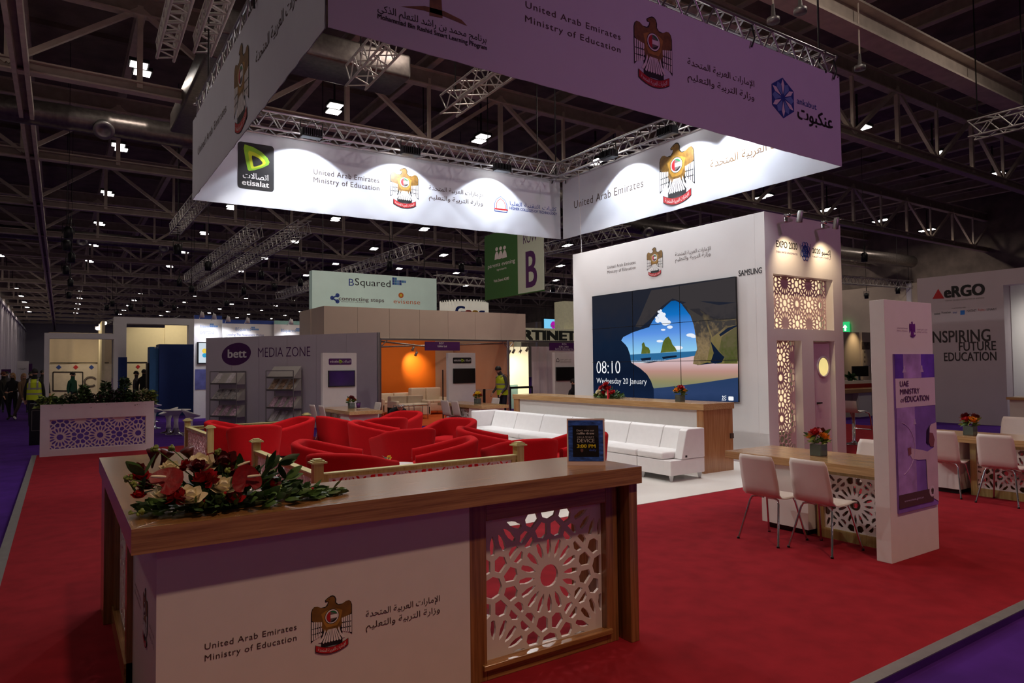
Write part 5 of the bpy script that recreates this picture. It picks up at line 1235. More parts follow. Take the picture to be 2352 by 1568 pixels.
for x, h, mt, nm in PLT:
    m = MB(); base = V((x, PY+.2, .98)); m.tube([base, base+V((0, 0, h*.8))], [.012, .004], mat('bark', (60, 44, 30), .9), 5); sp = []
    for k in range(330):
        u_ = rr.random(); a = rr.random()*2*PI; rad = (.16*(1-u_*.85) if nm == 'conifer' else .17*math.sqrt(1-u_*u_*.8))*math.sqrt(rr.random())
        sp.append((base+V((math.cos(a)*rad, math.sin(a)*rad*.8, u_*h)), V((math.cos(a), math.sin(a)-.4, rr.uniform(-.3, .9))).normalized()))
    leaf_cloud(m, sp, rr, [mt, mt, LEAFD], (.05, .11), .016); tag(part(nm, m, plt), kind='stuff')

# ================================================================== media zone wall
ma, mb_ = gz(473, 776, 2.75), gz(868, 763, 2.75); ma = V((ma.x, ma.y, 0)); mb_ = V((mb_.x, mb_.y, 0)); md = (mb_-ma).normalized()
FM = FR(ma, md, (0, 0, 1)); ML = (mb_-ma).length
mz = thing('media_wall', 'grey panel wall with a purple oval and media zone lettering', 'booth wall', tuple((ma+mb_)/2))
m = MB()
for k in range(6):
    m.prism([(ML*k/6+.004, -.05), (ML*(k+1)/6-.004, -.05), (ML*(k+1)/6-.004, 2.75), (ML*k/6+.004, 2.75)], -.08, GREYW, FM.M())
m.prism([(0, -.05), (ML, -.05), (ML, 2.745), (0, 2.745)], -.07, ALUD, FM.M(0, 0, -.006)); part('wall_panels', m, mz)
m = MB(); c = at(FM, 543, 813); A = lambda *q: [at(FM, *p) for p in q]
e0 = [at(FM, 543+34*math.cos(t)*.98-4*math.sin(t), 813-25*math.sin(t)-9*math.cos(t)*.8) for t in [2*PI*k/36 for k in range(36)]]
dec(m, FM, e0, INKP, .004); part('logo_oval', m, mz)
m = MB(); textpx(m, FM, 'bett', (524, 822), (566, 820), 19, INKW, bold=.015, lift=.008); textpx(m, FM, 'MEDIA ZONE', (593, 820), (713, 818), 22, INKP, lift=.006, bold=-.01); part('lettering', m, mz)
m = MB(); m.tube([FM.p(ML, -.05, -.03), FM.p(ML, 2.75, -.03)], .05, ALU, 8); part('edge_post', m, mz)
# brochure racks
MAGS = [mat('magazine_pink', (226, 176, 196), .4, var=.6, scale=14), mat('magazine_grey', (176, 172, 172), .4, var=.7, scale=14), mat('magazine_brown', (170, 142, 118), .4, var=.7, scale=14), mat('magazine_white', (212, 204, 208), .4, var=.3, scale=14)]
def rack(lab, px0, px1, ptop, levels, labs):
    x0 = at(FM, px0, ptop)[0]; x1 = at(FM, px1, ptop)[0]; zt = at(FM, px0, ptop)[1]; d = .42
    t = thing('brochure_rack', lab, 'rack', tuple(FM.p((x0+x1)/2, -.05, d/2)))
    m = MB()
    for x in (x0, x1):
        for l in (.04, d): m.tube([FM.p(x, -.05, l), FM.p(x, zt, l)], .014, ALUD, 6)
    for l in (.04, d): m.tube([FM.p(x0, zt, l), FM.p(x1, zt, l)], .014, ALUD, 6)
    part('frame', m, t)
    for k, z in enumerate(levels):
        zz = at(FM, px0, z)[1]; m = MB()
        m.add([FM.p(x0, zz, d), FM.p(x1, zz, d), FM.p(x1, zz+.36, .06), FM.p(x0, zz+.36, .06)], [(0, 1, 2, 3), (3, 2, 1, 0)], WHITE2); m.add([FM.p(x0, zz, d), FM.p(x1, zz, d), FM.p(x1, zz+.05, d), FM.p(x0, zz+.05, d)], [(0, 1, 2, 3), (3, 2, 1, 0)], ALUD)
        for xx in (x0, x1): m.add([FM.p(xx, zz, d), FM.p(xx, zz+.36, .06), FM.p(xx, zz, .06)], [(0, 1, 2), (2, 1, 0)], WHITE2)
        part('shelf', m, t)
        n, mt, gl = labs[k]
        for i in range(n):
            a = x0+.05+(x1-x0-.06)*i/max(n, 1); b = a+.2; m = MB(); L = lambda x, s: FM.p(x, zz+.03+.3*s, d-.05-.27*s)
            q = [L(a, 0), L(b, 0), L(b, 1), L(a, 1)]; up_ = V((0, 0, .012))+FM.n*.012
            m.add(q+[p+up_ for p in q], [(3, 2, 1, 0), (4, 5, 6, 7), (0, 1, 5, 4), (1, 2, 6, 5), (2, 3, 7, 6), (3, 0, 4, 7)], MAGS[mt])
            o = m.build('magazine'); tag(o, gl, 'magazine', gl)
rack('left brochure rack against the grey media zone wall, three shelves showing', 506, 566, 853, (882, 918, 955), [(2, 3, 'white and pink magazine on the top shelf of the left rack'), (3, 1, 'dark grey magazine on the middle shelf of the left rack'), (3, 0, 'pink magazine on the lowest visible shelf of the left rack')])
rack('right brochure rack against the grey media zone wall, its top shelf empty', 633, 695, 851, (868, 896, 936, 968), [(0, 0, ''), (3, 2, 'brown cover magazine on the second shelf of the right rack'), (3, 0, 'pink magazine on the third shelf of the right rack'), (3, 3, 'pale magazine on the bottom shelf of the right rack')])

# ================================================================== station kiosks with screens
def kiosk(lab, px0, px1, top, Y, sign, scr, patch_m, scr_m, txt=None):
    F = FY(Y); x0 = at(F, px0, top)[0]; x1 = at(F, px1, top)[0]; zt = at(F, px0, top)[1]
    t = thing('station_kiosk', lab, 'display board', ((x0+x1)/2, Y, 0))
    m = MB(); m.box((x0, Y, 0), (x1, Y+.14, zt), WHITE, .004); part('board', m, t)
    if sign:
        a, b = at(F, sign[0], sign[1]), at(F, sign[2], sign[3]); m = MB(); cx, cz = (a[0]+b[0])/2, (a[1]+b[1])/2; w, h = b[0]-a[0], a[1]-b[1]
        m.prism(rrect(w, h, .03), .012, patch_m, F.M(cx, cz, 0)); F2 = FY(Y-.012)
        text(m, F2, 'etisalat', cx-w*.45, cx-w*.06, cz-h*.14, h*.36, INKW, .003); text(m, F2, arab('اتصالات'), cx+w*.1, cx+w*.45, cz-h*.14, h*.36, INKW, .003)
        etisalat_mark(m, FR(F2.o+F2.n*.001, F2.u, F2.v), cx+.01, cz, h*.62); part('sponsor_plate', m, t)
    a, b = at(F, scr[0], scr[1]), at(F, scr[2], scr[3]); m = MB(); m.box((a[0], Y-.05, b[1]), (b[0], Y, a[1]), BLACK, .006); sc_ = part('television', m, t)
    m = MB(); m.box((a[0]+.02, Y-.054, b[1]+.025), (b[0]-.02, Y-.05, a[1]-.02), scr_m); part('screen', m, sc_)
    return t, F
kiosk('white kiosk board with a purple lit television before the grey media zone wall', 741, 819, 810, 16.8, (755, 823, 807, 837), (753, 851, 814, 887), INKP, SCRNP)
kiosk('white kiosk board with a switched off television beside the orange booth', 1030, 1092, 810, 16.8, (1040, 821, 1082, 834), (1040, 846, 1090, 879), INKK, SCRN)
t, F = kiosk('white kiosk board with a black television next to the video wall tower', 1274, 1345, 809, 17.2, None, (1276, 843, 1322, 873), INKK, SCRN)
m = MB(); c = at(F, 1281, 827); dec(m, F, [(c[0]+x*.35, c[1]+y*.35) for x, y in ((-.17, -.17), (.17, -.17), (.17, .02), (.12, .12), (0, .2), (-.12, .12), (-.17, .02))], INKK, .003); dec(m, F, [(c[0]+x*.24, c[1]+y*.24) for x, y in ((-.17, -.17), (.17, -.17), (.17, .02), (.12, .12), (0, .2), (-.12, .12), (-.17, .02))], WHITE, .005)
textpx(m, F, arab('كليات التقنية العليا'), (1287, 827), (1312, 827), 3, INKG); textpx(m, F, 'HIGHER COLLEGES OF TECHNOLOGY', (1287, 832), (1312, 832), 2.5, INKG); part('lettering', m, t)
station_table('wooden meeting table in front of the kiosk with the purple lit television', 5.35, 6.13, 14.6, 16.75, (14.75, 15.3), (15.35, 16.3))
station_table('wooden meeting table in front of the kiosk beside the orange booth', 8.65, 9.45, 14.4, 16.75, (14.55, 15.1), (15.15, 16.2))
for px, py, z, a, lab in ((727, 929, .84, 2, 'white cafe chair at the table by the media zone wall, left of the pair'), (748, 931, .84, 0, 'white cafe chair at the table by the media zone wall, right of the pair'), (861, 924, .84, 180, 'white cafe chair on the far side of the table by the media zone wall'), (1029, 919, .84, 3, 'white cafe chair at the table by the orange booth, left of the pair'), (1052, 920, .84, 0, 'white cafe chair at the table by the orange booth, right of the pair'), (1133, 914, .84, 180, 'white cafe chair on the far side of the table by the orange booth')):
    x, y = seat_from_back(px, py, z, a); dc(x-(.12 if a < 90 else -.1), y, a, lab)
p = gx(807, 938, 5.85); bouquet('small glass vase of dark red roses on the table by the media zone wall', 5.85, p.y, .76, [PETR, PETD, PETO, PETD], 6, 1.3)
p = gx(1097, 922, 9.1); bouquet('small glass vase of yellow and red flowers on the table by the orange booth', 9.1, p.y, .76, [PETO, PETY, PETR, PETD], 9, 1.4)
p = gz(849, 936, .76); p.x = min(p.x, 5.98); p.y = min(p.y, 16.3)
t = thing('paper_cup', 'purple paper cup on the table by the media zone wall', 'cup', (p.x, p.y, .76)); m = MB(); m.lathe([(0, 0), (.04, 0), (.055, .13), (.05, .13), (.038, .01), (0, .01)], INKP, (p.x, p.y, .76), 20); part('cup_body', m, t); m = MB(); m.lathe([(.054, .125), (.058, .128), (.058, .136), (.045, .14), (0, .14)], BLACK, (p.x, p.y, .76), 20); part('cup_lid', m, t)
t = thing('notebook', 'open notebook lying beside the purple paper cup', 'book', (p.x+.05, p.y-.2, .76)); m = MB(); m.box((p.x-.12, p.y-.32, .761), (p.x+.16, p.y-.1, .772), CREAMW, .002); part('pages', m, t)

# ================================================================== shell scheme booths with the cream fascia
YF = 20.5; FF = FY(YF)
fx0 = at(FF, 744, 702)[0]; fx1 = at(FF, 1207, 720)[0]; fz0, fz1 = 2.67, 3.64
bo = thing('shell_booth', 'shell scheme booths under a long cream fascia, one with a glowing orange wall', 'booth', ((fx0+fx1)/2, YF+1.5, -.05))
m = MB(); n = 7
for k in range(n): m.box((fx0+(fx1-fx0)*k/n+.004, YF, fz0), (fx0+(fx1-fx0)*(k+1)/n-.004, YF+.06, fz1), CREAMW)
part('fascia', m, bo)
ys = gx(688, 712, fx0).y
m = MB(); [m.box((fx0, YF+.06+(ys-YF)*k/2, fz0), (fx0+.06, YF+(ys-YF)*(k+1)/2, fz1), CREAMW) for k in (0, 1)]; part('fascia_return', m, bo)
pa = at(FF, 872, 900)[0]; pb = at(FF, 1167, 900)[0]
m = MB()
for x in (pa, pb, at(FF, 1326, 900)[0]): m.tube([(x, YF-.02, -.05), (x, YF-.02, fz0)], .055, ALU, 8)
part('post', m, bo)
m = MB(); m.box((pa, YF-.05, fz0-.06), (at(FF, 1330, 800)[0], YF+.03, fz0), ALU)
for x in (pa, pb): m.tube([(x+.04, YF-.02, fz0-.28), (x+.28, YF-.02, fz0-.03)], .018, ALU, 6); m.tube([(x-.04, YF-.02, fz0-.28), (x-.28, YF-.02, fz0-.03)], .018, ALU, 6)
m.tube([(pa, YF, fz0-.1), (pb, 24.4, fz0-.25)], .03, ALUD, 6); m.tube([(pb, YF, fz0-.12), (pa, 24.4, fz0-.2)], .03, ALUD, 6); part('header_rail', m, bo)
YB = 24.6; FB = FY(YB); ox1 = at(FB, 1000, 850)[0]; ox0 = at(FB, 870, 850)[0]-.6
m = MB(); m.box((ox0, YB, -.05), (ox1, YB+.06, fz0+.3), mat('orange_wall', (226, 112, 8), .7, var=.02, scale=2)); part('orange_wall', m, bo)
CURT = mat('beige_curtain', (196, 160, 132), .8, var=.03, scale=2)
def curtain(mb, x0, x1, y, z0, z1, mt, amp=.03, step=.09, lam=.3):
    n = int((x1-x0)/step); vs = [V((x0+(x1-x0)*i/n, y+amp*math.sin(2*PI*(x1-x0)*i/n/lam+math.sin(i*.7)), z)) for z in (z0, z1) for i in range(n+1)]
    mb.add(vs, [(i, i+1, n+2+i, n+1+i) for i in range(n)], mt, True)
m = MB(); curtain(m, ox1-.05, at(FB, 1172, 850)[0]+.2, YB, -.05, fz0+.3, CURT, .015, .08, .9); part('beige_curtain', m, bo)
m = MB(); xx = at(FB, 1172, 850)[0]; m.box((pb+.02, YF+.1, -.05), (pb+.06, YB, fz0), CURT); part('side_curtain', m, bo)
YC = 24.0; FC = FY(YC); c0 = at(FC, 1168, 850)[0]; c1 = at(FC, 1214, 850)[0]
m = MB(); m.box((c0-.2, YC, -.05), (c1, YC+.05, 2.55), mat('lit_cream_panel', (238, 222, 186), .7, var=.02)); part('cream_wall', m, bo)
m = MB(); m.box((c1+.05, YC-.2, -.05), (c1+.5, YC-.16, 2.4), mat('pale_green_panel', (190, 206, 190), .6)); m.box((c0-.1, YC-.25, -.05), (c0+.3, YC-.2, .95), mat('pale_teal_panel', (170, 214, 206), .5)); part('side_panel', m, bo)
m = MB(); FD = FY(22.0); curtain(m, at(FD, 1221, 850)[0], at(FD, 1276, 850)[0]+1.5, 22.0, -.05, 2.5, mat('white_curtain', (226, 212, 206), .8, var=.02), .05, .04, .42); part('white_curtain', m, bo)
m = MB(); textpx(m, FF, 'B257', (1008, 788), (1020, 788), 5, INKW); textpx(m, FF, 'B257', (1008, 788), (1020, 788), 5, INKW)
for s_, x0, y0, x1, y1, lines in (('name_board', 976, 784, 1056, 805, (('B257', 1009, 1019, 790, 4), ('Ubikki Ltd', 1005, 1026, 797, 4.5))), ('name_board', 1262, 787, 1330, 805, (('B256', 1291, 1301, 792, 4), ('KUPA, CHINA', 1284, 1306, 798, 4), ('SanTrek Technology Co.,', 1275, 1317, 803, 4)))):
    F3 = FY(YF-.07); a, b = at(F3, x0, y0), at(F3, x1, y1); m = MB(); m.box((a[0], YF-.07, b[1]), (b[0], YF-.05, a[1]), INKP)
    for s, u0, u1, yy, h in lines: textpx(m, F3, s, (u0, yy), (u1, yy), h, INKW)
    part(s_, m, bo)
for k, (px, py) in enumerate(((949, 800), (956, 812), (1170, 808), (1180, 806), (1195, 807), (1211, 802))):
    Y = YB-.9 if k < 2 else YC-1.0; p = gy(px, py, Y); t = thing('clip_spotlight', ['small spotlight above the orange wall, upper one', 'small spotlight above the orange wall, lower one', 'small spotlight by the cream booth wall, first from the post', 'small spotlight by the cream booth wall, second from the post', 'small spotlight by the cream booth wall, third from the post', 'small spotlight by the cream booth wall, beside the white curtain'][k], 'spotlight', p)
    qd = V((-.1, .7, -.8)).to_track_quat('Z', 'Y').to_matrix().to_4x4(); m = MB(); m.lathe([(0, -.09), (.045, -.08), (.05, .07), (.055, .09), (.04, .08), (0, .06)], ALUD, n=12, M=Matrix.Translation(p) @ qd); part('lamp_head', m, t)
    m = MB(); m.tube([p, p+V((0, 0, .2))], .012, ALUD, 5); part('stem', m, t)
    if k > 1: m = MB(); m.prism(circ(.038, n=12), .004, LAMPW, Matrix.Translation(p) @ qd @ Matrix.Translation((0, 0, .07))); part('lamp_glass', m, t)
p = gy(950, 806, YB-.75); spot('clip_spot_light', p, gy(950, 838, YB), 130, (1, .78, .4), 70, 1, .03)
p = gy(1190, 806, YC-1.0); spot('clip_spot_light', p+V((0, 0, -.1)), gy(1192, 870, YC), 170, (1, .86, .6), 100, 1, .1)
spot('booth_fill_light', (11, 22.3, 3.6), (11, 22.6, 0), 90, (1, .8, .62), 150, 1, .4)
spot('booth_fill_light', (9, 18.5, 8.4), (10, 27, 5.6), 420, (1, .93, .86), 70, 1, .3)  # added beam without a fixture, brightens the hanging cube sign
spot('booth_fill_light', (12, 16.5, 7.5), (10.5, 20.6, 2.6), 300, (1, .88, .8), 110, 1, .4)  # added from the aisle side, no lamp there, to brighten the cream fascia
# cream sofas, table and people barrier
def cream_sofa(lab, x0, x1, y0, y1, h):
    t = thing('cream_sofa', lab, 'sofa', ((x0+x1)/2, (y0+y1)/2, -.03)); z = -.03
    m = MB(); m.box((x0, y0, z+.12), (x1, y1, z+.42), CREAML, .03); part('base', m, t)
    n = max(1, round((x1-x0)/.7))
    for k in range(n): m = MB(); m.box((x0+(x1-x0)*k/n+.01, y1-.28, z+.3), (x0+(x1-x0)*(k+1)/n-.01, y1, z+h), CREAML, .05); part('back_cushion', m, t)
    for k in range(n): m = MB(); m.box((x0+(x1-x0)*k/n+.01, y0+.02, z+.42), (x0+(x1-x0)*(k+1)/n-.01, y1-.28, z+.52), CREAML, .04); part('seat_cushion', m, t)
    for xx in (x0, x1-.12): m = MB(); m.box((xx, y0, z+.1), (xx+.12, y1, z+.62), CREAML, .04); part('arm', m, t)
    m = MB(); [m.tube([(xx, yy, z), (xx, yy, z+.12)], .02, CHROME, 6) for xx in (x0+.08, x1-.08) for yy in (y0+.08, y1-.08)]; part('legs', m, t)
s0 = gy(878, 940, 23.2).x
cream_sofa('cream leather sofa against the orange wall at the left', s0, s0+1.45, 23.2, 24.1, .80)
cream_sofa('cream leather sofa in front of the one at the orange wall', gy(905, 930, 21.4).x, gy(984, 930, 21.4).x, 21.2, 22.0, .78)
cream_sofa('cream leather sofa under the beige curtain', gy(955, 930, 23.0).x, gy(1026, 930, 23.0).x, 22.8, 23.7, .98)
t = thing('side_table', 'thin chrome and glass table before the cream sofas', 'table', (gy(950, 950, 20.7).x, 20.7, -.03)); xx0, xx1 = gy(915, 950, 20.7).x, gy(986, 950, 20.7).x; m = MB()
zz = gy(950, 931, 20.7).z
for a in (xx0, (xx0+xx1)/2, xx1-.05): m.tube([(a, 20.7, -.03), (a, 20.7, zz)], .014, CHROME, 6); m.tube([(a, 21.1, -.03), (a, 21.1, zz)], .014, CHROME, 6)
m.tube([(xx0, 20.7, zz), (xx1, 20.7, zz)], .014, CHROME, 6); part('frame', m, t); m = MB(); m.box((xx0, 20.68, zz), (xx1, 21.12, zz+.012), GLASS); part('glass_top', m, t)
def barrier_post(lab, px, ptop, Y, wide=.03):
    p = gy(px, ptop, Y); t = thing('barrier_post', lab, 'post', (p.x, Y, -.03)); m = MB(); m.tube([(p.x, Y, -.01), (p.x, Y, p.z)], wide, DARK, 10); part('pole', m, t); m = MB(); m.lathe([(0, 0), (.16, 0), (.15, .02), (.04, .04), (0, .04)], DARK, (p.x, Y, -.035), 20); part('foot', m, t); return p
barrier_post('slim steel post standing left of the kiosk by the orange booth', 1017, 849, 19.0, .02)
p1 = barrier_post('dark barrier post with a belt behind the table by the orange booth', 1112, 893, 18.6, .045)
t = thing('barrier_belt', 'pale belt strung from the dark barrier post to both sides', 'belt', (p1.x, p1.y, p1.z-.05)); m = MB(); m.box((gy(1092, 893, 18.6).x-.6, 18.59, p1.z-.04), (gy(1165, 893, 18.6).x, 18.6, p1.z-.015), CREAMW); part('belt_strap', m, t)
p2 = gy(1172, 889, 21.2); p3 = gy(1222, 889, 21.2); t = thing('barrier_rail', 'black rail across the front of the lit cream booth', 'rail', (p2.x, 21.2, -.05)); m = MB(); m.box((p2.x, 21.18, p2.z-.06), (p3.x, 21.22, p2.z+.02), BLACK); m.tube([(p3.x, 21.2, -.05), (p3.x, 21.2, p2.z)], .03, BLACK, 8); m.tube([(p2.x, 21.2, -.05), (p2.x, 21.2, p2.z)], .03, BLACK, 8); part('rail_bar', m, t)

# ================================================================== signs above the booths
YQ = 27.0; FQ = FY(YQ); a = at(FQ, 717, 622); b = at(FQ, 1003, 710)
cu_ = thing('cube_sign', 'pale green hanging cube sign with three software logos', 'sign', ((a[0]+b[0])/2, YQ, b[1]-.4))
CUBE = mat('pale_green_sign', (202, 226, 212), .6, var=.05, scale=1, emit=.12)  # faint glow put into the sign colour to lift its brightness
m = MB(); m.box((a[0], YQ, b[1]-.5), (b[0], YQ+.4, at(FQ, 860, 630)[1]), CUBE); part('sign_box', m, cu_); wires(cu_, [(a[0]+.5, YQ+.2, a[1]-.2), (b[0]-.5, YQ+.2, a[1]-.4)])
m = MB(); textpx(m, FQ, 'B', (801, 656), (813, 656), 16, INKBL); textpx(m, FQ, 'Squared', (815, 656), (897, 658), 16, INKK)
c = at(FQ, 901, 642); e = (at(FQ, 906, 642)[0]-c[0])
for i in range(6):
    for j in range(3):
        if (j == 0 and i > 1) or (j == 2 and i > 3): continue
        dec(m, FQ, [(c[0]+e*(i*1.08+u), c[1]-e*(j*1.08+v)) for u, v in ((0, 0), (0, -1), (1, -1), (1, 0))], (INKBL, mat('steel_blue_ink', (60, 130, 180), .5), INKCY)[(i*7+j*3) % 3], .004)
textpx(m, FQ, 'connecting steps', (778, 690), (882, 693), 9, INKG, bold=.01); textpx(m, FQ, 'assessment software', (783, 694), (837, 695), 3, INKG); textpx(m, FQ, 'evisense', (904, 697), (965, 698), 10, ORGI)
for px, py, r in ((763, 684, 5), (775, 678, 5), (775, 692, 5)): cc_ = at(FQ, px, py); dec(m, FQ, circ(r*.0173*1.0, cc_[0], cc_[1], 18), INKBL, .004)
for p, q in (((763, 684), (775, 678)), ((763, 684), (775, 692))):
    p, q = at(FQ, *p), at(FQ, *q); m.tube([FQ.p(*p, .002), FQ.p(*q, .002)], .03, INKBL, 5)
c = at(FQ, 921, 678); dec(m, FQ, circ(.12, c[0], c[1], 20), ORGI, .004); dec(m, FQ, circ(.06, c[0], c[1], 16), PETY, .006)
part('lettering', m, cu_)
XR = 14.0; FRr = FX(XR); a = at(FRr, 1114, 689); b = at(FRr, 1249, 665); mid = at(FRr, 1190, 676)[0]; zt = 6.9
rb = thing('row_banner', 'hanging two colour banner, green with three figures and white with a big letter B', 'banner', (XR, -(a[0]+b[0])/2, a[1]))
GRN = mat('green_banner', (58, 112, 52), .7, var=.03); PGR = mat('pale_green_banner', (206, 222, 200), .7, var=.02)
m = MB(); m.box((XR, -a[0], a[1]), (XR+.03, -mid, zt), GRN); part('green_cloth', m, rb); m = MB(); m.box((XR, -mid, a[1]), (XR+.03, -b[0], zt), PGR); part('white_cloth', m, rb)
m = MB(); m.tube([(XR+.015, -a[0], a[1]), (XR+.015, -b[0], a[1])], .03, GRN, 6); part('bottom_bar', m, rb); wires(rb, [(XR+.015, -a[0]-.3, zt), (XR+.015, -b[0]+.3, zt)])
m = MB(); textpx(m, FRr, 'parents evening', (1121, 617), (1183, 602), 9, INKW); textpx(m, FRr, 'system', (1141, 622), (1163, 617), 5, INKW); textpx(m, FRr, 'Visit Stand A200', (1134, 648), (1169, 642), 6, INKW, bold=.01)
textpx(m, FRr, 'ROW', (1202, 560), (1234, 552), 22, INKP); textpx(m, FRr, 'B', (1209, 660), (1233, 656), 82, INKP, bold=.012)
for px, h in ((1141, 15), (1150, 18), (1159, 18)):
    c = at(FRr, px, 572-(px-1141)*.2); k = at(FRr, px+1, 572)[0]-at(FRr, px, 572)[0]; kv = at(FRr, px, 571)[1]-at(FRr, px, 572)[1]
    dec(m, FRr, circ(k*3.2, c[0], c[1], 14, ry=kv*4.5), INKW, .004); dec(m, FRr, [(c[0]+k*x*.8, c[1]-kv*y) for x, y in ((-2, 6), (-5, 12), (-6.5, 24), (6.5, 23), (5, 12), (2, 6))], INKW, .004)
part('lettering', m, rb)
Yg = 46; c = gy(1066, 700, Yg); w = gy(1115, 700, Yg).x-gy(1017, 700, Yg).x
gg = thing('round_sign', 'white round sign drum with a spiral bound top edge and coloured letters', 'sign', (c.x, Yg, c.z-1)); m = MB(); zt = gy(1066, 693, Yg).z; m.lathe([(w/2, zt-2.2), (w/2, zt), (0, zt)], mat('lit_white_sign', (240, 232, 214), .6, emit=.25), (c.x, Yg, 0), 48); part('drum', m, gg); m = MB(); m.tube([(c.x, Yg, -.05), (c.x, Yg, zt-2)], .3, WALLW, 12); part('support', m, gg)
m = MB()
for k in range(26):
    t_ = PI+PI*k/25; m.tube([(c.x+w/2*1.02*math.cos(t_), Yg+w/2*1.02*math.sin(t_), zt-.12), (c.x+w/2*1.02*math.cos(t_), Yg+w/2*1.02*math.sin(t_), zt+.08)], .05, INKK, 5)
part('binding_ring', m, gg)
m = MB(); FG = FY(Yg-w/2-.02); z0 = at(FG, 1060, 726)[1]; hh = at(FG, 1060, 703)[1]-z0
for s, a_, b_, mt in (('G', 1047, 1067, INKBL), ('o', 1069, 1083, INKR), ('o', 1085, 1098, mat('amber_ink', (240, 180, 40), .5)), ('g', 1100, 1112, INKBL)): text(m, FG, s, at(FG, a_, 712)[0], at(FG, b_, 712)[0], z0, hh*(1 if s == 'G' else .95), mt, bold=.03)
part('letters', m, gg)
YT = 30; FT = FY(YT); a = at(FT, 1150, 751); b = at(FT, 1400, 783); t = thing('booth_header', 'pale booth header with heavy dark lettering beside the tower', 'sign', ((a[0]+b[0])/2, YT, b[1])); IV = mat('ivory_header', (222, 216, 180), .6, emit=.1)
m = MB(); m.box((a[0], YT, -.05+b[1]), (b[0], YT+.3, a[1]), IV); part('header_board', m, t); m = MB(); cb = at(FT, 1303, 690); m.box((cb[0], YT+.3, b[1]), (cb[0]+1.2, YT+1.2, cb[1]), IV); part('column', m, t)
m = MB(); textpx(m, FT, 'FORTINET', (1151, 780), (1322, 780), 22, mat('dark_olive_ink', (44, 50, 40), .6), bold=.04); part('lettering', m, t)
m = MB(); m.box((a[0]+1, YT, -.05), (a[0]+1.3, YT+.3, b[1]), IV); m.box((b[0]-1.3, YT, -.05), (b[0]-1, YT+.3, b[1]), IV); part('support', m, t)
Yp = 44; FP2 = FY(Yp); a = at(FP2, 1247, 729); b = at(FP2, 1322, 752); t = thing('hanging_screen', 'bright blue hanging screen with a purple oval far behind the header', 'screen', ((a[0]+b[0])/2, Yp, b[1])); m = MB(); m.box((a[0], Yp, b[1]-1), (b[0], Yp+.2, a[1]), BLACK); part('casing', m, t); wires(t, [(a[0]+.3, Yp+.1, a[1]), (b[0]-.3, Yp+.1, a[1])])
m = MB(); dec(m, FP2, [(a[0]+.1, b[1]-.9), (b[0]-.1, b[1]-.9), (b[0]-.1, a[1]-.1), (a[0]+.1, a[1]-.1)], ramp_emit('blue_screen', 0, [(0, (120, 200, 240)), (60, (120, 200, 240))], 1), .004); c = at(FP2, 1271, 746); dec(m, FP2, circ(.26, c[0], c[1], 24, ry=.3), ramp_emit('magenta_screen', 0, [(0, (170, 20, 160)), (60, (170, 20, 160))], 1), .01); textpx(m, FP2, 'bett', (1264, 750), (1279, 750), 6, INKW, lift=.02); part('picture', m, t)

# ================================================================== booths at the far left
def frame_booth(lab, Y, pts, depth, mt=WALLW, name='white_frame'):
    """goal post frame: outer and inner pixels on the plane Y"""
    F = FY(Y); (x0, zt), (x1, _) = at(F, pts[0], pts[1]), at(F, pts[2], pts[1]); ix0 = at(F, pts[3], pts[1])[0]; ix1 = at(F, pts[4], pts[1])[0]; iz = at(F, pts[0], pts[5])[1]
    t = thing('exhibition_booth', lab, 'booth', ((x0+x1)/2, Y, -.05))
    m = MB(); m.box((x0, Y, -.05), (ix0, Y+depth, iz), mt); m.box((ix1, Y, -.05), (x1, Y+depth, iz), mt); part('post', m, t); m = MB(); m.box((x0, Y, iz), (x1, Y+depth, zt), mt); part('lintel', m, t); return t, F
t, F = frame_booth('white goal post booth frame at the far left behind the planter', 29.5, (102, 764, 272, 114, 262, 777), .4)
t2, F2 = frame_booth('taller white booth frame with a blue foot next to the blue block', 30.5, (262, 727, 447, 291, 434, 742), .5)
a, b = at(F2, 271, 820), at(F2, 291, 890); m = MB(); BLUE = mat('royal_blue_panel', (18, 48, 110), .6); m.box((a[0], 30.44, -.05), (b[0], 30.5, a[1]), BLUE); part('blue_panel', m, t2)
Yw = 35.0; Fw = FY(Yw)
t = thing('booth_backdrop', 'cream curtain over whiteboards with small diamond signs, behind the far left frame', 'booth wall', (at(Fw, 180, 850)[0], Yw, -.05)); m = MB(); curtain(m, at(Fw, 112, 800)[0], at(Fw, 257, 800)[0], Yw, at(Fw, 180, 836)[1], at(Fw, 180, 764)[1], mat('pale_curtain', (214, 196, 168), .8, var=.02), .05, .1, 1.1); part('curtain', m, t)
m = MB(); m.box((at(Fw, 112, 800)[0], Yw-.05, -.05), (at(Fw, 257, 800)[0], Yw+.1, at(Fw, 180, 836)[1]), mat('whiteboard', (222, 208, 188), .6)); part('lower_wall', m, t)
m = MB()
F3 = FY(Yw-.06)
for px, mt in ((135, INKBL), (174, INKR), (210, INKBL)): c = at(F3, px, 843); dec(m, F3, [(c[0], c[1]-.1), (c[0]+.1, c[1]), (c[0], c[1]+.1), (c[0]-.1, c[1])], mt, .01)
for q0, q1 in (((115, 833), (250, 833)), ((122, 854), (190, 854)), ((122, 897), (190, 897)), ((122, 854), (122, 897)), ((190, 854), (190, 897))):
    u0, u1 = at(F3, *q0), at(F3, *q1); m.tube([F3.p(*u0, .01), F3.p(*u1, .01)], .025, DARK, 4)
c = at(F3, 208, 876); m.tube([F3.p(c[0]+.22*math.cos(t_)*1.0, c[1]+.2*math.sin(t_), .01) for t_ in [.6+4.9*k/14 for k in range(15)]], .04, INKG, 5)
part('wall_signs', m, t)
Yi = 36.5; Fi_ = FY(Yi)
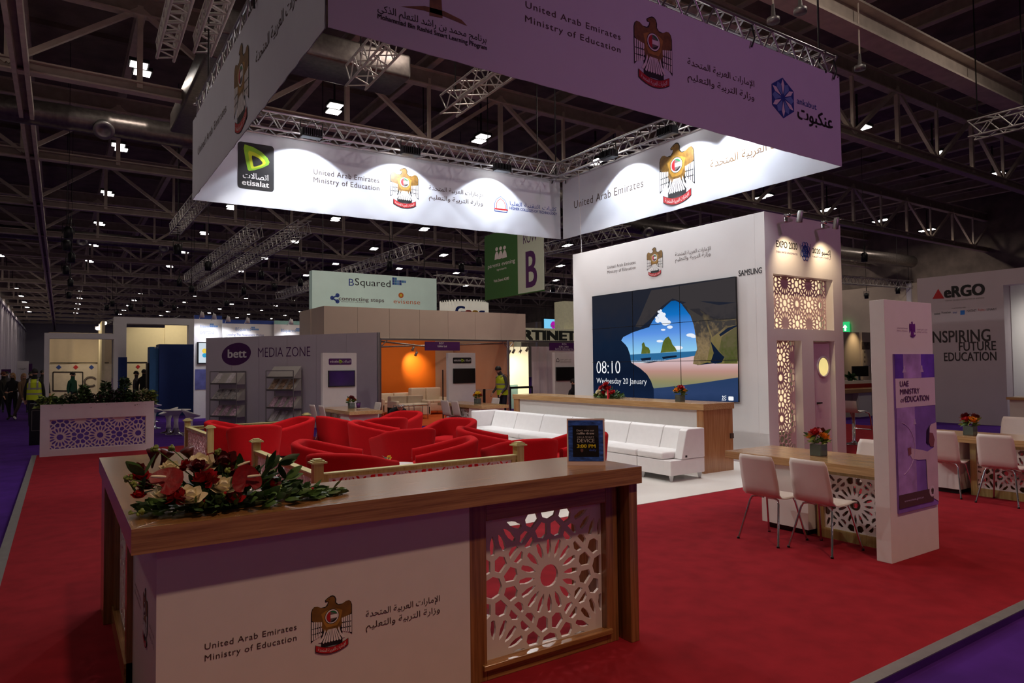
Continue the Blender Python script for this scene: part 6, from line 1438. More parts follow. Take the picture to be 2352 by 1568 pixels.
t = thing('booth_interior', 'brightly lit cream booth walls inside the taller white frame', 'booth wall', (at(Fi_, 330, 850)[0], Yi, -.05)); LC = mat('warm_cream_wall', (236, 222, 186), .7, var=.02)
m = MB(); m.box((at(Fi_, 285, 800)[0], Yi, -.05), (at(Fi_, 440, 800)[0], Yi+.1, at(Fi_, 330, 752)[1]), LC); part('rear_wall', m, t)
m = MB(); m.box((at(Fi_, 378, 800)[0], Yi-.06, -.05), (at(Fi_, 432, 800)[0], Yi, at(Fi_, 400, 742)[1]), LC); part('right_wall', m, t)
sx_ = at(FY(30.9), 262, 800)[0]; m = MB(); m.box((sx_-.4, 31.2, -.05), (sx_-.3, 34.8, at(FY(31), 250, 736)[1]), LC); part('left_wall', m, t)
m = MB(); F4 = FY(Yi-.01); c = at(F4, 317, 842); dec(m, F4, [(c[0], c[1]-.1), (c[0]+.1, c[1]), (c[0], c[1]+.1), (c[0]-.1, c[1])], INKR, .01); u0, u1 = at(F4, 292, 832), at(F4, 338, 832); m.tube([F4.p(*u0, .01), F4.p(*u1, .01)], .03, DARK, 4); part('wall_signs', m, t)
px_ = at(FY(34), 405, 760); spot('booth_spot_light', (px_[0], 34.4, px_[1]+.6), (px_[0], 36.5, px_[1]-.6), 130, (1, .86, .58), 110, .6, .05)
spot('booth_spot_light', (sx_-1.8, 32.4, 4.4), (sx_-.4, 32.6, 2.6), 90, (1, .85, .55), 110, .6, .05)
spot('booth_fill_light', (gy(190, 800, 32.5).x, 32.5, 3.4), (gy(190, 850, 35).x, 35, 1.2), 60, (1, .84, .64), 140, 1, .3)
for k, (px, py) in enumerate(((378, 742), (389, 738), (233, 748), (225, 754), (240, 742))):
    p = gy(px, py, 33.0); t = thing('arm_floodlight', ['bright spotlight inside the taller white frame, left one', 'bright spotlight inside the taller white frame, right one', 'bright spotlight left of the taller white frame, middle of three', 'bright spotlight left of the taller white frame, lowest of three', 'bright spotlight left of the taller white frame, highest of three'][k], 'spotlight', p)
    m = MB(); m.ell(p, (.09, .06, .07), LAMP, nu=10, nv=6); part('lamp_glass', m, t); m = MB(); m.box(p-V((.1, -.03, .05)), p+V((.1, .16, .09)), ALUD, .01); m.tube([p+V((0, .1, .05)), p+V((.5, .6, .3))], .02, ALUD, 5); part('lamp_body', m, t)
Yb = 29.3; Fb = FY(Yb); a, b = at(Fb, 366, 790), at(Fb, 446, 955); t = thing('blue_block', 'tall royal blue display block with a wall screen on its left side', 'display board', ((a[0]+b[0])/2, Yb, -.05)); m = MB(); m.box((a[0], Yb, -.05), (b[0], Yb+1.1, a[1]), BLUE); part('block', m, t)
m = MB(); m.box((a[0]-.3, Yb+.25, -.05), (a[0], Yb+1.05, a[1]-.1), mat('mid_blue_panel', (58, 110, 160), .6)); part('side_panel', m, t); m = MB(); m.box((a[0]-.36, Yb+.45, 1.0), (a[0]-.3, Yb+1.05, 2.0), BLACK); part('side_screen', m, t)
m = MB(); Fz = FY(Yb+.249); textpx(m, Fz, 'e-c', (355, 800), (365, 800), 5, INKW); part('lettering', m, t)
# white panels with arm lights behind the media wall
SIDE = []
for px0, px1, pt, Y, Yr, lab, lines in (
    (446, 510, 724, 27.0, 27.0, 'tall white expert zone panel with a screen, at the left of the media wall', (('BSquared', 460, 481, 752, 6), ('EXPERT ZONE', 461, 491, 767, 6))),
    (511, 629, 735, 26.6, 26.6, 'wide white panel with slanted lettering over the media wall', (('BSquared', 541, 576, 759, 7), ('Leading The Assessment Market', 521, 606, 771, 5))),
    (630, 716, 737, 26.4, 26.4, 'white panel with a blue logo over the media wall, next to the cream fascia', (('BSquared', 645, 679, 762, 7),))):
    F = FY(Y); a, b = at(F, px0, pt), at(F, px1, pt); zt = at(F, (px0+px1)/2, pt)[1]; t = thing('expert_booth', lab, 'booth wall', ((a[0]+b[0])/2, Y, -.05)); m = MB(); m.box((a[0], Y, -.05), (b[0], Y+.08, zt), WHITE); part('panel', m, t)
    m = MB(); m.box((a[0], Y-.01, zt-.14), (b[0], Y, zt), INKBL if px0 < 600 else mat('mint_strip', (150, 200, 190), .6)); part('top_strip', m, t)
    m = MB(); [textpx(m, F, s, (u0, y), (u1, y), h, INKBL if k else INKCY, shear=.15 if 'Leading' in s else 0) for k, (s, u0, u1, y, h) in enumerate(lines)]
    u0 = lines[0][2]+1; c = at(F, u0, lines[0][3]-1); [dec(m, F, [(c[0]+.07*(i+u), c[1]+.07*(j+v)) for u, v in ((0, 0), (.9, 0), (.9, .9), (0, .9))], INKCY, .004) for i in range(4) for j in range(2) if not (j == 1 and i > 1)]; part('lettering', m, t)
    if px0 == 446:
        F5 = FY(Y-.06); a2, b2 = at(F5, 453, 785), at(F5, 500, 835); m = MB(); m.box((a2[0], Y-.06, b2[1]), (b2[0], Y, a2[1]), BLACK); part('screen_casing', m, t)
        m = MB(); dec(m, F5, [(a2[0]+.05, b2[1]+.04), (b2[0]-.05, b2[1]+.04), (b2[0]-.05, a2[1]-.04), (a2[0]+.05, a2[1]-.04)], ramp_emit('pale_screen', 2, [(0, (214, 226, 236)), (4, (214, 226, 236))], .9), .003); c = at(F5, 470, 812); dec(m, F5, circ(.09, c[0], c[1]+.1, 12), mat('screen_amber', (210, 180, 60), .5, emit=.5), .006); dec(m, F5, circ(.08, c[0], c[1]-.06, 12), mat('screen_teal', (40, 150, 190), .5, emit=.5), .006); part('screen_picture', m, t)
        m = MB(); a3, b3 = at(F, 448, 848), at(F, 508, 893); m.box((a3[0], Y-.012, b3[1]), (b3[0], Y, a3[1]), mat('blue_violet_print', (96, 98, 160), .6, var=.3, scale=4)); part('lower_print', m, t)
for k, (px, py) in enumerate(((464, 724), (492, 728), (524, 734), (569, 737), (669, 740))):
    Y = (27.0, 27.0, 26.6, 26.6, 26.4)[k]-.55; p = gy(px, py, Y); t = thing('arm_spotlight', 'white arm spotlight, %s along the tops of the white panels' % ['leftmost', 'second from the left', 'middle one', 'second from the right', 'rightmost'][k], 'spotlight', p); qd = V((0, .45, -1)).to_track_quat('Z', 'Y').to_matrix().to_4x4()
    m = MB(); m.lathe([(0, -.12), (.05, -.11), (.09, .06), (.085, .06), (0, .0)], WHITE, n=12, M=Matrix.Translation(p) @ qd); part('lamp_shade', m, t); m = MB(); m.prism(circ(.075, n=12), .004, LAMP, Matrix.Translation(p) @ qd @ Matrix.Translation((0, 0, .05))); part('lamp_glass', m, t); m = MB(); m.tube([p, p+V((0, .1, .16)), p+V((0, .57, -.1)), p+V((0, .57, -.25))], .012, WHITE, 5); part('arm', m, t)
    spot('arm_spotlight_light', p+V((0, -.0, -.12)), (p.x, Y+.55, p.z-1.2), 34, (.85, .88, 1), 105, .8, .04)
# stools and table on the purple aisle
def tulip_stool(lab, px, py, lean):
    p = gz(px, py, -.05); t = thing('tulip_stool', lab, 'stool', (p.x, p.y, -.05), group='white tulip bar stools'); m = MB(); q = Matrix.Translation((p.x, p.y, .55)) @ Matrix.Rotation(lean, 4, 'Y'); m.lathe([(.06, -.14), (.12, -.08), (.24, -.01), (.27, .03), (.25, .035), (.12, -.0), (0, -.015)], WHITE, n=24, M=q); part('seat', m, t)
    m = MB(); m.lathe([(.07, .15), (.055, .25), (.065, .4), (.1, .5)], WHITE, (p.x, p.y, -.05), 18); part('stem', m, t); m = MB(); m.lathe([(0, 0), (.22, 0), (.2, .02), (.08, .05), (.05, .16), (0, .16)], CHROME, (p.x, p.y, -.05), 26); part('foot', m, t)
tulip_stool('white tulip stool left of the round table, seat tipped to the left', 387, 994, -.35); tulip_stool('white tulip stool at the left behind the planter corner, seat tipped to the right', 352, 984, .3); tulip_stool('white tulip stool right of the round table, seat tipped to the right', 437, 1000, .4); tulip_stool('white tulip stool farther back behind the planter corner', 352, 968, .25)
p = gz(404, 997, -.05); t = thing('tulip_table', 'white round tulip table between the tulip stools', 'table', (p.x, p.y, -.05)); m = MB(); m.lathe([(.08, .5), (.14, .6), (.36, .655), (.38, .68), (0, .685)], WHITE, (p.x, p.y, -.05), 32); part('tabletop', m, t); m = MB(); m.lathe([(.07, .15), (.055, .3), (.065, .45), (.085, .52)], WHITE, (p.x, p.y, -.05), 18); part('stem', m, t); m = MB(); m.lathe([(0, 0), (.28, 0), (.26, .02), (.1, .06), (.06, .2), (0, .2)], CHROME, (p.x, p.y, -.05), 26); part('foot', m, t)
p = gz(84, 1021, -.05); t = thing('floor_stand', 'black floor standing sign box left of the planter', 'sign', (p.x, p.y, -.05)); m = MB(); m.box((p.x-.15, p.y-.12, -.05), (p.x+.16, p.y+.12, .95), BLACK, .01); part('box', m, t); m = MB(); F6 = FY(p.y-.12); [m.tube([F6.p(p.x+a, b, .004), F6.p(p.x+c, d, .004)], .006, INKG, 4) for a, b, c, d in ((-.1, .3, .1, .3), (.1, .3, .1, .78), (.1, .78, -.1, .78), (-.1, .78, -.1, .3))]; part('outline', m, t)
# far aisle signs
for px0, py0, px1, py1, Y, mt, lab, s in ((39, 829, 66, 870, 48, WALLW, 'white aisle panel with dark lettering far down the left aisle', 'veggle'), (3, 848, 25, 856, 40, INKP, 'purple name sign hanging at the left edge of the aisle', None), (66, 835, 74, 856, 46, INKP, 'purple panel next to the white aisle panel', None)):
    F = FY(Y); a, b = at(F, px0, py0), at(F, px1, py1); t = thing('aisle_sign', lab, 'sign', ((a[0]+b[0])/2, Y, b[1])); m = MB(); m.box((a[0], Y, b[1]-(1.5 if mt is not INKP else 0)), (b[0], Y+.05, a[1]), mt); part('board', m, t); m = MB(); m.box((a[0], Y+.05, -.05), (a[0]+.06, Y+.1, a[1]), ALUD); m.box((b[0]-.06, Y+.05, -.05), (b[0], Y+.1, a[1]), ALUD); part('post', m, t)
    if s: m = MB(); textpx(m, F, s, (px0+3, 848), (px1-5, 848), 3, INKK); part('lettering', m, t)

# ================================================================== right hand background
XE = 21.5; Fe = FX(XE); a, b = at(Fe, 2106, 640), at(Fe, 2303, 628); zt = a[1]
er = thing('exhibitor_booth', 'grey booth wall with a red triangle logo and education slogan at the right', 'booth', (XE, -(a[0]+b[0])/2, -.05)); m = MB(); m.box((XE, -a[0], -.05), (XE+.4, -b[0], zt), mat('grey_lilac_wall', (200, 186, 192), .6, var=.02, scale=2)); part('slogan_wall', m, er)
e = at(Fe, 2420, 640)[0]; il = at(Fe, 2352, 650)[1]
m = MB(); m.box((XE, -b[0], il), (XE+.4, -e, zt), mat('grey_lilac_wall', (200, 186, 192))); part('lintel', m, er)
m = MB(); m.box((XE+.4, -b[0]-.02, -.05), (XE+2.2, -b[0]+.1, zt), WALLW); m.box((XE+2.2, -b[0]+.1, -.05), (XE+2.3, -e-1.5, zt), WALLW); m.box((XE+.4, -b[0], zt-.15), (XE+2.2, -e-1.5, zt), WALLW); m.box((XE+2.12, -b[0], 1.9), (XE+2.2, -e-1.5, 2.0), WHITE); part('interior_wall', m, er)
Fx2 = FX(XE+2.2); c = at(Fx2, 2340, 831); m = MB(); m.lathe([(.28, 0), (.28, .03), (.22, .04), (.2, .01)], ALUD, n=28, M=Fx2.M(c[0], c[1], 0)); m.prism(circ(.21, n=28), .006, INKG, Fx2.M(c[0], c[1], 0)); part('porthole', m, er)
m = MB(); c3 = [at(Fe, *q) for q in ((2142, 686), (2169, 685), (2155, 663))]; dec(m, Fe, c3, INKR, .006); textpx(m, Fe, 'eRGO', (2170, 682), (2261, 677), 24, INKK, bold=.03, lift=.006)
textpx(m, Fe, 'MAKING THE NEXT GENERATION OF LEARNING', (2172, 691), (2261, 686), 3, INKG); textpx(m, Fe, 'in partnership with', (2186, 709), (2218, 707), 3, INKG)
for s, x0, x1, y, mt in (('dynabook', 2146, 2160, 723, INKK), ('Promethean', 2163, 2184, 720, INKK), ('intel', 2189, 2198, 720, INKBL), ('FORTINET', 2221, 2243, 716, INKK), ('Fujitsu', 2247, 2263, 714, INKR), ('SMART', 2266, 2290, 713, INKK)): textpx(m, Fe, s, (x0, y), (x1, y-1), 5, mt, lift=.005)
c4 = [at(Fe, *q) for q in ((2206, 723), (2216, 722), (2216, 712), (2206, 713))]; dec(m, Fe, c4, mat('bright_blue_ink', (20, 110, 200), .5), .006)
SL = mat('dark_grey_ink', (58, 50, 52), .6)
textpx(m, Fe, 'INSPIRING', (2136, 788), (2275, 782), 26, SL, lift=.005, bold=.01); textpx(m, Fe, 'FUTURE', (2203, 806), (2288, 803), 20, SL, lift=.005, bold=.01); textpx(m, Fe, 'EDUCATION', (2169, 829), (2289, 827), 19, SL, lift=.005, bold=.01); part('lettering', m, er)
spot('booth_inside_light', (XE+1.2, 6.6, zt-.3), (XE+1.5, 6.6, 0), 160, (1, .95, .86), 165, 1, .3)
p = gx(2334, 905, XE+1.2); t = thing('lounge_chair', 'white round backed seat inside the bright booth at the right edge', 'chair', (p.x, p.y, -.05)); m = MB(); m.lathe([(0, .42), (.3, .42), (.33, .46), (.3, .5), (0, .5)], WHITE, (p.x, p.y, -.05), 24); part('seat', m, t)
m = MB(); vs = []; 
for k in range(17):
    t_ = -.4+PI*1.25*k/16-.3; [vs.append(V((p.x+r*math.cos(t_), p.y+r*math.sin(t_), z))) for r, z in ((.3, .45), (.34, .8), (.37, .8), (.34, .42))]
m.add(vs, [(k*4+j, k*4+(j+1) % 4, k*4+4+(j+1) % 4, k*4+4+j) for k in range(16) for j in range(4)], WHITE, True); part('backrest', m, t); m = MB(); m.lathe([(0, 0), (.22, 0), (.2, .02), (.03, .05), (.03, .45)], CHROME, (p.x, p.y, -.05), 20); part('pedestal', m, t)
t = thing('low_counter', 'low wooden topped counter before the bright booth at the right edge', 'counter', (18.5, 6.2, 0)); m = MB(); a = gx(2312, 945, 18.5); m.box((18.5, a.y-2.5, .82), (19.2, a.y, .88), OAK_Y); part('worktop', m, t); m = MB(); m.box((18.55, a.y-2.4, 0), (19.15, a.y-.05, .82), WHITE2); part('cabinet', m, t)
# counter with monitor behind the tower
Xc = 20.0; 
t = thing('service_counter', 'wooden service counter with a red stripe between the tower and the poster pillar', 'counter', (22, 13, 0)); Yc = 12.2; Fc_ = FY(Yc); a, b = at(Fc_, 1936, 905), at(Fc_, 2020, 905); zw = at(Fc_, 1985, 893)[1]
m = MB(); m.box((a[0]-2, Yc, zw-.12), (b[0]+1, Yc+.7, zw), OAK_X); part('worktop', m, t); m = MB(); m.box((a[0]-2, Yc+.25, -.05), (b[0]+1, Yc+.6, zw-.12), CREAMW); m.box((at(Fc_, 1975, 905)[0], Yc+.05, -.05), (at(Fc_, 2005, 905)[0], Yc+.25, zw-.12), WHITE2); part('front', m, t)
m = MB(); m.box((a[0]-2, Yc+.72, zw), (b[0]+1, Yc+.8, zw+.14), mat('red_stripe', (150, 20, 22), .5)); m.box((a[0]-2, Yc+.72, zw+.14), (b[0]+1, Yc+1.2, zw+.24), WHITE2); part('raised_shelf', m, t)
p = gy(1977, 875, Yc+.95); zs = zw+.24; t = thing('monitor', 'black computer monitor standing on the service counter', 'monitor', (p.x, Yc+.95, zs)); m = MB(); u0, u1 = gy(1958, 862, Yc+.95).x, gy(1994, 862, Yc+.95).x; m.box((u0, Yc+.93, zs+.14), (u1, Yc+.98, zs+.5), SCRN, .01); part('screen', m, t); m = MB(); m.lathe([(0, 0), (.14, 0), (.13, .015), (.04, .02), (.04, .2), (0, .2)], BLACK, (p.x, Yc+1.0, zs), 20); part('stand', m, t)
Yh = 15.5; Fh = FY(Yh); a, b = at(Fh, 1945, 762), at(Fh, 1974, 762); c = at(Fh, 2007, 760); t = thing('help_panel', 'cream information panel with a lit photograph behind the service counter', 'display board', (b[0], Yh, 0)); m = MB(); m.box((a[0]-1, Yh, -.05), (b[0]-.02, Yh+.08, a[1]), CREAMW); m.box((b[0], Yh-.1, -.05), (c[0], Yh, a[1]), CREAMW); part('board', m, t)
Fh2 = FY(Yh-.1); m = MB(); q0, q1 = at(Fh2, 1979, 785), at(Fh2, 1998, 802); dec(m, Fh2, [(q0[0], q1[1]), (q1[0], q1[1]), (q1[0], q0[1]), (q0[0], q0[1])], mat('photo_print', (96, 84, 78), .5, var=.7, scale=6), .006); textpx(m, Fh2, 'HELP', (1984, 842), (1998, 842), 4, INKBL); [dec(m, Fh2, circ(.05, *at(Fh2, 1986, y), n=12), INKG, .005) for y in (808, 820, 830)]; part('print', m, t)
pl = gy(1987, 772, Yh-.5); spot('panel_light', (pl.x, Yh-.6, pl.z+.5), (pl.x, Yh-.1, pl.z-.4), 60, (1, .76, .42), 70, 1, .03)
p = gy(1953, 888, Yc+.95); t = thing('potted_plant', 'small dark leafy plant at the left end of the service counter', 'plant', (p.x, Yc+.95, zs)); m = MB(); leaf_cloud(m, [(V((p.x, Yc+.95, zs+.12)), V((rr.uniform(-1, 1), rr.uniform(-1, .4), rr.uniform(-.2, .8))).normalized()) for _ in range(60)], rr, [LEAFD], (.12, .28), .04); part('foliage', m, t, kind='stuff'); m = MB(); m.lathe([(0, 0), (.08, 0), (.1, .14), (0, .14)], BLACK, (p.x, Yc+.95, zs), 16); part('pot', m, t)
p = gz(1962, 1020, 0); t = thing('bar_stool', 'chrome bar stool with a curved white seat beside the tower', 'stool', (p.x, p.y, 0)); m = MB(); m.lathe([(0, 0), (.21, 0), (.2, .015), (.06, .04), (.03, .08), (.03, .66), (0, .66)], CHROME, (p.x, p.y, 0), 28); part('pedestal', m, t)
m = MB(); pr = [(-.22, .9), (-.2, .78), (-.16, .7), (-.08, .67), (.1, .68), (.2, .68)]; n = len(pr); vs = [V((p.x+x, p.y+y, z+l)) for l in (0, .03) for x, z in pr for y in (-.19, .19)]; m.add(vs, [(2*i, 2*i+2, 2*i+3, 2*i+1) for i in range(n-1)]+[(2*n+2*i, 2*n+2*i+1, 2*n+2*i+3, 2*n+2*i+2) for i in range(n-1)], WHITE, True); part('seat', m, t)
m = MB(); [m.tube([(p.x+.12, p.y+s*.2, .68), (p.x+.24, p.y+s*.2, .66), (p.x+.3, p.y+s*.2, .55), (p.x+.34, p.y+s*.2, .3)], .014, CHROME, 6) for s in (-1, 1)]; m.tube([(p.x+.34, p.y-.2, .3), (p.x+.34, p.y+.2, .3)], .014, CHROME, 6); part('footrest', m, t)
p = gx(1941, 753, 61.68); t = thing('exit_sign', 'small green exit sign on the far right wall', 'sign', p); m = MB(); m.box((p.x, p.y-.4, p.z-.57), (p.x+.12, p.y+.4, p.z+.57), mat('exit_green', (40, 190, 110), .4, emit=1.0)); Fz = FX(p.x); dec(m, Fz, [(-p.y+x, p.z+y) for x, y in ((-.05, -.25), (.1, -.25), (.1, .05), (.2, .05), (0, .3), (-.2, .05), (-.05, .05))], LAMP, .01); part('sign_face', m, t)
# pipes and detectors on the roof at the upper right
for px, py, lab in ((1776, 40, 'white round detector hanging above the front truss, left one'), (1975, 150, 'white cone loudspeaker under the roof right of the banner corner'), (1838, 18, 'white dome camera hanging above the front truss')):
    p = gz(px, py, 9.5); t = thing('ceiling_detector', lab, 'detector', p); m = MB(); m.lathe([(0, -.12), (.14, -.12), (.14, -.02), (.05, .02), (.03, .3), (0, .3)], ALUD, p, 18); part('detector_body', m, t); m = MB(); m.tube([p+V((0, 0, .3)), p+V((0, 0, 5.73))], .02, STEEL, 6); part('drop_rod', m, t)
# ================================================================== people
def body(J, R, name, mats_by, parent, sub=1):
    """one continuous skinned body: J joints, R radii, mats_by(seg) -> material"""
    segs = [('pel', 'spi'), ('spi', 'che'), ('che', 'nek'), ('nek', 'hed'), ('hed', 'top')]
    for s in 'lr':
        segs += [('che', 'sh'+s), ('sh'+s, 'el'+s), ('el'+s, 'wr'+s), ('wr'+s, 'pa'+s), ('pel', 'hi'+s), ('hi'+s, 'kn'+s), ('kn'+s, 'an'+s), ('an'+s, 'to'+s)]
        wr, pa = V(J['wr'+s]), V(J['pa'+s]); d = (pa-wr).normalized(); sd = d.cross(V((0, 0, 1))); sd = sd.normalized() if sd.length > .1 else d.cross(V((1, 0, 0))).normalized(); bend = d.cross(sd)
        for k, L in enumerate((.07, .08, .077, .06)):
            o = (k-1.5)*.019; f1 = pa+sd*o+d*.012; f2 = f1+d*L*.55; f3 = f2+(d*.8+bend*.45*(1 if J.get('curl', 1) else 0)).normalized()*L*.45
            for n_, p_ in (('f%d%sa' % (k, s), f1), ('f%d%sb' % (k, s), f2), ('f%d%sc' % (k, s), f3)): J[n_] = p_; R[n_] = .0085
            segs += [('pa'+s, 'f%d%sa' % (k, s)), ('f%d%sa' % (k, s), 'f%d%sb' % (k, s)), ('f%d%sb' % (k, s), 'f%d%sc' % (k, s))]
        t1 = wr.lerp(pa, .45)+sd*.035; t2 = t1+(d*.7+sd*.6).normalized()*.045
        J['t%sa' % s] = t1; J['t%sb' % s] = t2; R['t%sa' % s] = .0105; R['t%sb' % s] = .0085
        segs += [('wr'+s, 't%sa' % s), ('t%sa' % s, 't%sb' % s)]
    keys = [k for k in J if k != 'curl']; idx = {k: i for i, k in enumerate(keys)}
    me = bpy.data.meshes.new('b'); me.from_pydata([tuple(J[k]) for k in keys], [(idx[a], idx[b]) for a, b in segs], []); o = bpy.data.objects.new('b', me); COL.objects.link(o)
    sk = o.modifiers.new('s', 'SKIN'); sk.use_smooth_shade = True
    for k in keys:
        d = me.skin_vertices[0].data[idx[k]]; r = R[k]; d.radius = r if isinstance(r, tuple) else (r, r); d.use_root = (k == 'pel')
    ss = o.modifiers.new('u', 'SUBSURF'); ss.levels = sub; ss.render_levels = sub
    ev = bpy.data.meshes.new_from_object(o.evaluated_get(bpy.context.evaluated_depsgraph_get())); bpy.data.objects.remove(o); bpy.data.meshes.remove(me)
    mb = MB(); vs = [v.co.copy() for v in ev.vertices]; by = {}
    for p in ev.polygons:
        c = p.center; best = None; bd = 9
        for a, b in segs:
            A, B = V(J[a]), V(J[b]); ab = B-A; t = max(0, min(1, (c-A).dot(ab)/max(1e-9, ab.length_squared))); dd = (c-A-ab*t).length-(R[a][0] if isinstance(R[a], tuple) else R[a])*.6
            if dd < bd: bd = dd; best = (a, b)
        by.setdefault(mats_by(best), []).append(list(p.vertices))
    base = len(mb.v); mb.v += [tuple(v) for v in vs]
    for m, fs in by.items():
        k = mb.mi(m)
        for f in fs: mb.f.append([base+i for i in f]); mb.m.append(k); mb.sm.append(True)
    bpy.data.meshes.remove(ev); return mb
def person(label, x, y, z, face, H=1.75, top=CLK, legs=CLN, hair=HAIRD, arms=None, stride=0.0, stoop=0.0, headdown=0.0, vest=False, cap=None, long_hair=False, coat=None, bald=False, sit=False, shoes=BLACK, bag=None):
    """a standing or walking person; face = heading in degrees, 0 looks towards -Y; arms: l / r wrist offsets in body space (right, forward, up as fractions)"""
    k = H/1.75; a = math.radians(face); Mx = Matrix.Translation((x, y, z)) @ Matrix.Rotation(a, 4, 'Z')
    # body space: +X = the person's left, -Y = forward
    J = {}; R = {}; P = lambda n, px, py, pz, r: (J.__setitem__(n, V((px, py, pz))*k), R.__setitem__(n, tuple(q*k for q in r) if isinstance(r, tuple) else r*k))
    ph = .95 if not sit else (sit if sit is not True else .50); f = -stoop
    P('pel', 0, 0, ph, (.15, .105)); P('spi', 0, f*.35, ph+.2, (.135, .1)); P('che', 0, f*.75, ph+.40-abs(f)*.12, (.165, .115)); nz = ph+.55-abs(f)*.25
    P('nek', 0, f*1.0-.01, nz, .055); hy = f*1.15-.02-headdown*.1; hz = nz+.11-headdown*.05; P('hed', 0, hy, hz, (.072, .088)); P('top', 0, hy-headdown*.04, hz+.1-headdown*.03, (.07, .085))
    for s, sg in (('l', 1), ('r', -1)):
        st = stride*sg
        P('sh'+s, .17*sg, f*.82, nz-.1, .062)
        d = (arms or {}).get(s)
        if d is None: el = (.235*sg, f*.7+.02+st*.12, nz-.39); wr = (.245*sg, f*.7-.05+st*.22, nz-.64); pa = (.24*sg, f*.7-.07+st*.24, nz-.71)
        else: el, wr = d[0], d[1]; el = (el[0]*sg, el[1], nz-.1+el[2]); wr = (wr[0]*sg, wr[1], nz-.1+wr[2]); dv = (V(wr)-V(el)).normalized()*.08; pa = tuple(V(wr)+dv)
        P('el'+s, *el, .047); P('wr'+s, *wr, .032); P('pa'+s, *pa, (.036, .02)); P('hi'+s, .095*sg, 0, ph-.06, .095)
        if sit: P('kn'+s, .11*sg, -.44, ph+.0, .068); P('an'+s, .11*sg, -.46, .09, .042); P('to'+s, .12*sg, -.6, .035, .036)
        else: P('kn'+s, .1*sg, -st*.16-.02, .5, .066); P('an'+s, .1*sg, -st*.34+.02, .09+abs(min(0, st))*.05, .042); P('to'+s, .12*sg, -st*.34-.14, .035, .036)
    J['curl'] = 1
    t = thing('person', label, 'person', (x, y, z))
    def mby(e):
        n = e[1]
        if n in ('hed', 'top', 'nek') and e[0] != 'che': return SKIN
        if n[:2] in ('pa',) or n[0] in 'f' or (n[0] == 't' and n not in ('top',) and n[:2] != 'to'): return SKIN
        if n[:2] == 'to': return shoes
        if n[:2] in ('hi', 'kn', 'an'): return legs
        return top
    mb = body(J, R, 'body', mby, t); hd, tp = J['hed'], J['top']; c = (hd+tp)/2
    mb.ell(c+V((0, -.092*k, -.0)), (.014*k, .024*k, .022*k), SKIN, nu=8, nv=6)               # nose
    for sg in (-1, 1):
        mb.ell(c+V((.032*k*sg, -.083*k, .022*k)), (.014*k, .008*k, .009*k), INKW, nu=8, nv=5); mb.ell(c+V((.032*k*sg, -.089*k, .022*k)), (.006*k, .004*k, .006*k), INKK, nu=6, nv=4)
        mb.ell(c+V((.078*k*sg, .0, .0)), (.01*k, .02*k, .03*k), SKIN, nu=8, nv=6)
    mb.ell(c+V((0, -.084*k, -.042*k)), (.022*k, .008*k, .006*k), mat('lips', (150, 84, 78), .6), nu=8, nv=4)
    mb.v = [tuple(Mx @ V(v)) for v in mb.v]; part('body', mb, t)
    T4 = lambda vs: [Mx @ v for v in vs]
    if cap is None:
        m = MB(); hm = Matrix.Translation(c+V((0, .016*k, .03*k)))
        pr = [(1.0, -.35 if not bald else -.3), (1.03, 0), (.96, .35), (.7, .75), (.35, .95), (0, 1.0)] if not bald else [(1.03, -.5), (1.05, -.2), (1.02, .1), (.98, .2)]
        m.lathe(pr, hair, n=18, M=Mx @ hm @ Matrix.Diagonal((.083*k, .098*k, .1*k, 1)))
        if long_hair: m.lathe([(.5, -2.4), (1.05, -1.6), (1.1, -.6), (1.04, 0)], hair, n=14, M=Mx @ hm @ Matrix.Translation((0, .03*k, 0)) @ Matrix.Diagonal((.08*k, .07*k, .1*k, 1)))
        part('hair', m, t)
    else:
        m = MB(); m.lathe([(1.04, -.2), (1.08, 0), (1.04, .35), (.8, .8), (.4, 1.05), (0, 1.1)], cap, n=18, M=Mx @ Matrix.Translation(c+V((0, .006*k, .025*k))) @ Matrix.Diagonal((.084*k, .1*k, .1*k, 1))); part('knitted_cap', m, t)
    if vest or coat:
        mt = HIVIS if vest else coat; m = MB(); rings = []; N = 20; z1 = nz-.035; z0 = ph-.1 if vest else ph-.35
        for i in range(13):
            u = i/12; zz = z0+(z1-z0)*u; fy = f*max(0, (zz-ph)/.42)*.72; w = (.205-.012*u if u < .8 else .195-(u-.8)*.55); dep = .15 if u < .82 else .15-(u-.82)*.35
            rings.append((zz, fy, w, dep))
        for i in range(12):
            vs = []
            for zz, fy, w, dep in rings[i:i+2]: vs += [V((w*math.cos(2*PI*j/N), fy+dep*math.sin(2*PI*j/N), zz))*k for j in range(N)]
            m.add(T4(vs), [(j, (j+1) % N, N+(j+1) % N, N+j) for j in range(N)], REFL if vest and i in (3, 6) else mt, True)
        if vest:
            for sg in (-1, 1):
                vs = [V((sg*(.1+d), yy, zz))*k for d in (-.025, .025) for yy, zz in ((.152, z0+.3), (.15, z1-.12), (.118, z1-.02), (0+f*.7, z1+.035), (-.11+f*.8, z1-.05))]
                m.add(T4(vs), [(i, i+1, 6+i, 5+i) for i in range(4)], REFL, True)
        part('hi_vis_vest' if vest else 'coat', m, t)
    return t
def at_feet(px, py, z=-.05): p = gz(px, py, z); return p.x, p.y, z
x, y, z = at_feet(78, 983); person('person in a yellow hi-vis vest seen from behind at the left of the planter', x, y, z, 170, 1.83, CLK, CLN, HAIRD, vest=True)
x, y, z = at_feet(28, 964); person('person in black with fair hair and pale hands at the left aisle, facing us', x, y, z, -20, 1.7, CLK, CLK, HAIRB, arms={'l': ((.24, -.05, -.3), (.12, -.25, -.32)), 'r': ((.24, -.05, -.3), (.1, -.26, -.34))}, long_hair=True)
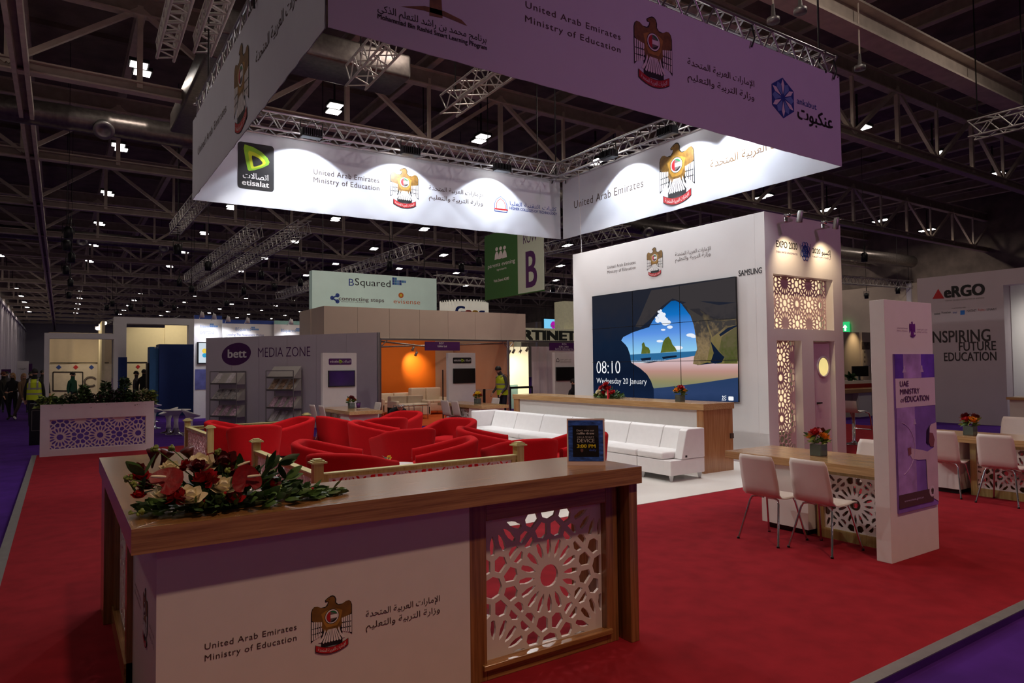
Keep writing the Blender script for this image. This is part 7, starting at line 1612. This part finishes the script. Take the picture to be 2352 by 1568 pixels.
x, y, z = at_feet(53, 964); person('person in a brown top and pale shoes walking in the left aisle', x, y, z, 40, 1.68, CLB, mat('taupe_cloth', (92, 78, 66), .85), HAIRB, stride=1.0, long_hair=True, shoes=INKW)
x, y, z = at_feet(6, 960); person('person in dark clothes at the left picture edge', x, y, z, 60, 1.75, CLK, CLK, mat('auburn_hair', (96, 46, 28), .7), stride=.6)
p = gy(70, 905, 36); person('dark haired person far down the aisle behind the hi-vis vest', p.x, 36, -.05, 0, 1.74, CLK, CLN, HAIRD)
p = gy(14, 900, 37); person('person with dark hair far down the aisle at the left', p.x, 37, -.05, 10, 1.76, CLG, CLN, HAIRD)
p = gy(97, 900, 34); person('person in black behind the left post of the white frame', p.x, 34, -.05, 20, 1.8, CLK, CLN, HAIRD)
p = gy(166, 900, 31.0); person('person in a green jacket with dark hair behind the planter shrubs', p.x, 31.0, -.05, 55, 1.72, CLGR, CLN, HAIRD)
p = gy(312, 900, 31.6); person('person in a grey patterned jacket beside the blue block', p.x, 31.6, -.05, 70, 1.72, CLG, CLN, HAIRD)
p = gy(330, 900, 31.0); person('person in a black coat seen from behind, reaching to the side screen', p.x, 31.0, -.05, 150, 1.78, CLK, CLN, HAIRD, arms={'r': ((.3, -.1, -.12), (.42, -.34, .02))})
p = gy(345, 900, 32.0); person('grey haired person with glasses next to the side screen', p.x, 32.0, -.05, 20, 1.86, CLG, CLN, HAIRG, arms={'l': ((.26, -.1, -.2), (.2, -.3, .02))})
p = gy(1154, 900, 17.6); person('person in a yellow hi-vis vest and dark knitted cap looking down by the kiosk', p.x, 17.6, 0, -80, 1.76, CLG, CLN, HAIRD, vest=True, cap=BLACK, headdown=.7, stoop=.06, arms={'l': ((.22, -.02, -.28), (.2, -.2, -.46)), 'r': ((.22, -.02, -.28), (.2, -.2, -.46))})
p = gy(907, 930, 15.5)
person('bald person in black sitting low and bending forward behind the red armchairs', p.x, 15.5, 0, -15, 1.7, CLK, CLN, HAIRG, sit=.4, stoop=.6, headdown=1.8, bald=True, arms={'l': ((.24, -.3, -.2), (.1, -.5, -.26)), 'r': ((.24, -.3, -.2), (.1, -.5, -.26))})
t = thing('stool', 'low stool under the bald bending person', 'stool', (p.x, 15.55, .0)); m = MB(); m.box((p.x-.2, 15.4, .24), (p.x+.2, 15.75, .3), BLACK, .01); part('seat', m, t); m = MB(); m.tube([(p.x, 15.57, 0), (p.x, 15.57, .24)], .03, CHROME, 8); part('pedestal', m, t)
p = gy(1317, 915, 16.4); person('dark haired person mostly hidden behind the bar and the tower edge', p.x, 16.4, 0, 20, 1.2 if False else 1.74, CLK, CLN, HAIRD, sit=True)
t = thing('stool', 'low stool under the person behind the bar', 'stool', (p.x, 16.42, 0)); m = MB(); m.box((p.x-.22, 16.22, .33), (p.x+.22, 16.6, .4), BLACK, .01); part('seat', m, t); m = MB(); m.tube([(p.x, 16.42, 0), (p.x, 16.42, .33)], .03, CHROME, 8); m.lathe([(0, 0), (.2, 0), (.19, .02), (0, .03)], CHROME, (p.x, 16.42, 0), 20); part('pedestal', m, t)
